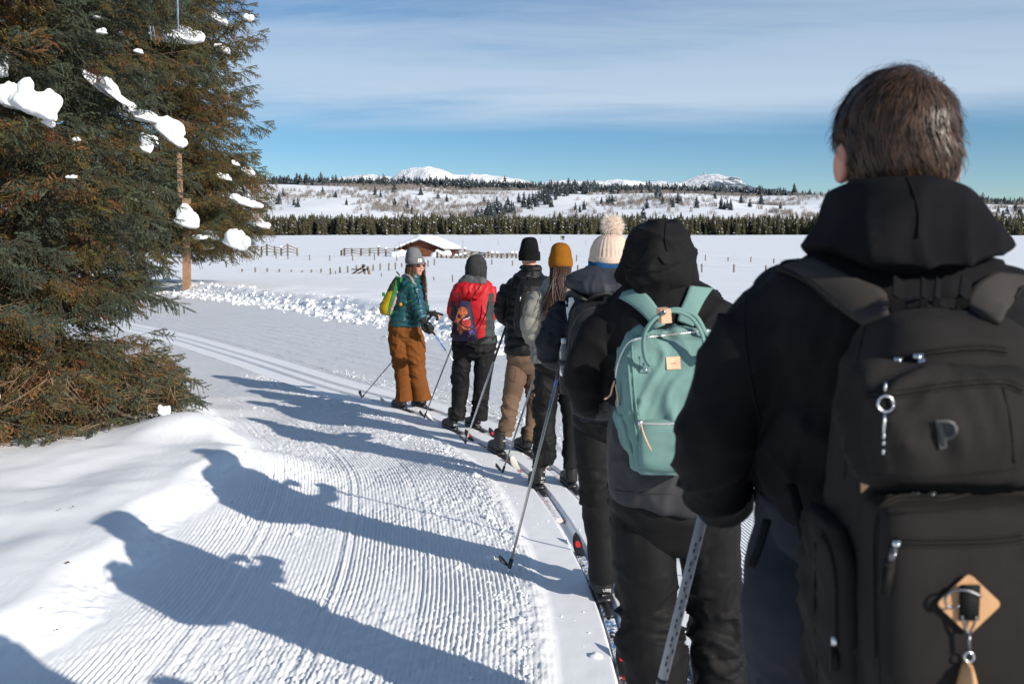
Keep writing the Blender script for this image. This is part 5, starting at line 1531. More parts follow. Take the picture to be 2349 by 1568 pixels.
# ---- grey down jacket, long hair ---------------------------------------------------------------
def grey_puffer():
    f = Fig(6.77)
    DOWN = fabric('grey_green_down_jacket', (.215, .210, .180), .65, 300, .2, .12, .3)
    OCHRE = fabric('ochre_knit', (.235, .088, .010), .95, 300, .6, .12, .1)
    HAIR = mottled('dark_brown_hair', (.045, .023, .014), .35, .42, 60, .4, 200, .002, .4)
    m = MB(); Ph, Rm = head_parts(m, f.p(1286, 598, .014), .069, .084, .105, (-.1, 1, 0))
    f.rings(m, [(650, 1265, 1310, .06, 0), (720, 1255, 1312, .09, 0), (820, 1245, 1312, .09, 0)])
    aL = [(1240, 680, 13, 0), (1218, 755, 12, 0), (1245, 775, 9, .28)]; aR = [(1330, 680, 13, 0), (1342, 755, 12, 0), (1318, 775, 9, .28)]
    lL = [(1262, 845, 22, 0), (1256, 950, 17, 0), (1248, 1070, 12, 0)]; lR = [(1306, 845, 22, 0), (1308, 950, 17, 0), (1308, 1070, 12, 0)]
    for q in (aL, aR): f.tube(m, q, 10, grow=.42)
    for q in (lL, lR): f.tube(m, [(a, b, c, d + .02) for a, b, c, d in q], 10, grow=.28)
    wl, wr = f.p(1252, 772, .34), f.p(1312, 772, .34)
    hand(m, wl, (.2, .8, 0), (-.6, 0, .6), 1, FIST, 1); hand(m, wr, (-.2, .8, 0), (.6, 0, .6), 1, FIST, -1)
    me = person(6.77, 'person with long dark hair, ochre beanie and grey down jacket, fourth in line', m)
    m, ml, mr = MB(), MB(), MB(); P0 = f.rings(m, [(800, 1225, 1330, .13, 0), (840, 1222, 1332, .14, 0), (862, 1240, 1316, .09, 0), (876, 1252, 1304, .05, 0)])
    A = f.leg(ml, [(1254, 845, 29, 0), (1252, 900, 28, 0), (1251, 960, 25.5, .01), (1251, 1010, 25, 0), (1250, 1045, 23, 0), (1249, 1062, 20, 0)], 1277.5)
    B = f.leg(mr, [(1306, 845, 28, .02), (1308, 900, 26, .04), (1310, 960, 23, .05), (1310, 1010, 21, .05), (1308, 1075, 18, .04)], 1277.5)
    cloth([m, ml, mr], .0095, 'trousers', BLACK_PANTS, me, [P0, A, B], .013, 8, 31)
    m = MB()
    T = f.rings(m, [(624, 1268, 1306, .075, 0), (640, 1255, 1318, .10, 0), (655, 1240, 1334, .125, 0), (690, 1232, 1340, .135, 0), (740, 1230, 1340, .13, 0), (790, 1221, 1342, .14, 0), (815, 1216, 1343, .14, 0), (828, 1216, 1342, .14, 0)])
    A = f.tube(m, [(1243, 672, 19, -.03), (1224, 705, 21, -.08), (1214, 745, 20, -.07), (1222, 774, 17, .04), (1242, 780, 13, .22)])
    B = f.tube(m, [(1328, 672, 19, 0), (1342, 708, 20, 0), (1346, 748, 18, .03), (1322, 776, 14, .26)])
    jk = cloth(m, .0095, 'down_jacket', DOWN, me, [T, A, B], .005, 14, 19, (.016, .092), (1.5, 1, 1), it=4)
    for a, b, c in ((1266, 690, 822), (1292, 660, 822)): seam(jk, [(a, b), (a - 1, (b + c) / 2), (a - 3, c)], .003, 'quilt_seam', DOWN, jk, 0)
    beanie(f, 'beanie', OCHRE, me, [(555, 1282, 1290), (558, 1271, 1300), (566, 1265, 1307), (578, 1262, 1311), (592, 1259, 1312), (611, 1259, 1313)], cuff=[(588, 1258.5, 1313.5), (600, 1257.5, 1314.5), (613, 1258.5, 1314)])
    rs = np.random.RandomState(8); h = MB()
    for k in range(900):
        a = rs.uniform(-1.9, 1.9)
        x, y = math.sin(a) * .074, -math.cos(a) * .10
        p0 = Ph(x, y, -.02); ln = rs.uniform(.22, .36) * (1.25 if rs.rand() < .15 else 1)
        pull = -.10 if x < .02 else -.06
        ph = rs.uniform(0, 6); am = rs.uniform(.006, .02)
        pts = [p0 + np.array([-x * .55 * t + (pull + rs.normal(0, .012)) * t * t * .85 + am * t * math.sin(ph + 8 * t), -.05 * math.sin(min(1, t * 2) * 1.57) - .035 * t, -ln * t]) for t in np.linspace(0, 1, 11)]
        h.tube(pts, np.linspace(.0024, .0008, 11), 4, flat=.55)
    for k in range(26):
        p0 = Ph(rs.uniform(-.06, .03), -.095, -.03); ln = rs.uniform(.30, .42); sw = rs.uniform(-.17, .04); ph = rs.uniform(0, 6)
        pts = [p0 + np.array([sw * t ** 1.3 + .022 * t * math.sin(ph + 7 * t), -.065 * math.sin(min(1, t * 2) * 1.57) - .04 * t, -ln * t]) for t in np.linspace(0, 1, 12)]
        h.tube(pts, np.linspace(.005, .0012, 12), 5, flat=.6)
    build(h, 'hair', HAIR, me)
    gloves(me, [(wl, (.2, .8, 0), (-.6, 0, .6), 1, FIST, None), (wr, (-.2, .8, 0), (.6, 0, .6), -1, FIST, None)])
    L, Rr, T = feet(6.77); t3 = np.array([T[0], T[1], 0]) * .02
    boot(me, L + t3, T, size=1.02, shaft=.19, text=[('41', (1246.5, 1083, 1252, 4)), ('BYUI', (1242, 1098, 1257, 5)), ('XC 410', (1240, 1107, 1258, 5))]); boot(me, Rr + t3, T, size=1.02, shaft=.19)
    return me, jk
P4, J4 = grey_puffer()
ski_pole(av(1253, 785, 6.98), at(501, 476, 7.05), 'grey ski pole in front of the long haired person in grey jacket', POLE_GREY, POLE_GREY, .5, .0075)

# ---- cream pompom hat --------------------------------------------------------------------------
def pompom():
    f = Fig(4.55)
    NAVY = fabric('navy_shell', (.0065, .0085, .016), .7, 400, .2, .2, .3)
    SLATE = fabric('slate_hood', (.030, .033, .043), .65, 400, .25, .15, .3)
    CREAM = fabric('cream_knit', (.62, .48, .385), .95, 300, .6, .06, .1)
    BLUE = fabric('blue_gaiter', (.012, .060, .155), .85, 400, .3, .12)
    m = MB(); Ph, Rm = head_parts(m, f.p(1399, 590, .014), .074, .084, .11, (0, 1, 0))
    f.rings(m, [(660, 1370, 1425, .06, 0), (760, 1350, 1430, .09, 0), (920, 1340, 1430, .09, 0)])
    aL = [(1300, 720, 28, 0), (1262, 812, 26, .03), (1310, 830, 18, .30)]; aR = [(1480, 720, 28, 0), (1500, 812, 26, .03), (1455, 830, 18, .30)]
    lL = [(1358, 960, 40, 0), (1374, 1120, 32, 0), (1385, 1340, 22, 0)]; lR = [(1440, 960, 40, 0), (1460, 1120, 32, 0), (1490, 1340, 22, 0)]
    for q in (aL, aR): f.tube(m, q, 10, grow=.42)
    for q in (lL, lR): f.tube(m, [(a, b, c, d + .02) for a, b, c, d in q], 10, grow=.28)
    wl, wr = f.p(1305, 812, .40), f.p(1465, 812, .40)
    hand(m, wl, (.2, .8, 0), (-.6, 0, .6), 1, FIST, 1); hand(m, wr, (-.2, .8, 0), (.6, 0, .6), 1, FIST, -1)
    me = person(4.55, 'person in navy jacket and cream pompom hat, fifth in line', m)
    m, ml, mr = MB(), MB(), MB(); P0 = f.rings(m, [(910, 1312, 1475, .14, 0), (965, 1308, 1478, .145, 0), (1002, 1332, 1458, .095, 0), (1020, 1350, 1440, .05, 0)])
    A = f.leg(ml, [(1358, 985, 47, 0), (1364, 1060, 46, 0), (1372, 1150, 42, .02), (1379, 1230, 38, .01), (1384, 1295, 36, 0), (1386, 1335, 34, -.005)], 1393.5)
    B = f.leg(mr, [(1432, 985, 45, .03), (1446, 1060, 44, .05), (1465, 1150, 40, .06), (1480, 1240, 36, .05), (1492, 1340, 33, .02)], 1393.5)
    cloth([m, ml, mr], .009, 'trousers', BLACK_PANTS, me, [P0, A, B], .012, 7, 41)
    m = MB()
    T = f.rings(m, [(610, 1360, 1438, .085, 0), (640, 1340, 1455, .11, 0), (672, 1305, 1490, .135, 0), (720, 1290, 1500, .15, 0), (800, 1290, 1495, .15, 0), (870, 1297, 1490, .15, 0), (930, 1305, 1485, .155, 0), (958, 1312, 1480, .155, 0)])
    A = f.tube(m, [(1303, 705, 33, 0), (1278, 755, 36, -.01), (1261, 805, 31, .03), (1280, 828, 25, .20), (1302, 822, 20, .34)])
    B = f.tube(m, [(1482, 705, 33, 0), (1502, 755, 34, 0), (1512, 805, 30, .03), (1490, 828, 25, .20), (1468, 822, 20, .34)])
    jk = cloth(m, .009, 'jacket', NAVY, me, [T, A, B], .010, 8, 12, weight=(1.5, 1, 1))
    seam(jk, [(1318, 945), (1345, 957), (1375, 960), (1400, 958)], .006, 'hem_band', SLATE, jk)
    decal(jk, [[(1297, 688), (1312, 678), (1318, 690), (1306, 712), (1302, 735), (1299, 715)]], 'white_flash', WHITE_PRINT, jk, .003)
    m = MB(); f.rings(m, [(592, 1362, 1440, .085, -.0), (605, 1352, 1446, .11, -.01), (628, 1345, 1450, .12, -.02)])
    cloth(m, .009, 'neck_gaiter', BLUE, me, [[f.p(1350, 605), f.p(1440, 605)]], .007, 12, 3)
    m = MB(); f.rings(m, [(610, 1352, 1448, .12, -.03), (626, 1322, 1470, .15, -.06), (648, 1306, 1486, .165, -.09), (668, 1322, 1476, .15, -.11), (686, 1352, 1452, .10, -.12), (696, 1370, 1436, .06, -.12)])
    f.tube(m, [(1325, 640, 17, -.02), (1306, 648, 8, .03)], 10)
    cloth(m, .008, 'hood', SLATE, me, [[f.p(1310, 650), f.p(1480, 650)]], .017, 6.5, 6, stretch=1.3)
    hat = beanie(f, 'pompom_hat', CREAM, me, [(538, 1385, 1420), (543, 1372, 1430), (553, 1362, 1437), (570, 1355, 1442), (590, 1352, 1445), (604, 1351, 1446)], cuff=[(588, 1350, 1447), (597, 1348.5, 1448), (604, 1349, 1448)], ribs=34, voxel=.006)
    m = MB(); f.rings(m, [(598, 1349, 1447.5, .0985 * 1.06, 0), (602, 1349, 1447.5, .0985 * 1.06, 0)], 0, 2.1); build(m, 'black_stripe', BLACK_KNIT, hat)
    rs = np.random.RandomState(2); c = f.p(1405, 518); V, F = [], []
    for k in range(5200):
        d = rs.normal(size=3); d /= np.linalg.norm(d); L_ = .056 * rs.uniform(.82, 1.08); s = np.cross(d, rs.normal(size=3)); s /= np.linalg.norm(s)
        n = len(V); e = d + rs.normal(0, .12, 3); V += [c + d * .02 - s * .0012, c + d * .02 + s * .0012, c + e * L_]; F.append((n, n + 1, n + 2))
    m = MB(); m.ball(c, .044, 18, 12); pm = build(m, 'pompom', CREAM, hat)
    kind(mesh_obj('fluff', np.array(V), F, fabric('cream_fluff', (.88, .80, .70), .95, 300, 0, .05), pm), 'stuff')
    gloves(me, [(wl, (.2, .8, 0), (-.6, 0, .6), 1, FIST, None), (wr, (-.2, .8, 0), (.6, 0, .6), -1, FIST, None)])
    L, Rr, T = feet(4.55); t3 = np.array([T[0], T[1], 0]) * .03
    boot(me, L + t3, T, size=1.05, shaft=.16, text=[('UIRE', (1383, 1356, 1402, 7)), ('XC 440', (1380, 1370, 1403, 7))]); boot(me, Rr + t3 + np.array([0, .1, 0]), T, size=1.05, shaft=.16)
    return me, jk
P5, J5 = pompom()
def bottle_pack():
    f = Fig(4.30)
    NYL = fabric('charcoal_pack_nylon', (.014, .0135, .014), .55, 350, .3, .2, .35)
    root = empty('backpack', f.p(1400, 900))
    m = MB(); f.rings(m, [(690, 1335, 1440, .05, .02), (705, 1315, 1460, .09, 0), (760, 1302, 1470, .115, 0), (840, 1300, 1472, .12, 0), (890, 1304, 1468, .10, 0), (905, 1320, 1455, .06, 0)], pw=3)
    b = cloth(m, .009, 'main_body', NYL, root, [[f.p(1390, 690), f.p(1390, 900)]], .008, 7, 3)
    m = MB(); f.rings(m, [(735, 1335, 1440, .03, -.10), (760, 1322, 1450, .06, -.11), (840, 1318, 1454, .07, -.11), (890, 1326, 1446, .04, -.09)], pw=3)
    pk = cloth(m, .009, 'front_pocket', NYL, root, [[f.p(1390, 735), f.p(1390, 890)]], .006, 8, 5)
    seam(b, [(1303, 850), (1306, 780), (1322, 730), (1350, 708), (1400, 700)], .005, 'zip', BLACK_PLASTIC, b)
    seam(pk, [(1322, 880), (1322, 800), (1330, 765), (1355, 745), (1400, 740)], .005, 'zip', BLACK_PLASTIC, pk)
    m = MB(); m.tube([f.p(1350, 695, .02), f.p(1362, 680, -.03), f.p(1395, 674, -.03), f.p(1420, 690, .02)], .014, 8, sub=6, flat=.5); build(m, 'grab_handle', NYL, root)
    for sgn, pts in ((-1, [(1316, 745, .3), (1308, 690, .24), (1322, 672, .12), (1345, 690, .02)]), (1, [(1475, 745, .3), (1480, 690, .24), (1465, 672, .12), (1440, 690, .02)])):
        m = MB(); m.tube([f.p(*q) for q in pts], .032, 8, sub=6, flat=.3); build(m, 'shoulder_strap', NYL, root)
    m = MB(); f.tube(m, [(1298, 900, 14, .05), (1297, 850, 15, .03), (1296, 822, 15, .02)], 12); build(m, 'side_pocket', NYL, root)
    tag(root, 'charcoal backpack with side bottle on the person in cream pompom hat', 'backpack')
    m_, N_, L_, b_ = new_mat('clear_plastic'); b_.inputs['Base Color'].default_value = (.92, .95, .97, 1); b_.inputs['Roughness'].default_value = .08; b_.inputs['Transmission Weight'].default_value = .85; b_.inputs['IOR'].default_value = 1.2
    bt = empty('water_bottle', f.p(1294, 860, .02))
    m = MB(); f.tube(m, [(1296, 860, 12, .02), (1295, 822, 12.5, .02), (1294.5, 806, 12, .02), (1294, 795, 9, .02), (1294, 788, 6, .02)], 16, sub=3); build(m, 'bottle', m_, bt)
    m = MB(); f.tube(m, [(1294, 787, 7, .02), (1293.5, 775, 7, .02)], 14, sub=2); build(m, 'cap', mottled('frosted_cap', (.55, .58, .62), .05, .4, 10), bt)
    tag(bt, 'clear plastic water bottle in the side pocket of the charcoal backpack', 'bottle')
bottle_pack()
pl = ski_pole(av(1291, 815, 4.86), at(508, 573, 4.89), 'silver ski pole with blue lettering, held by the person in cream pompom hat', POLE_BLUE, POLE_SILVER, .14, .0088)
sh = [c for c in pl.children if c.name.startswith('lower_shaft')][0]
_v = np.array([q.co[:] for q in sh.data.vertices]) + WORLD[pl.name]
SURF[sh.name] = BVHTree.FromPolygons([tuple(q) for q in _v], [tuple(p.vertices) for p in sh.data.polygons])
def along_pole(v):
    a, b = np.array([1291, 815.]), np.array([508, 573]) * 2.2939
    return a[0] + (b[0] - a[0]) * (v - a[1]) / (b[1] - a[1])
lettering(sh, 'ROSSIGNOL', along_pole(945) + 1.6, 945, along_pole(862) + 1.6, 862, 5.0, fabric('blue_print', (.05, .12, .42), .5), sh, .0012)
ski_pole(av(1462, 815, 4.98), at(738, 585, 4.70), 'grey ski pole planted right of the track beyond the dark trousers', POLE_GREY, POLE_GREY, .4, .008)
# ---- black hood, teal backpack -----------------------------------------------------------------
def hooded():
    f = Fig(2.95)
    GREYB = fabric('charcoal_hem', (.040, .039, .043), .7, 400, .25, .12, .3)
    m = MB(); Ph, Rm = head_parts(m, f.p(1513, 590, .03), .074, .094, .112, (0, 1, 0))
    f.rings(m, [(720, 1470, 1560, .06, 0), (860, 1440, 1600, .09, 0), (1100, 1440, 1610, .09, 0)])
    aL = [(1400, 735, 42, 0), (1342, 875, 38, 0), (1420, 925, 28, .28)]; aR = [(1650, 735, 42, 0), (1720, 875, 38, 0), (1650, 925, 28, .28)]
    lL = [(1470, 1150, 60, 0), (1490, 1400, 48, 0), (1500, 1740, 34, 0)]; lR = [(1615, 1150, 60, 0), (1632, 1400, 48, 0), (1650, 1740, 34, 0)]
    for q in (aL, aR): f.tube(m, q, 10, grow=.42)
    for q in (lL, lR): f.tube(m, [(a, b, c, d + .02) for a, b, c, d in q], 10, grow=.28)
    wl, wr = f.p(1445, 925, .36), f.p(1615, 925, .36)
    hand(m, wl, (.2, .8, 0), (-.6, 0, .6), 1, FIST, 1); hand(m, wr, (-.2, .8, 0), (.6, 0, .6), 1, FIST, -1)
    me = person(2.95, 'person in black jacket with black hood up, sixth in line', m)
    m, ml, mr = MB(), MB(), MB(); P0 = f.rings(m, [(1080, 1400, 1690, .15, 0), (1160, 1394, 1702, .16, 0), (1240, 1430, 1672, .10, 0), (1270, 1470, 1635, .06, 0)])
    A = f.leg(ml, [(1475, 1190, 80, 0), (1480, 1290, 78, 0), (1488, 1390, 68, .02), (1495, 1490, 76, -.01), (1510, 1600, 72, 0), (1520, 1740, 62, 0)], 1545.0)
    B = f.leg(mr, [(1622, 1190, 80, .02), (1630, 1290, 74, .03), (1638, 1390, 64, .05), (1645, 1490, 66, .04), (1655, 1600, 68, .02), (1660, 1740, 60, 0)], 1545.0)
    cloth([m, ml, mr], .009, 'trousers', BLACK_PANTS, me, [P0, A, B], .013, 7.5, 51, stretch=1.5)
    m = MB()
    T = f.rings(m, [(640, 1440, 1600, .12, 0), (668, 1415, 1640, .13, 0), (690, 1392, 1668, .14, 0), (740, 1385, 1690, .155, 0), (850, 1388, 1690, .155, 0), (950, 1394, 1690, .155, 0), (1050, 1389, 1700, .165, 0), (1125, 1390, 1704, .17, 0), (1141, 1397, 1700, .168, 0)])
    A = f.tube(m, [(1412, 722, 42, 0), (1372, 780, 52, -.01), (1340, 860, 52, .0), (1352, 915, 46, .08), (1400, 930, 38, .22), (1440, 928, 30, .34)])
    B = f.tube(m, [(1655, 715, 42, 0), (1700, 780, 52, 0), (1730, 860, 50, .0), (1712, 915, 45, .08), (1665, 930, 38, .22), (1620, 928, 30, .34)])
    jk = cloth(m, .009, 'jacket', [BLACK_SHELL, GREYB], me, [T, A, B], .016, 6, 15, weight=(1.5, 1, 1), stretch=.8)
    v = np.array([q.co[:] for q in jk.data.vertices]) + WORLD[me.name]
    zcut = f.p(1500, 925)[2]
    jk.data.polygons.foreach_set('material_index', [1 if v[list(p.vertices)].mean(0)[2] < zcut and abs(v[list(p.vertices)].mean(0)[0] - f.p(1545, 1000)[0]) < .225 else 0 for p in jk.data.polygons])
    seam(jk, [(1392, 1120), (1440, 1128), (1500, 1130), (1545, 1130)], .0025, 'hem_seam', GREYB, jk)
    # hood up
    m = MB()
    f.rings(m, [(507, 1490, 1535, .04, .01), (512, 1470, 1552, .08, .01), (525, 1448, 1566, .12, .0), (550, 1434, 1580, .145, .0), (585, 1428, 1590, .155, .0), (625, 1425, 1597, .15, .0), (655, 1432, 1604, .135, 0), (685, 1436, 1612, .11, 0)], pw=2.15)
    f.tube(m, [(1500, 560, 55, -.08), (1508, 620, 60, -.09), (1516, 680, 45, -.07)], 14)
    hd = cloth(m, .0075, 'hood', BLACK_SHELL, me, [[f.p(1512, 510), f.p(1516, 680)]], .016, 8, 5, stretch=1.0)
    seam(hd, [(1528, 510), (1526, 545), (1530, 575)], .003, 'hood_seam', BLACK_SHELL, hd)
    seam(hd, [(1432, 612), (1470, 622), (1520, 618), (1560, 600)], .003, 'hood_seam', BLACK_SHELL, hd)
    decal(hd, [[(1512, 588), (1536, 580), (1546, 596), (1538, 606), (1524, 604)]], 'hood_tab', BLACK_SHELL, hd, .006)
    gloves(me, [(wl, (.2, .8, 0), (-.6, 0, .6), 1, FIST, None), (wr, (-.2, .8, 0), (.6, 0, .6), -1, FIST, None)])
    L, Rr, T = feet(2.95); t3 = np.array([T[0], T[1], 0]) * .04
    boot(me, L + t3, T, size=1.08); boot(me, Rr + t3, T, size=1.08)
    return me, jk
P6, J6 = hooded()

def teal_pack():
    f = Fig(2.62); Y = f.Y
    TEALC = fabric('teal_canvas', (.155, .270, .248), .88, 900, .35, .08, .2)
    root = empty('backpack', f.p(1545, 1078))
    def corner(v, ul, ur, hd, dy): return (v, ul, ur, hd, dy)
    m = MB(); f.rings(m, [(762, 1452, 1640, .02, .03), (752, 1462, 1630, .035, .03)][::-1] + [(775, 1440, 1650, .062, .02), (800, 1430, 1658, .072, .015), (860, 1420, 1664, .080, .01), (940, 1424, 1664, .082, .01), (1010, 1438, 1662, .082, .01), (1060, 1450, 1660, .080, .01), (1076, 1456, 1656, .07, .01)], pw=8)
    b = cloth(m, .0075, 'main_body', TEALC, root, [[f.p(1545, 760), f.p(1545, 1076)]], .010, 8, 3, it=3, stretch=.7)
    m = MB(); f.rings(m, [(958, 1470, 1652, .02, -.055), (966, 1466, 1654, .03, -.06), (1020, 1462, 1656, .034, -.062), (1060, 1464, 1656, .030, -.06), (1074, 1468, 1652, .02, -.055)], pw=5)
    fp = cloth(m, .007, 'front_pocket', TEALC, root, [[f.p(1545, 960), f.p(1545, 1076)]], .005, 7, 8, it=3)
    m = MB(); f.rings(m, [(940, 1408, 1436, .06, .02), (960, 1412, 1440, .065, .02), (1020, 1432, 1452, .062, .02), (1070, 1452, 1462, .05, .02)], pw=3)
    sp = cloth(m, .007, 'side_pocket', TEALC, root, [[f.p(1425, 940), f.p(1455, 1070)]], .005, 9, 2)
    ZIP = mottled('bright_zip', (.72, .70, .68), .25, .3, 300, .6, 500, .001, .5); ZIP.node_tree.nodes['Principled BSDF'].inputs['Metallic'].default_value = .7
    seam(b, [(1412, 870), (1418, 835), (1432, 800), (1447, 782), (1475, 774), (1530, 768), (1590, 761), (1636, 757)], .0035, 'top_zip', ZIP, b, .001)
    seam(fp, [(1468, 969), (1500, 971), (1540, 971), (1580, 969), (1640, 965)], .0035, 'pocket_zip', ZIP, fp, .001)
    seam(b, [(1450, 790), (1452, 850), (1458, 920), (1470, 1000)], .003, 'piping', TEALC, b, .0005)
    seam(b, [(1440, 800), (1443, 860), (1450, 930), (1462, 1010)], .0025, 'piping', TEALC, b, .0005)
    # twin handles with leather keeper
    for dy, lu, ru, top, nm in ((-.085, 1478, 1618, 716, 'handle'), (-.02, 1484, 1628, 712, 'handle')):
        m = MB(); m.tube([f.p(lu + 12, 838 if dy < -.05 else 770, dy), f.p(lu, 815 if dy < -.05 else 755, dy - .01), f.p(lu - 1, 770, dy - .012), f.p(lu + 18, 735, dy - .01), f.p(lu + 48, top, dy), f.p((lu + ru) / 2 + 8, top - 2, dy), f.p(ru - 30, top + 14, dy), f.p(ru - 8, 765, dy - .012), f.p(ru - 2, 800 if dy < -.05 else 765, dy - .01), f.p(ru - 4, 826 if dy < -.05 else 770, dy)], .0065, 8, sub=5, flat=.7)
        build(m, nm, TEALC, root)
    for q in ((1468, 815), (1612, 815)):
        poly = [(q[0], q[1]), (q[0] + 25, q[1] + 2), (q[0] + 25, q[1] + 38), (q[0], q[1] + 38)]
        tb = decal(b, [poly], 'handle_tab', TEALC, root, .004)
        for dv in (18, 32):
            p = onto(b, q[0] + 13, q[1] + dv, .005)
            if p is not None: m = MB(); m.ball(p, .0042, 10, 6); build(m, 'rivet', STEEL, root)
    m = MB(); m.box(f.p(1523, 722, -.055), (.026, .080, .036), np.array(Matrix.Rotation(-.1, 3, 'Y'))); kp = build(m, 'leather_keeper', PALE_LEATHER, root, flat=True)
    m = MB(); m.ball(f.p(1522, 716, -.100), (.007, .003, .007), 10, 6); build(m, 'snap', DARK_METAL, kp)
    pt = decal(b, [[(1528, 818), (1560, 816), (1562, 845), (1530, 847)]], 'leather_patch', PALE_LEATHER, root, .004)
    lettering(b, 'anello', 1538, 834, 1554, 833.5, 3.6, fabric('stamp_brown', (.25, .13, .08), .7), pt, .0055)
    # zip pulls
    for a, pts in ((b, [(1410, 872), (1404, 890), (1400, 905), (1386, 915)]), (b, [(1412, 880), (1416, 905), (1418, 930)])):
        P = [f.p(u, v, -.02) for u, v in pts]; m = MB(); m.tube(P, .0055, 6, sub=5, flat=.4); build(m, 'zip_pull', PALE_LEATHER, root)
    m = MB(); m.tube([f.p(1470, 970, -.115), f.p(1475, 990, -.118), f.p(1482, 1008, -.118), f.p(1494, 1032, -.115)], [.004, .006, .006, .004], 6, sub=5, flat=.4); build(m, 'zip_pull', PALE_LEATHER, root)
    m = MB(); m.box(f.p(1469, 969, -.112), (.012, .008, .016)); build(m, 'zip_slider', STEEL, root)
    # straps over the shoulders
    for ea, eb in (([(1430, 671), (1462, 663), (1490, 682), (1516, 720), (1524, 745)], [(1422, 684), (1450, 700), (1472, 718), (1492, 740), (1500, 755)]), ([(1582, 656), (1572, 682), (1560, 710), (1554, 735)], [(1634, 662), (1616, 686), (1598, 722), (1590, 748)])):
        ribbon([J6], ea, eb, .008, 'shoulder_strap', TEALC, root, .010)
    m = MB(); m.add([f.p(1606, 806, -.09), f.p(1632, 800, -.09), f.p(1634, 803, -.085), f.p(1619, 818, -.09)], [(0, 1, 2, 3)]); m.add([f.p(1606, 806, -.088), f.p(1632, 800, -.088), f.p(1634, 803, -.083), f.p(1619, 818, -.088)], [(3, 2, 1, 0)])
    build(m, 'neon_tag', fabric('neon_green', (.03, .85, .03), .5, 300, 0, .03), root)
    tag(root, 'teal canvas backpack with twin handles and leather patch on the hooded person', 'backpack')
teal_pack()

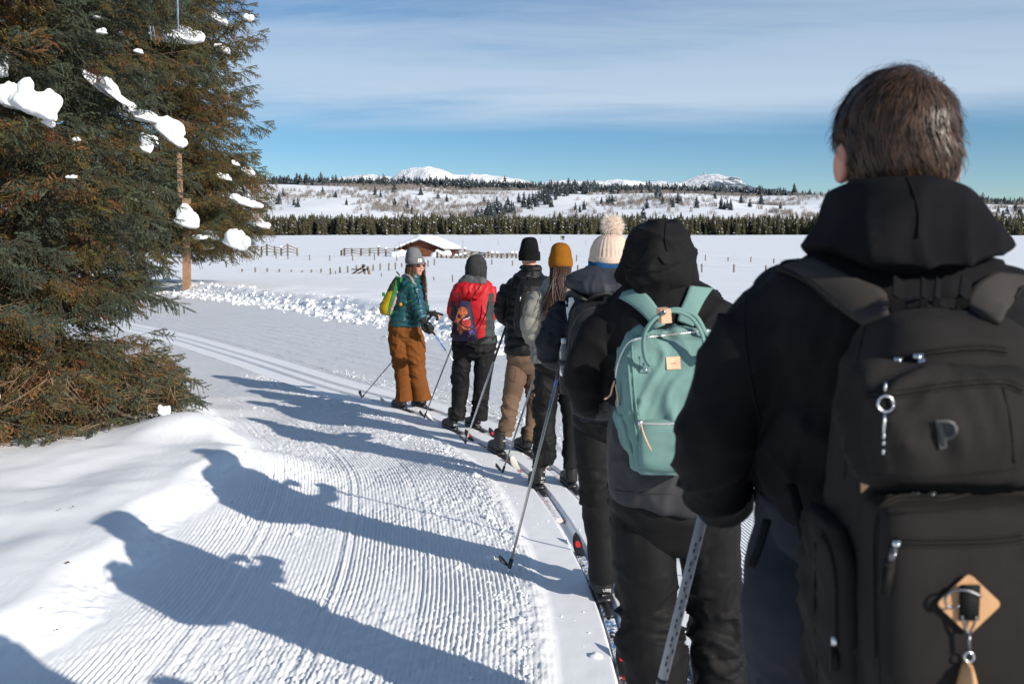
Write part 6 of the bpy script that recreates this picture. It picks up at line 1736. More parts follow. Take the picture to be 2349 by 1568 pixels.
# ---- the nearest skier ---------------------------------------------------------------------------
def nearest():
    f = Fig(1.33)
    SHELL = fabric('black_softshell', (.0092, .0088, .0104), .8, 600, .25, .2, .1)
    HOODM = fabric('black_hood_fleece', (.0085, .0085, .0105), .9, 500, .35, .15, .08)
    PANTS = fabric('slate_ski_trousers', (.026, .028, .037), .8, 600, .25, .12, .12)
    hc = f.p(2050, 326, .02)
    m = MB(); Ph, Rm = head_parts(m, hc, .066, .086, .094, (-.04, 1, -.04))
    for q in (-1, 1): m.ball(Ph(q * .075, -.012, -.032), (.011, .019, .030), 12, 10, Rm)
    f.rings(m, [(560, 1950, 2150, .07, 0), (700, 1870, 2240, .1, .02), (900, 1850, 2260, .11, .02), (1200, 1850, 2260, .11, .02)])
    aL = [(1765, 720, 75, 0), (1612, 985, 68, .02), (1650, 1120, 50, .22)]; aR = [(2345, 720, 75, 0), (2480, 985, 68, .02), (2440, 1120, 50, .22)]
    lL = [(1850, 1250, 130, 0), (1830, 1800, 100, .02), (1840, 2650, 65, 0)]; lR = [(2190, 1250, 130, 0), (2210, 1800, 100, .02), (2200, 2650, 65, 0)]
    for q in (aL, aR, lL, lR): f.tube(m, q, 12, grow=.42)
    wl, wr = f.p(1662, 1110, .27), f.p(2430, 1110, .27)
    hand(m, wl, (.1, .8, .1), (-.7, 0, .5), 1, FIST, 1); hand(m, wr, (-.1, .8, .1), (.7, 0, .5), 1, FIST, -1)
    me = person(1.33, 'dark haired person in black jacket with black backpack, nearest in line', m, .008)
    # trousers
    m, ml, mr = MB(), MB(), MB(); P0 = f.rings(m, [(1120, 1745, 2300, .15, .02), (1230, 1725, 2320, .17, .02), (1350, 1790, 2260, .12, .02), (1400, 1860, 2190, .07, .02)])
    A = f.leg(ml, [(1855, 1280, 150, .01), (1850, 1380, 160, -.02), (1855, 1500, 152, .0), (1865, 1750, 130, .02), (1860, 2050, 115, .0), (1850, 2500, 105, 0)], 2022.5)
    B = f.leg(mr, [(2185, 1280, 150, .01), (2190, 1400, 150, .0), (2200, 1550, 140, .02), (2205, 1800, 125, .02), (2200, 2050, 115, .0), (2200, 2500, 105, 0)], 2022.5)
    cloth([m, ml, mr], .009, 'trousers', PANTS, me, [P0, A, B], .011, 7, 61)
    # jacket
    m = MB()
    T = f.rings(m, [(560, 1925, 2175, .09, .01), (590, 1850, 2260, .11, .01), (615, 1775, 2335, .125, .01), (660, 1735, 2385, .14, .01), (760, 1730, 2390, .15, .01), (900, 1740, 2380, .15, .02), (1050, 1738, 2370, .15, .02), (1160, 1738, 2360, .155, .02), (1195, 1745, 2350, .15, .02)])
    A = f.tube(m, [(1788, 690, 80, .0), (1748, 760, 92, .01), (1694, 870, 98, .02), (1642, 975, 92, .03), (1636, 1065, 82, .08), (1650, 1128, 76, .14), (1668, 1135, 66, .22)])
    B = f.tube(m, [(2335, 690, 92, .0), (2390, 760, 110, .0), (2450, 880, 112, .0), (2485, 985, 98, .02), (2480, 1070, 90, .08), (2440, 1130, 75, .22)])
    jk = cloth(m, .0085, 'jacket', SHELL, me, [T, A, B], .008, 7, 25, weight=(1.4, 1, 1), stretch=.5)
    seam(jk, [(1712, 660), (1708, 760), (1720, 860), (1745, 980)], .002, 'armhole_seam', SHELL, jk, 0)
    # bunched hood
    m = MB()
    f.rings(m, [(402, 2030, 2130, .04, -.045), (410, 1955, 2175, .075, -.035), (428, 1908, 2208, .098, -.025), (455, 1896, 2228, .108, -.02), (500, 1884, 2252, .118, -.02), (545, 1860, 2288, .13, -.02), (566, 1846, 2300, .132, -.02), (592, 1880, 2270, .13, -.035), (618, 1930, 2215, .11, -.055), (642, 2000, 2150, .06, -.07)], pw=2.6)
    hd = cloth(m, .0075, 'hood', HOODM, me, [[f.p(2060, 400), f.p(2060, 640)]], .019, 5.5, 13, stretch=1.0)
    seam(hd, [(2078, 402), (2096, 440), (2108, 490), (2106, 545)], .002, 'hood_seam', HOODM, hd, 0)
    gloves(me, [(wl, (.1, .8, .1), (-.7, 0, .5), 1, FIST, None), (wr, (-.1, .8, .1), (.7, 0, .5), -1, FIST, None)])
    # hair: a dark cap under thousands of short locks that fall from the whorl
    HAIR = mottled('dark_hair', (.052, .028, .016), .8, .42, 55, 0, 300, .001, .4)
    m = MB()
    m.ball(Ph(0, -.004, .006), (.0725, .097, .089), 28, 20, Rm); m.ball(Ph(0, -.026, -.024), (.069, .073, .062), 24, 16, Rm)
    v, fc, n = fuse(m, .008, 4)
    cap = mesh_obj('hair', v, fc, HAIR, me)
    rs = np.random.RandomState(11); h = MB()
    w0 = np.array([.022, -.060, .088]); w0 = w0 / np.linalg.norm(w0)
    V, F = [], []
    surf = BVHTree.FromPolygons([tuple(q) for q in v], fc)
    c0 = Vector(Ph(0, -.01, .0))
    for k in range(12000):
        d = rs.normal(size=3); d /= np.linalg.norm(d)
        if d[1] > .75 or d[2] < -.72: continue
        if d[1] > .35 and d[2] < .1: continue
        big = .5 + .5 * perlin(np.array([[d[0] * 7, d[1] * 7, d[2] * 3.0]]) )[0]
        ln = .042 * rs.uniform(.7, 1.25)
        pts = []
        x = d.copy()
        swirl = .35 + .5 * perlin(np.array([d * 3.5 + 7]))[0] + .12 * rs.normal()
        lift = .0015 + .004 * rs.rand() + .007 * max(0, perlin(np.array([d * 6]))[0]) + (.010 * rs.rand() if rs.rand() < .06 else 0)
        for j in range(6):
            t = j / 5
            wd = Rm @ x
            hit = surf.ray_cast(c0, Vector(wd))
            if hit[0] is None: break
            pts.append(np.array(hit[0]) + np.array(wd) * (lift * math.sin(min(1, .25 + t) * 1.9)))
            away = x - w0 * (x @ w0); away /= np.linalg.norm(away) + 1e-6
            side = np.cross(w0, away)
            grav = np.array([0, 0, -1.0])
            g = away * 1.0 + side * swirl + grav * .75 * smooth(.7 - x @ w0, 0, .8) + .12 * rs.normal(size=3)
            g -= x * (g @ x); g /= np.linalg.norm(g) + 1e-9
            x = x + g * (ln / 5) / .095; x /= np.linalg.norm(x)
        if len(pts) < 6: continue
        pts = np.array(pts); T_ = np.gradient(pts, axis=0); nrm = pts - np.array(c0); s = np.cross(T_, nrm); s /= np.linalg.norm(s, axis=1)[:, None] + 1e-9
        wdt = np.array([.5, 1, 1, .85, .55, .08]) * rs.uniform(.0004, .0010)
        n0 = len(V)
        for p, q, ww in zip(pts, s, wdt): V += [p - q * ww, p + q * ww]
        F += [(n0 + 2 * i, n0 + 2 * i + 1, n0 + 2 * i + 3, n0 + 2 * i + 2) for i in range(5)]
    kind(mesh_obj('locks', np.array(V), F, HAIR, cap), 'stuff')
    L, Rr, T = feet(1.33)
    boot(me, L, T, size=1.1); boot(me, Rr, T, size=1.1)
    return me, jk, hd
P7, J7, H7 = nearest()

def black_pack():
    f = Fig(1.10); Y = f.Y
    CORD_ = fabric('black_cordura', (.0205, .0186, .0175), .85, 800, .35, .12, .12)
    STRAP = fabric('sunlit_black_strap', (.042, .037, .034), .85, 800, .35, .12, .15)  # brighter than the pack's cordura: sunlight on the straps is put into the colour
    ZIPM = mottled('black_zip', (.010, .010, .0095), .3, .65, 300, .8, 700, .001, .15)
    root = empty('backpack', f.p(2150, 1700))
    m = MB()
    f.rings(m, [(706, 2020, 2260, .045, .03), (720, 2000, 2285, .065, .02), (760, 1985, 2335, .082, .01), (830, 1955, 2365, .092, .0), (950, 1935, 2385, .097, -.01), (1100, 1918, 2395, .10, -.01), (1300, 1898, 2405, .102, -.01), (1480, 1892, 2410, .104, -.01), (1640, 1900, 2405, .10, -.01), (1680, 1930, 2390, .08, 0)], pw=3.4)
    b = cloth(m, .0075, 'main_body', CORD_, root, [[f.p(2150, 706), f.p(2150, 1680)]], .0075, 10, 3, it=4, stretch=.5)
    m = MB(); f.rings(m, [(835, 2010, 2330, .02, -.085), (860, 1985, 2360, .04, -.092), (1000, 1970, 2375, .05, -.095), (1090, 1968, 2378, .045, -.092), (1110, 1985, 2365, .02, -.085)], pw=3.4)
    up = cloth(m, .007, 'upper_pocket', CORD_, root, [[f.p(2150, 835), f.p(2150, 1110)]], .012, 11, 7, stretch=.45)
    m = MB(); f.rings(m, [(1122, 2040, 2380, .02, -.09), (1138, 2005, 2395, .045, -.10), (1300, 1998, 2400, .058, -.105), (1500, 1998, 2402, .06, -.108), (1620, 2005, 2398, .05, -.10), (1650, 2030, 2385, .02, -.09)], pw=4.5)
    lp = cloth(m, .007, 'lower_pocket', CORD_, root, [[f.p(2150, 1120), f.p(2150, 1640)]], .006, 8, 9, stretch=.6)
    m = MB(); f.rings(m, [(1180, 1868, 1925, .05, .0), (1220, 1858, 1940, .07, .0), (1380, 1858, 1950, .08, .0), (1600, 1872, 1960, .08, 0)], pw=2.5)
    sp = cloth(m, .007, 'side_pocket', CORD_, root, [[f.p(1900, 1190), f.p(1910, 1590)]], .006, 9, 14)
    def z(o, pts, r=.0026, nm='zip'):
        a = seam(o, pts, r, nm, ZIPM, o, .0012)
        for s in (-1, 1): seam(o, [(u, v + 9 * s) for u, v in pts], r * .6, 'zip_tape', CORD_, o, .0002)
    z(b, [(1925, 985), (1955, 930), (1985, 880), (2020, 840), (2060, 822), (2110, 812), (2180, 803), (2250, 798), (2310, 805)])
    z(up, [(1985, 905), (2040, 903), (2100, 895), (2160, 885), (2230, 878), (2300, 876), (2345, 892)])
    z(lp, [(2008, 1500), (2006, 1350), (2006, 1220), (2018, 1165), (2050, 1140), (2100, 1135), (2160, 1137), (2230, 1122), (2300, 1112), (2350, 1112)])
    z(lp, [(2052, 1243), (2120, 1244), (2200, 1243), (2280, 1240), (2349, 1232)])
    z(sp, [(1885, 1225), (1905, 1265), (1916, 1330), (1917, 1400), (1918, 1465)])
    for o_, pts in ((b, [(1990, 735), (1972, 800), (1960, 900), (1945, 1020), (1935, 1100)]), (b, [(2030, 716), (2120, 708), (2240, 712)]), (lp, [(2015, 1180), (2012, 1300), (2014, 1450), (2020, 1600)]), (lp, [(2030, 1180), (2120, 1172), (2240, 1166), (2340, 1158)]), (lp, [(2020, 1610), (2150, 1622), (2300, 1622)]), (up, [(2300, 885), (2318, 960), (2326, 1060)]), (up, [(1990, 1085), (2120, 1092), (2260, 1082), (2340, 1072)]), (sp, [(1872, 1240), (1868, 1380), (1874, 1560)])):
        seam(o_, pts, .0013, 'stitched_seam', ZIPM, o_, .0002)
    # metal sliders, key ring and charms
    def bit(o, name, u, v, sz, mat=STEEL, lift=.004, rz=0.0):
        p = onto(o, u, v, lift)
        if p is None: return None
        m = MB(); Rz = np.array(Matrix.Rotation(rz, 3, 'Y')); m.box(p, (sz[0], .004, sz[1]), Rz); m.box(p + np.array([0, -.002, 0]), (sz[0] * .6, .005, sz[1] * .7), Rz)
        return build(m, name, mat, o)
    bit(b, 'zip_pull', 2044, 852, (.006, .015)); bit(b, 'zip_slider', 2060, 826, (.008, .006)); bit(b, 'zip_slider', 2105, 818, (.009, .007)); bit(b, 'zip_pull', 2114, 838, (.006, .015), rz=-.12)
    bit(b, 'pull_tab', 2120, 878, (.013, .026), ZIPM); bit(lp, 'zip_slider', 2056, 1246, (.007, .007)); bit(lp, 'zip_pull', 2048, 1272, (.006, .014), DARK_METAL, rz=.15); bit(lp, 'pull_tab', 2034, 1325, (.011, .035), ZIPM, rz=.12)
    bit(lp, 'zip_slider', 2100, 1131, (.008, .006)); bit(lp, 'zip_slider', 2136, 1133, (.008, .006)); bit(sp, 'zip_slider', 1915, 1468, (.007, .009)); bit(sp, 'pull_tab', 1916, 1510, (.010, .025), ZIPM)
    def ring(o, u, v, r, t, name, mat, lift=.006):
        p = onto(o, u, v, lift); m = MB(); m.tube([p + r * np.array([math.cos(a), .15 * math.sin(a), math.sin(a)]) for a in np.linspace(0, 6.283, 25)], t, 8); return build(m, name, mat, o)
    ring(up, 2032, 925, .0075, .0010, 'key_ring', STEEL, .010)
    for v, h in ((888, .010), (972, .020), (1000, .004), (1015, .004), (1035, .005)):
        p = onto(up, 2030 - (v - 925) * .03, v, .009)
        m = MB(); m.tube([p + np.array([0, 0, h / 2]), p - np.array([0, 0, h / 2])], .0012, 8); build(m, 'key_charm', STEEL, up)
    m = MB(); m.tube([onto(up, 2040, 905, .003), onto(up, 2058, 940, .004), onto(up, 2040, 942, .004)], .0028, 6, flat=.4); build(m, 'webbing_loop', ZIPM, up)
    # letter P badge
    g, gf = [], []
    outer = [(2146, 962), (2176, 962), (2190, 967), (2198, 980), (2196, 996), (2186, 1006), (2172, 1008), (2173, 1026), (2157, 1030)]
    inner = [(2152, 968), (2175, 967), (2185, 972), (2191, 981), (2189, 993), (2181, 1001), (2166, 1002), (2167, 1022), (2160, 1024)]
    bd = decal(up, [[outer[i], outer[(i + 1) % 9], inner[(i + 1) % 9], inner[i]] for i in range(9)], 'letter_badge', mottled('badge_grey', (.075, .075, .072), .1, .5, 30), up, .004)
    decal(up, [inner], 'badge_field', mottled('badge_blue', (.016, .02, .028), .1, .4, 30), up, .0035)
    decal(up, [[(2170, 967), (2172, 967), (2170, 1002), (2168, 1002)]], 'badge_line', mottled('badge_line_grey', (.075, .075, .072), .1, .5, 30), up, .0042)
    # leather lash tab with clip
    def rounded(c, hw, hh, k=5):
        out = []
        for q in range(4):
            a0 = q * math.pi / 2
            cx, cy = c[0] + hw * .82 * math.cos(a0), c[1] + hh * .82 * math.sin(a0)
            out += [(cx + hw * .18 * math.cos(a0 + t), cy + hh * .18 * math.sin(a0 + t)) for t in np.linspace(-.8, .8, k)]
        return out
    tabp = rounded((2222, 1383), 70, 66)
    lt = decal(lp, [tabp], 'leather_tab', LEATHER, lp, .005)
    q = lt.modifiers.new('thick', 'SOLIDIFY'); q.thickness = .003; q.offset = 0
    p = onto(lp, 2222, 1383, .011)
    m = MB(); m.box(onto(lp, 2224, 1380, .010), (.018, .004, .034)); build(m, 'webbing', ZIPM, lp)
    m = MB()
    P = [onto(lp, u, v, .013) for u, v in ((2250, 1366), (2215, 1352), (2180, 1356), (2168, 1375), (2178, 1392), (2200, 1388))]; m.tube(P, .0014, 8, sub=5); build(m, 'clip', DARK_METAL, lp)
    m = MB(); P = [onto(lp, u, v, .012) for u, v in ((2206, 1410), (2212, 1435), (2222, 1450), (2232, 1435), (2240, 1412))]; m.tube(P, .0013, 8, sub=5); m.tube([onto(lp, 2222, 1450, .012), onto(lp, 2224, 1490, .012)], .0018, 8); build(m, 'swivel', DARK_METAL, lp)
    ring(lp, 2223, 1505, .0045, .0010, 'key_ring', STEEL, .010)
    m = MB(); a, bb = onto(lp, 2222, 1522, .010), onto(lp, 2215, 1600, .012); m.tube([a, a * .7 + bb * .3, a * .3 + bb * .7, bb], [.008, .016, .022, .024], 12, sub=3, flat=.35); build(m, 'leather_fob', LEATHER, lp)
    decal(b, [[(1974, 1090), (1998, 1110), (1975, 1130)]], 'leather_corner', LEATHER, b, .003)
    # straps and haul loops under the hood
    for ea, eb in (([(1772, 608), (1849, 643), (1922, 705), (1977, 745)], [(1849, 588), (1958, 639), (2028, 669), (2039, 716)]), ([(2430, 585), (2372, 628), (2325, 684), (2297, 738)], [(2360, 580), (2291, 621), (2229, 661), (2215, 705)])):
        st = ribbon([J7, b], ea, eb, .010, 'shoulder_strap', STRAP, root, .007)
        m = MB(); q = [onto(J7, u, v, .012) for u, v in catmull(np.array(ea[:3], float), 6)]; q = [p for p in q if p is not None]
        if len(q) > 2: m.tube(q, .0035, 6); build(m, 'strap_edging', ZIPM, st)
    for u, w, s in ((2058, .015, 4), (2118, .008, 2), (2145, .008, 8), (2205, .015, 12)):
        m = MB(); a, c, e = f.p(u, 716, .0), f.p(u + s * .5, 684, -.004), f.p(u + s, 640, .03)
        m.bar(a, c, w, .0025, (0, -1, 0)); build(m, 'haul_loop', BLACK_KNIT, root, flat=True)
        m = MB(); m.bar(c, e, w, .0025, (0, -1, 0)); build(m, 'haul_loop', BLACK_KNIT, root, flat=True)
    m = MB(); m.tube([f.p(1760, 1190, .12), f.p(1742, 1250, .10), f.p(1722, 1300, .09)], .006, 6, sub=4, flat=.3); build(m, 'hanging_strap', ZIPM, root)
    m = MB(); m.tube([f.p(1815, 1110, .12), f.p(1838, 1200, .06), f.p(1862, 1290, .03)], .007, 6, sub=4, flat=.3); build(m, 'side_strap', ZIPM, root)
    tag(root, 'large black backpack with letter badge and tan leather tab, nearest the camera', 'backpack')
black_pack()
ski_pole(av(1655, 1010, 1.62), av(1207, 2820, 1.75), 'thick grey ski pole held by the nearest person in black', POLE_GREY, POLE_GREY, .5, .0088, grip_len=.16)

# printed marks and a dark band on the near pole
_pp = [o for o in bpy.data.objects if o.name.startswith('ski_pole')]
_np = max(_pp, key=lambda o: o.get('label', '').startswith('thick grey'))
_a, _b = av(1655, 1010, 1.62), av(1207, 2820, 1.75); _d = (_b - _a) / np.linalg.norm(_b - _a); _s = np.cross(_d, [0, 1.0, 0]); _s /= np.linalg.norm(_s)
for k in range(22):
    c = _a + _d * (.17 + .0115 * k) + np.array([0, -.0086, 0]) + _s * (.0028 if k % 3 else -.0030) * -1
    m = MB(); m.bar(c - _d * (.003 if k % 2 else .0042), c + _d * (.003 if k % 4 else .004), .0026, .0012, (0, -1, 0)); build(m, 'printed_mark', BLACK_PLASTIC, _np, flat=True)
m = MB(); m.tube([_a + _d * .43, _a + _d * .445], .0094, 12); build(m, 'dark_band', BLACK_PLASTIC, _np)

# ---- skis ------------------------------------------------------------------------------------------
EMB = mottled('red_emblem', (.60, .03, .025), .1, .35, 20)
for Y, mat, tip, who, em in ((10.28, SKI_WHITE, SKI_TIP_CREAM, 'the turning woman', None), (9.04, SKI_WHITE, SKI_TIP_CREAM, 'the person in red jacket', None), (7.96, SKI_RED, SKI_TIP_BLACK, 'the person in khaki trousers', EMB),
                             (6.77, SKI_WHITE, SKI_TIP_CREAM, 'the long haired person', None), (4.55, SKI_BLUE, SKI_TIP_BLACK, 'the person in pompom hat', EMB), (2.95, SKI_RED, SKI_TIP_BLACK, 'the hooded person', EMB), (1.33, SKI_RED, SKI_TIP_BLACK, 'the nearest person', EMB)):
    for side, w in ((-1, 'left'), (1, 'right')):
        fr = {10.28: .55, 1.33: 1.1, 2.95: 1.0, 4.55: .95, 6.77: .9, 7.96: .9, 9.04: .75}[Y]
        ski(s_at(Y), side, mat, tip, f'{w} ski under {who}', front=fr, back=.78, emblem=em)
# ------------------------------------------------------------------ cabin, fences, stakes and far skiers in the meadow
WOOD = mottled('grey_weathered_wood', (.20, .165, .135), .3, .9, 8, .5, 40, .02)
WOOD_DARK = mottled('dark_weathered_wood', (.105, .075, .055), .3, .9, 8, .5, 40, .02)
LOG = mottled('red_brown_logs', (.17, .062, .034), .25, .85, 3, .5, 20, .02)
POSTW = mottled('tan_post_wood', (.30, .175, .105), .2, .85, 6, .6, 30, .01)
def ground_hit(u, v):
    d = av(u, v, 1.0) - np.array([0, 0, CAM_H])
    lo = None
    Ys = np.r_[np.arange(28, 120, .5), np.arange(120, 460, 1.0)]
    Q = np.array([0, 0, CAM_H]) + d * (Ys / d[1])[:, None]
    s, t = track_st(Q[:, :2]); g = base_z(Q[:, 0], Q[:, 1], np.clip(s, 0, 62), np.clip(t, -30, 30))
    i = np.argmax(Q[:, 2] < g)
    p = Q[i].copy(); p[2] = g[i]
    return p
def vpx(Y): return Y / FPX / 2.2939

def cabin():
    A = ground_hit(921, 588); Yc = A[1]; A[2] -= .3          # near-left corner
    k = vpx(Yc); W = 90 * k / math.cos(R(16)); L = 5.2
    ex = np.array([math.cos(R(16)), -math.sin(R(16)), 0]) * -1; ex = np.array([math.cos(R(14)), -math.sin(R(14)) * 1, 0]); ey = np.array([math.sin(R(14)), math.cos(R(14)), 0])
    h, rise = 1.25, .95
    root = empty('log_cabin', A)
    def P(x, y, z): return A + ex * x + ey * y + np.array([0, 0, z])
    def logs(a, b, z0, z1, name):
        m = MB(); n = int((z1 - z0) / .24)
        for i in range(n):
            z = z0 + .12 + i * .24
            m.tube([a + np.array([0, 0, z]), b + np.array([0, 0, z])], .135, 8)
        return m
    wl = MB()
    front = logs(P(-.25, 0, 0), P(W + .25, 0, 0), 0, h + .1, 'w'); build(front, 'log_wall', LOG, root)
    side = logs(P(W, -.25, 0), P(W, L + .25, 0), .12, h + .1, 'w'); build(side, 'log_wall', LOG, root)
    build(logs(P(0, -.25, 0), P(0, L + .25, 0), .12, h + .1, 'w'), 'log_wall', LOG, root)
    build(logs(P(-.25, L, 0), P(W + .25, L, 0), 0, h + .1, 'w'), 'log_wall', LOG, root)
    for y in (0, L):
        g = MB()
        for i in range(6):
            z = h + .1 + i * .23; s = W / 2 * (1 - (z - h) / rise)
            if s > .1: g.tube([P(W / 2 - s, y, z), P(W / 2 + s, y, z)], .125, 8)
        build(g, 'gable', LOG, root)
    r = MB(); o = .55
    for s in (-1, 1):
        e = P(W / 2 + s * (W / 2 + o), -o, h - o * rise / (W / 2)); rg = P(W / 2, -o, h + rise)
        e2 = P(W / 2 + s * (W / 2 + o), L + o, h - o * rise / (W / 2)); rg2 = P(W / 2, L + o, h + rise)
        up = np.array([0, 0, .1])
        r.add([e, rg, rg2, e2, e + up, rg + up, rg2 + up, e2 + up], [(0, 1, 2, 3), (7, 6, 5, 4), (0, 4, 5, 1), (1, 5, 6, 2), (2, 6, 7, 3), (3, 7, 4, 0)])
    rf = build(r, 'roof', WOOD_DARK, root, flat=True)
    # thick pillow of snow
    m = MB(); xs = np.linspace(-1, 1, 19); ys = np.linspace(-.12, 1.1, 15)
    top, bot = [], []
    for y in ys:
        row, rb = [], []
        for x in xs:
            z = h + rise * (1 - abs(x)) * 1.0 - abs(x) * .12
            edge = (1 - max(0, (abs(x) - .86) / .26) ** 2) * (1 - max(0, (abs(y - .49) - .53) / .09) ** 2)
            th = .36 * math.sqrt(max(.03, edge)) + .10 * (1 - abs(x))
            xx = W / 2 + x * (W / 2 + .6)
            row.append(P(xx, y * L, z + th)); rb.append(P(xx, y * L, z - .06))
        top.append(row); bot.append(rb)
    m.grid(top); m.grid([q[::-1] for q in bot])
    m.grid([[t_ for t_ in top[0]], [b for b in bot[0]]]); m.grid([[t_ for t_ in top[-1]], [b for b in bot[-1]]])
    m.grid([[q[0] for q in top], [q[0] for q in bot]]); m.grid([[q[-1] for q in top], [q[-1] for q in bot]])
    v, f_, n_ = fuse(m, .10, 3)
    v = v + n_ * (.10 * fbm(v * 1.3, 3))[:, None] * (smooth((v - A) @ ex, W * .5, W * .2))[:, None]
    mesh_obj('roof_snow', v, f_, SNOW, rf)
    d = MB(); d.box(P(W + .14, L * .42, .65), (.06, .75, .9), np.stack([ex, ey, [0, 0, 1]], 1)); build(d, 'door', WOOD, root)
    d = MB(); d.box(P(W + .20, L * .42 - .42, .65), (.05, .09, 1.0), np.stack([ex, ey, [0, 0, 1]], 1)); build(d, 'door_frame', mottled('pale_trim', (.6, .58, .54), .1, .7), root)
    tag(root, 'small red brown log cabin with thick snow on its roof', 'cabin')
    for (u, v_, w, s_) in ((921, 587, 1.1, 1), (1012, 591, .7, 2)):
        b = ground_hit(u, v_); b = av(u, v_, Yc - 2.5); b[2] = ground_z(b[0], b[1])
        m = MB()
        for q in range(7): m.ball(b + np.array([np.random.RandomState(s_ * 10 + q).uniform(-w, w), 0, .15 + .25 * np.random.RandomState(s_ * 20 + q).rand()]), (.5, .5, .4), 12, 8)
        v, f_, n_ = fuse(m, .1, 3); kind(mesh_obj('snow_drift', v + n_ * (.1 * perlin(v * 2))[:, None], f_, SNOW), 'structure')
cabin()

rsf = np.random.RandomState(4)
def post(m, p, h, r=.09, lean=None):
    l = rsf.normal(0, .03, 2) if lean is None else lean
    m.tube([p - np.array([0, 0, .3]), p + np.array([l[0] * h, l[1] * h, h])], [r, r * .9], 7)
def wire_fence(pts, label):
    """a row of snowed-in posts: (u, v of the foot, height in view px)"""
    P0 = [ground_hit(u, v) for u, v, h in pts]
    root = empty('wire_fence', P0[0])
    tops = []
    for (u, v, h), p in zip(pts, P0):
        m = MB(); hh = h * vpx(p[1]); post(m, p, hh, max(.06, 2.3 * vpx(p[1]) * .5)); build(m, 'post', WOOD, root); tops.append(p + np.array([0, 0, hh * .75]))
    for a, b in zip(tops[:-1], tops[1:]):
        if np.linalg.norm(a - b) < 14:
            m = MB(); m.tube([a, (a + b) / 2 - np.array([0, 0, .05]), b], .0025, 4); build(m, 'wire', WOOD_DARK, root)
    tag(root, label, 'fence')
cv = lambda x: (950 + x / 1.879) / 1.7437
cw = lambda y: (900 + y / 1.879) / 1.7437
wire_fence([(cv(x), cw(y), h / 1.879 / 1.7437) for x, y, h in ((35, 350, 22), (135, 350, 34), (225, 348, 26), (315, 353, 22), (405, 352, 14), (487, 354, 16), (557, 356, 24), (630, 362, 32), (700, 367, 46), (770, 360, 46), (830, 360, 54),
            (895, 346, 46), (1018, 345, 48), (1072, 341, 50), (1137, 342, 58), (1188, 334, 56), (1235, 318, 32))], 'front row of grey fence posts sunk in snow left of the woman')
wire_fence([(cv(x), cw(y), h / 1.879 / 1.7437) for x, y, h in ((127, 250, 28), (290, 252, 44), (380, 256, 42), (543, 262, 40), (695, 262, 38), (866, 263, 36), (1030, 262, 48), (1197, 270, 46), (1432, 310, 44), (1480, 303, 50), (1912, 300, 42), (2068, 300, 36))],
           'back row of spaced fence posts in front of the cabin')
wire_fence([(1270 + 10 * i, 0, 0) for i in range(0)] or [(1305, 606, 10), (1322, 598, 14), (1618, 598, 14), (1670, 600, 10), (1722, 601, 12), (1775, 603, 11), (1830, 604, 12), (1884, 604, 12)], 'upper row of fence posts in the right part of the meadow')
wire_fence([(1325, 623, 15), (1610, 624, 18), (1683, 624, 18), (1757, 625, 17), (1830, 625, 17), (1880, 624, 17)], 'lower row of fence posts in the right part of the meadow')

def rail_fence(runs, label, extra=()):
    """runs: list of (u, v foot, post height px); rails between neighbours"""
    p0 = av(runs[0][0][0], runs[0][0][1], 112.0); root = empty('rail_fence', p0)
    for run in runs:
        pts = []
        for u, v, h in run:
            Y = 112 if v < 588 else 100
            p = av(u, v, Y); p[2] = ground_z(p[0], p[1]) ; q = av(u, v, Y); p[2] = min(p[2], q[2] + .2)
            hh = max(.5, q[2] + h * vpx(Y) - p[2])
            m = MB(); post(m, p, hh, .11, (0, 0)); ps = build(m, 'post', WOOD_DARK if rsf.rand() < .5 else WOOD, root)
            if rsf.rand() < .4:
                m = MB(); m.ball(p + np.array([0, 0, hh + .06]), (.2, .2, .14), 10, 7); build(m, 'snow_cap', SNOW, ps)
            pts.append((p, hh))
        for (a, ha), (b, hb) in zip(pts[:-1], pts[1:]):
            for e in (.35, .62, .88):
                m = MB(); j = rsf.normal(0, .05)
                m.tube([a + np.array([0, -.1, ha * e + j]), b + np.array([0, -.1, hb * e - j])], .05, 6); build(m, 'rail', WOOD, root)
    tag(root, label, 'fence')
rail_fence([[(783, 580, 7), (790, 578, 10), (807, 577, 9), (828, 577, 8), (848, 577, 9), (868, 577, 11), (885, 578, 8), (905, 577, 9), (922, 577, 8)]], 'weathered three rail fence left of the log cabin')
rail_fence([[(1034, 576, 11), (1050, 578, 6), (1066, 580, 10), (1082, 581, 6), (1100, 583, 7)], [(1100, 585, 9), (1112, 588, 8), (1120, 588, 12), (1128, 589, 8), (1140, 589, 8), (1150, 590, 8), (1163, 590, 7), (1174, 590, 9), (1184, 590, 10)]], 'rail fence running right from the log cabin')
rail_fence([[(1003, 596, 20), (1012, 598, 14), (1024, 601, 8), (1034, 601, 6), (1046, 602, 7), (1056, 601, 9), (1066, 598, 10), (1080, 594, 9)]], 'corral fence with a slanted gate brace below the cabin')
rail_fence([[(600, 572, 7), (612, 566, 7), (630, 568, 5), (645, 573, 6), (660, 574, 16), (682, 575, 7)]], 'rail fence with one tall post beside the far spruce')

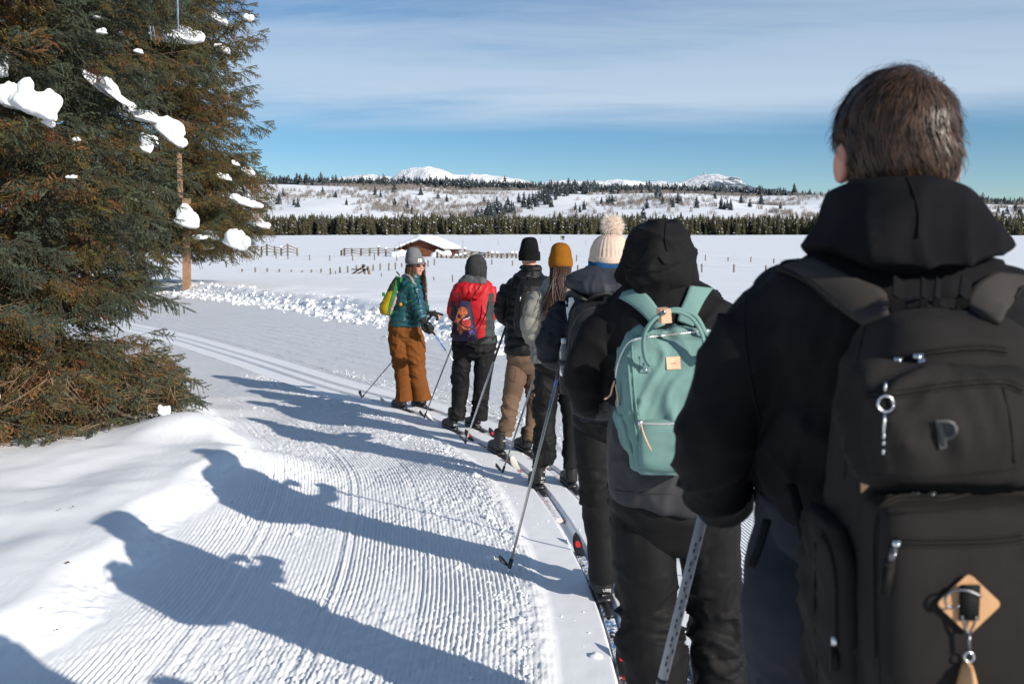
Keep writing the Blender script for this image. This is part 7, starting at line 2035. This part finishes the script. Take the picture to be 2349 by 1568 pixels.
def broken_gate():
    c = ground_hit(835, 628); k = vpx(c[1]); root = empty('broken_gate', c)
    def q(u, v, dy=0): p = av(u, v, c[1]); return p + np.array([0, dy, 0])
    for a, b, w in (((808, 628), (838, 607), .12), ((818, 628), (845, 615), .10), ((806, 628), (845, 630), .10), ((838, 632), (832, 605), .18), ((848, 630), (843, 610), .20), ((806, 617), (840, 617), .08)):
        m = MB(); m.bar(q(*a), q(*b), w * .8, .05, (0, 1, 0)); build(m, 'plank', WOOD_DARK if w < .15 else WOOD, root)
    tag(root, 'tilted broken plank gate standing in the front fence row', 'gate')
broken_gate()
for u, v, h, c in ((cv(1220), cw(170), 14, 0), (cv(1693), cw(162), 17, 0), (cv(1958), cw(155), 12, 0), (cv(2280), cw(140), 14, 0), (cv(1080), cw(388), 8, 1), (cv(738), cw(366), 7, 1), (cv(1480), cw(416), 8, 1), (cv(1618), cw(425), 16, 1), (1263, 552, 12, 0), (1343, 562, 12, 0)):
    p = ground_hit(u, v); m = MB(); m.tube([p - np.array([0, 0, .2]), p + np.array([rsf.normal(0, .05), 0, h * vpx(p[1])])], .4 * vpx(p[1]) if c == 0 else .025, 6)
    o = build(m, 'marker_stake', WOOD_DARK if c else WOOD, loc=p)
    tag(o, 'thin upright marker stake in the open snowy meadow', 'stake', 'thin stakes in the meadow')

def tall_post():
    p = ground_hit(428, 662); p[2] -= .3
    k = vpx(p[1]); root = empty('wooden_post', p)
    m = MB(); m.bar(p, av(428, 455, p[1]), 15 * k, 15 * k); build(m, 'post', POSTW, root, flat=True)
    m = MB(); m.bar(p + np.array([-7.5 * k, 0, 5.2]), p + np.array([-7.5 * k, 0, 0]) + np.array([0, 0, av(428, 480, p[1])[2] - p[2] + .4]), 5 * k, 10 * k); build(m, 'batten', POSTW, root, flat=True)
    tag(root, 'tall tan wooden post in front of the far spruce', 'post')
tall_post()

def far_skier(u, v, col, label):
    p = ground_hit(u, v); h = 10.5 * vpx(p[1]); s = h / 1.75
    m = MB()
    for q in (-1, 1):
        m.tube([p + s * np.array([q * .12, q * .15, 0]), p + s * np.array([q * .11, q * .05, .5]), p + s * np.array([q * .09, 0, .95])], [.08 * s, .09 * s, .11 * s], 10)
        m.tube([p + s * np.array([q * .2, 0, 1.42]), p + s * np.array([q * .28, .08, 1.12]), p + s * np.array([q * .26, .3, 1.0])], [.08 * s, .07 * s, .055 * s], 10)
    m.tube([p + s * np.array([0, 0, .9]), p + s * np.array([0, 0, 1.2]), p + s * np.array([0, 0, 1.45]), p + s * np.array([0, 0, 1.55])], np.array([.16, .18, .19, .07]) * s, 12)
    m.ball(p + s * np.array([0, .02, 1.66]), (.09 * s, .1 * s, .12 * s), 12, 9)
    v_, f_, n_ = fuse(m, .035 * s, 2)
    o = mesh_obj('person', v_, f_, fabric('far_clothing', col, .8), loc=p); tag(o, label, 'person', 'skiers far out in the meadow')
far_skier(1287.5, 549.5, (.20, .22, .10), 'tiny far skier in pale top, left of the three in the meadow')
far_skier(1290.5, 550, (.02, .02, .03), 'tiny far skier in dark clothes, middle of the three in the meadow')
far_skier(1293.5, 550, (.02, .025, .05), 'tiny far skier in dark clothes, right of the three in the meadow')
# bits of bark and leaf blown onto the bank
V, F = [], []
for k in range(26):
    s = rsf.uniform(9.5, 14.5); t = rsf.uniform(-4.2, -1.2); i = int(s / .05); xy = TRACK[i] + TRACK_N[i] * t
    z = ground_z(xy[0], xy[1]) + .012; a = rsf.uniform(0, 6.28); r = rsf.uniform(.006, .016)
    n = len(V); V += [(xy[0] + r * math.cos(a), xy[1] + r * math.sin(a), z), (xy[0] - r * .5 * math.sin(a), xy[1] + r * .5 * math.cos(a), z + .006), (xy[0] - r * math.cos(a), xy[1] - r * math.sin(a), z + .002), (xy[0] + r * .4 * math.sin(a), xy[1] - r * .4 * math.cos(a), z)]; F.append((n, n + 1, n + 2, n + 3))
o = mesh_obj('leaf_litter', np.array(V), F, mottled('dry_leaf', (.22, .08, .03), .3, .8)); kind(o, 'stuff'); tag(o, 'dry brown leaf scraps lying on the snow bank', 'leaves')
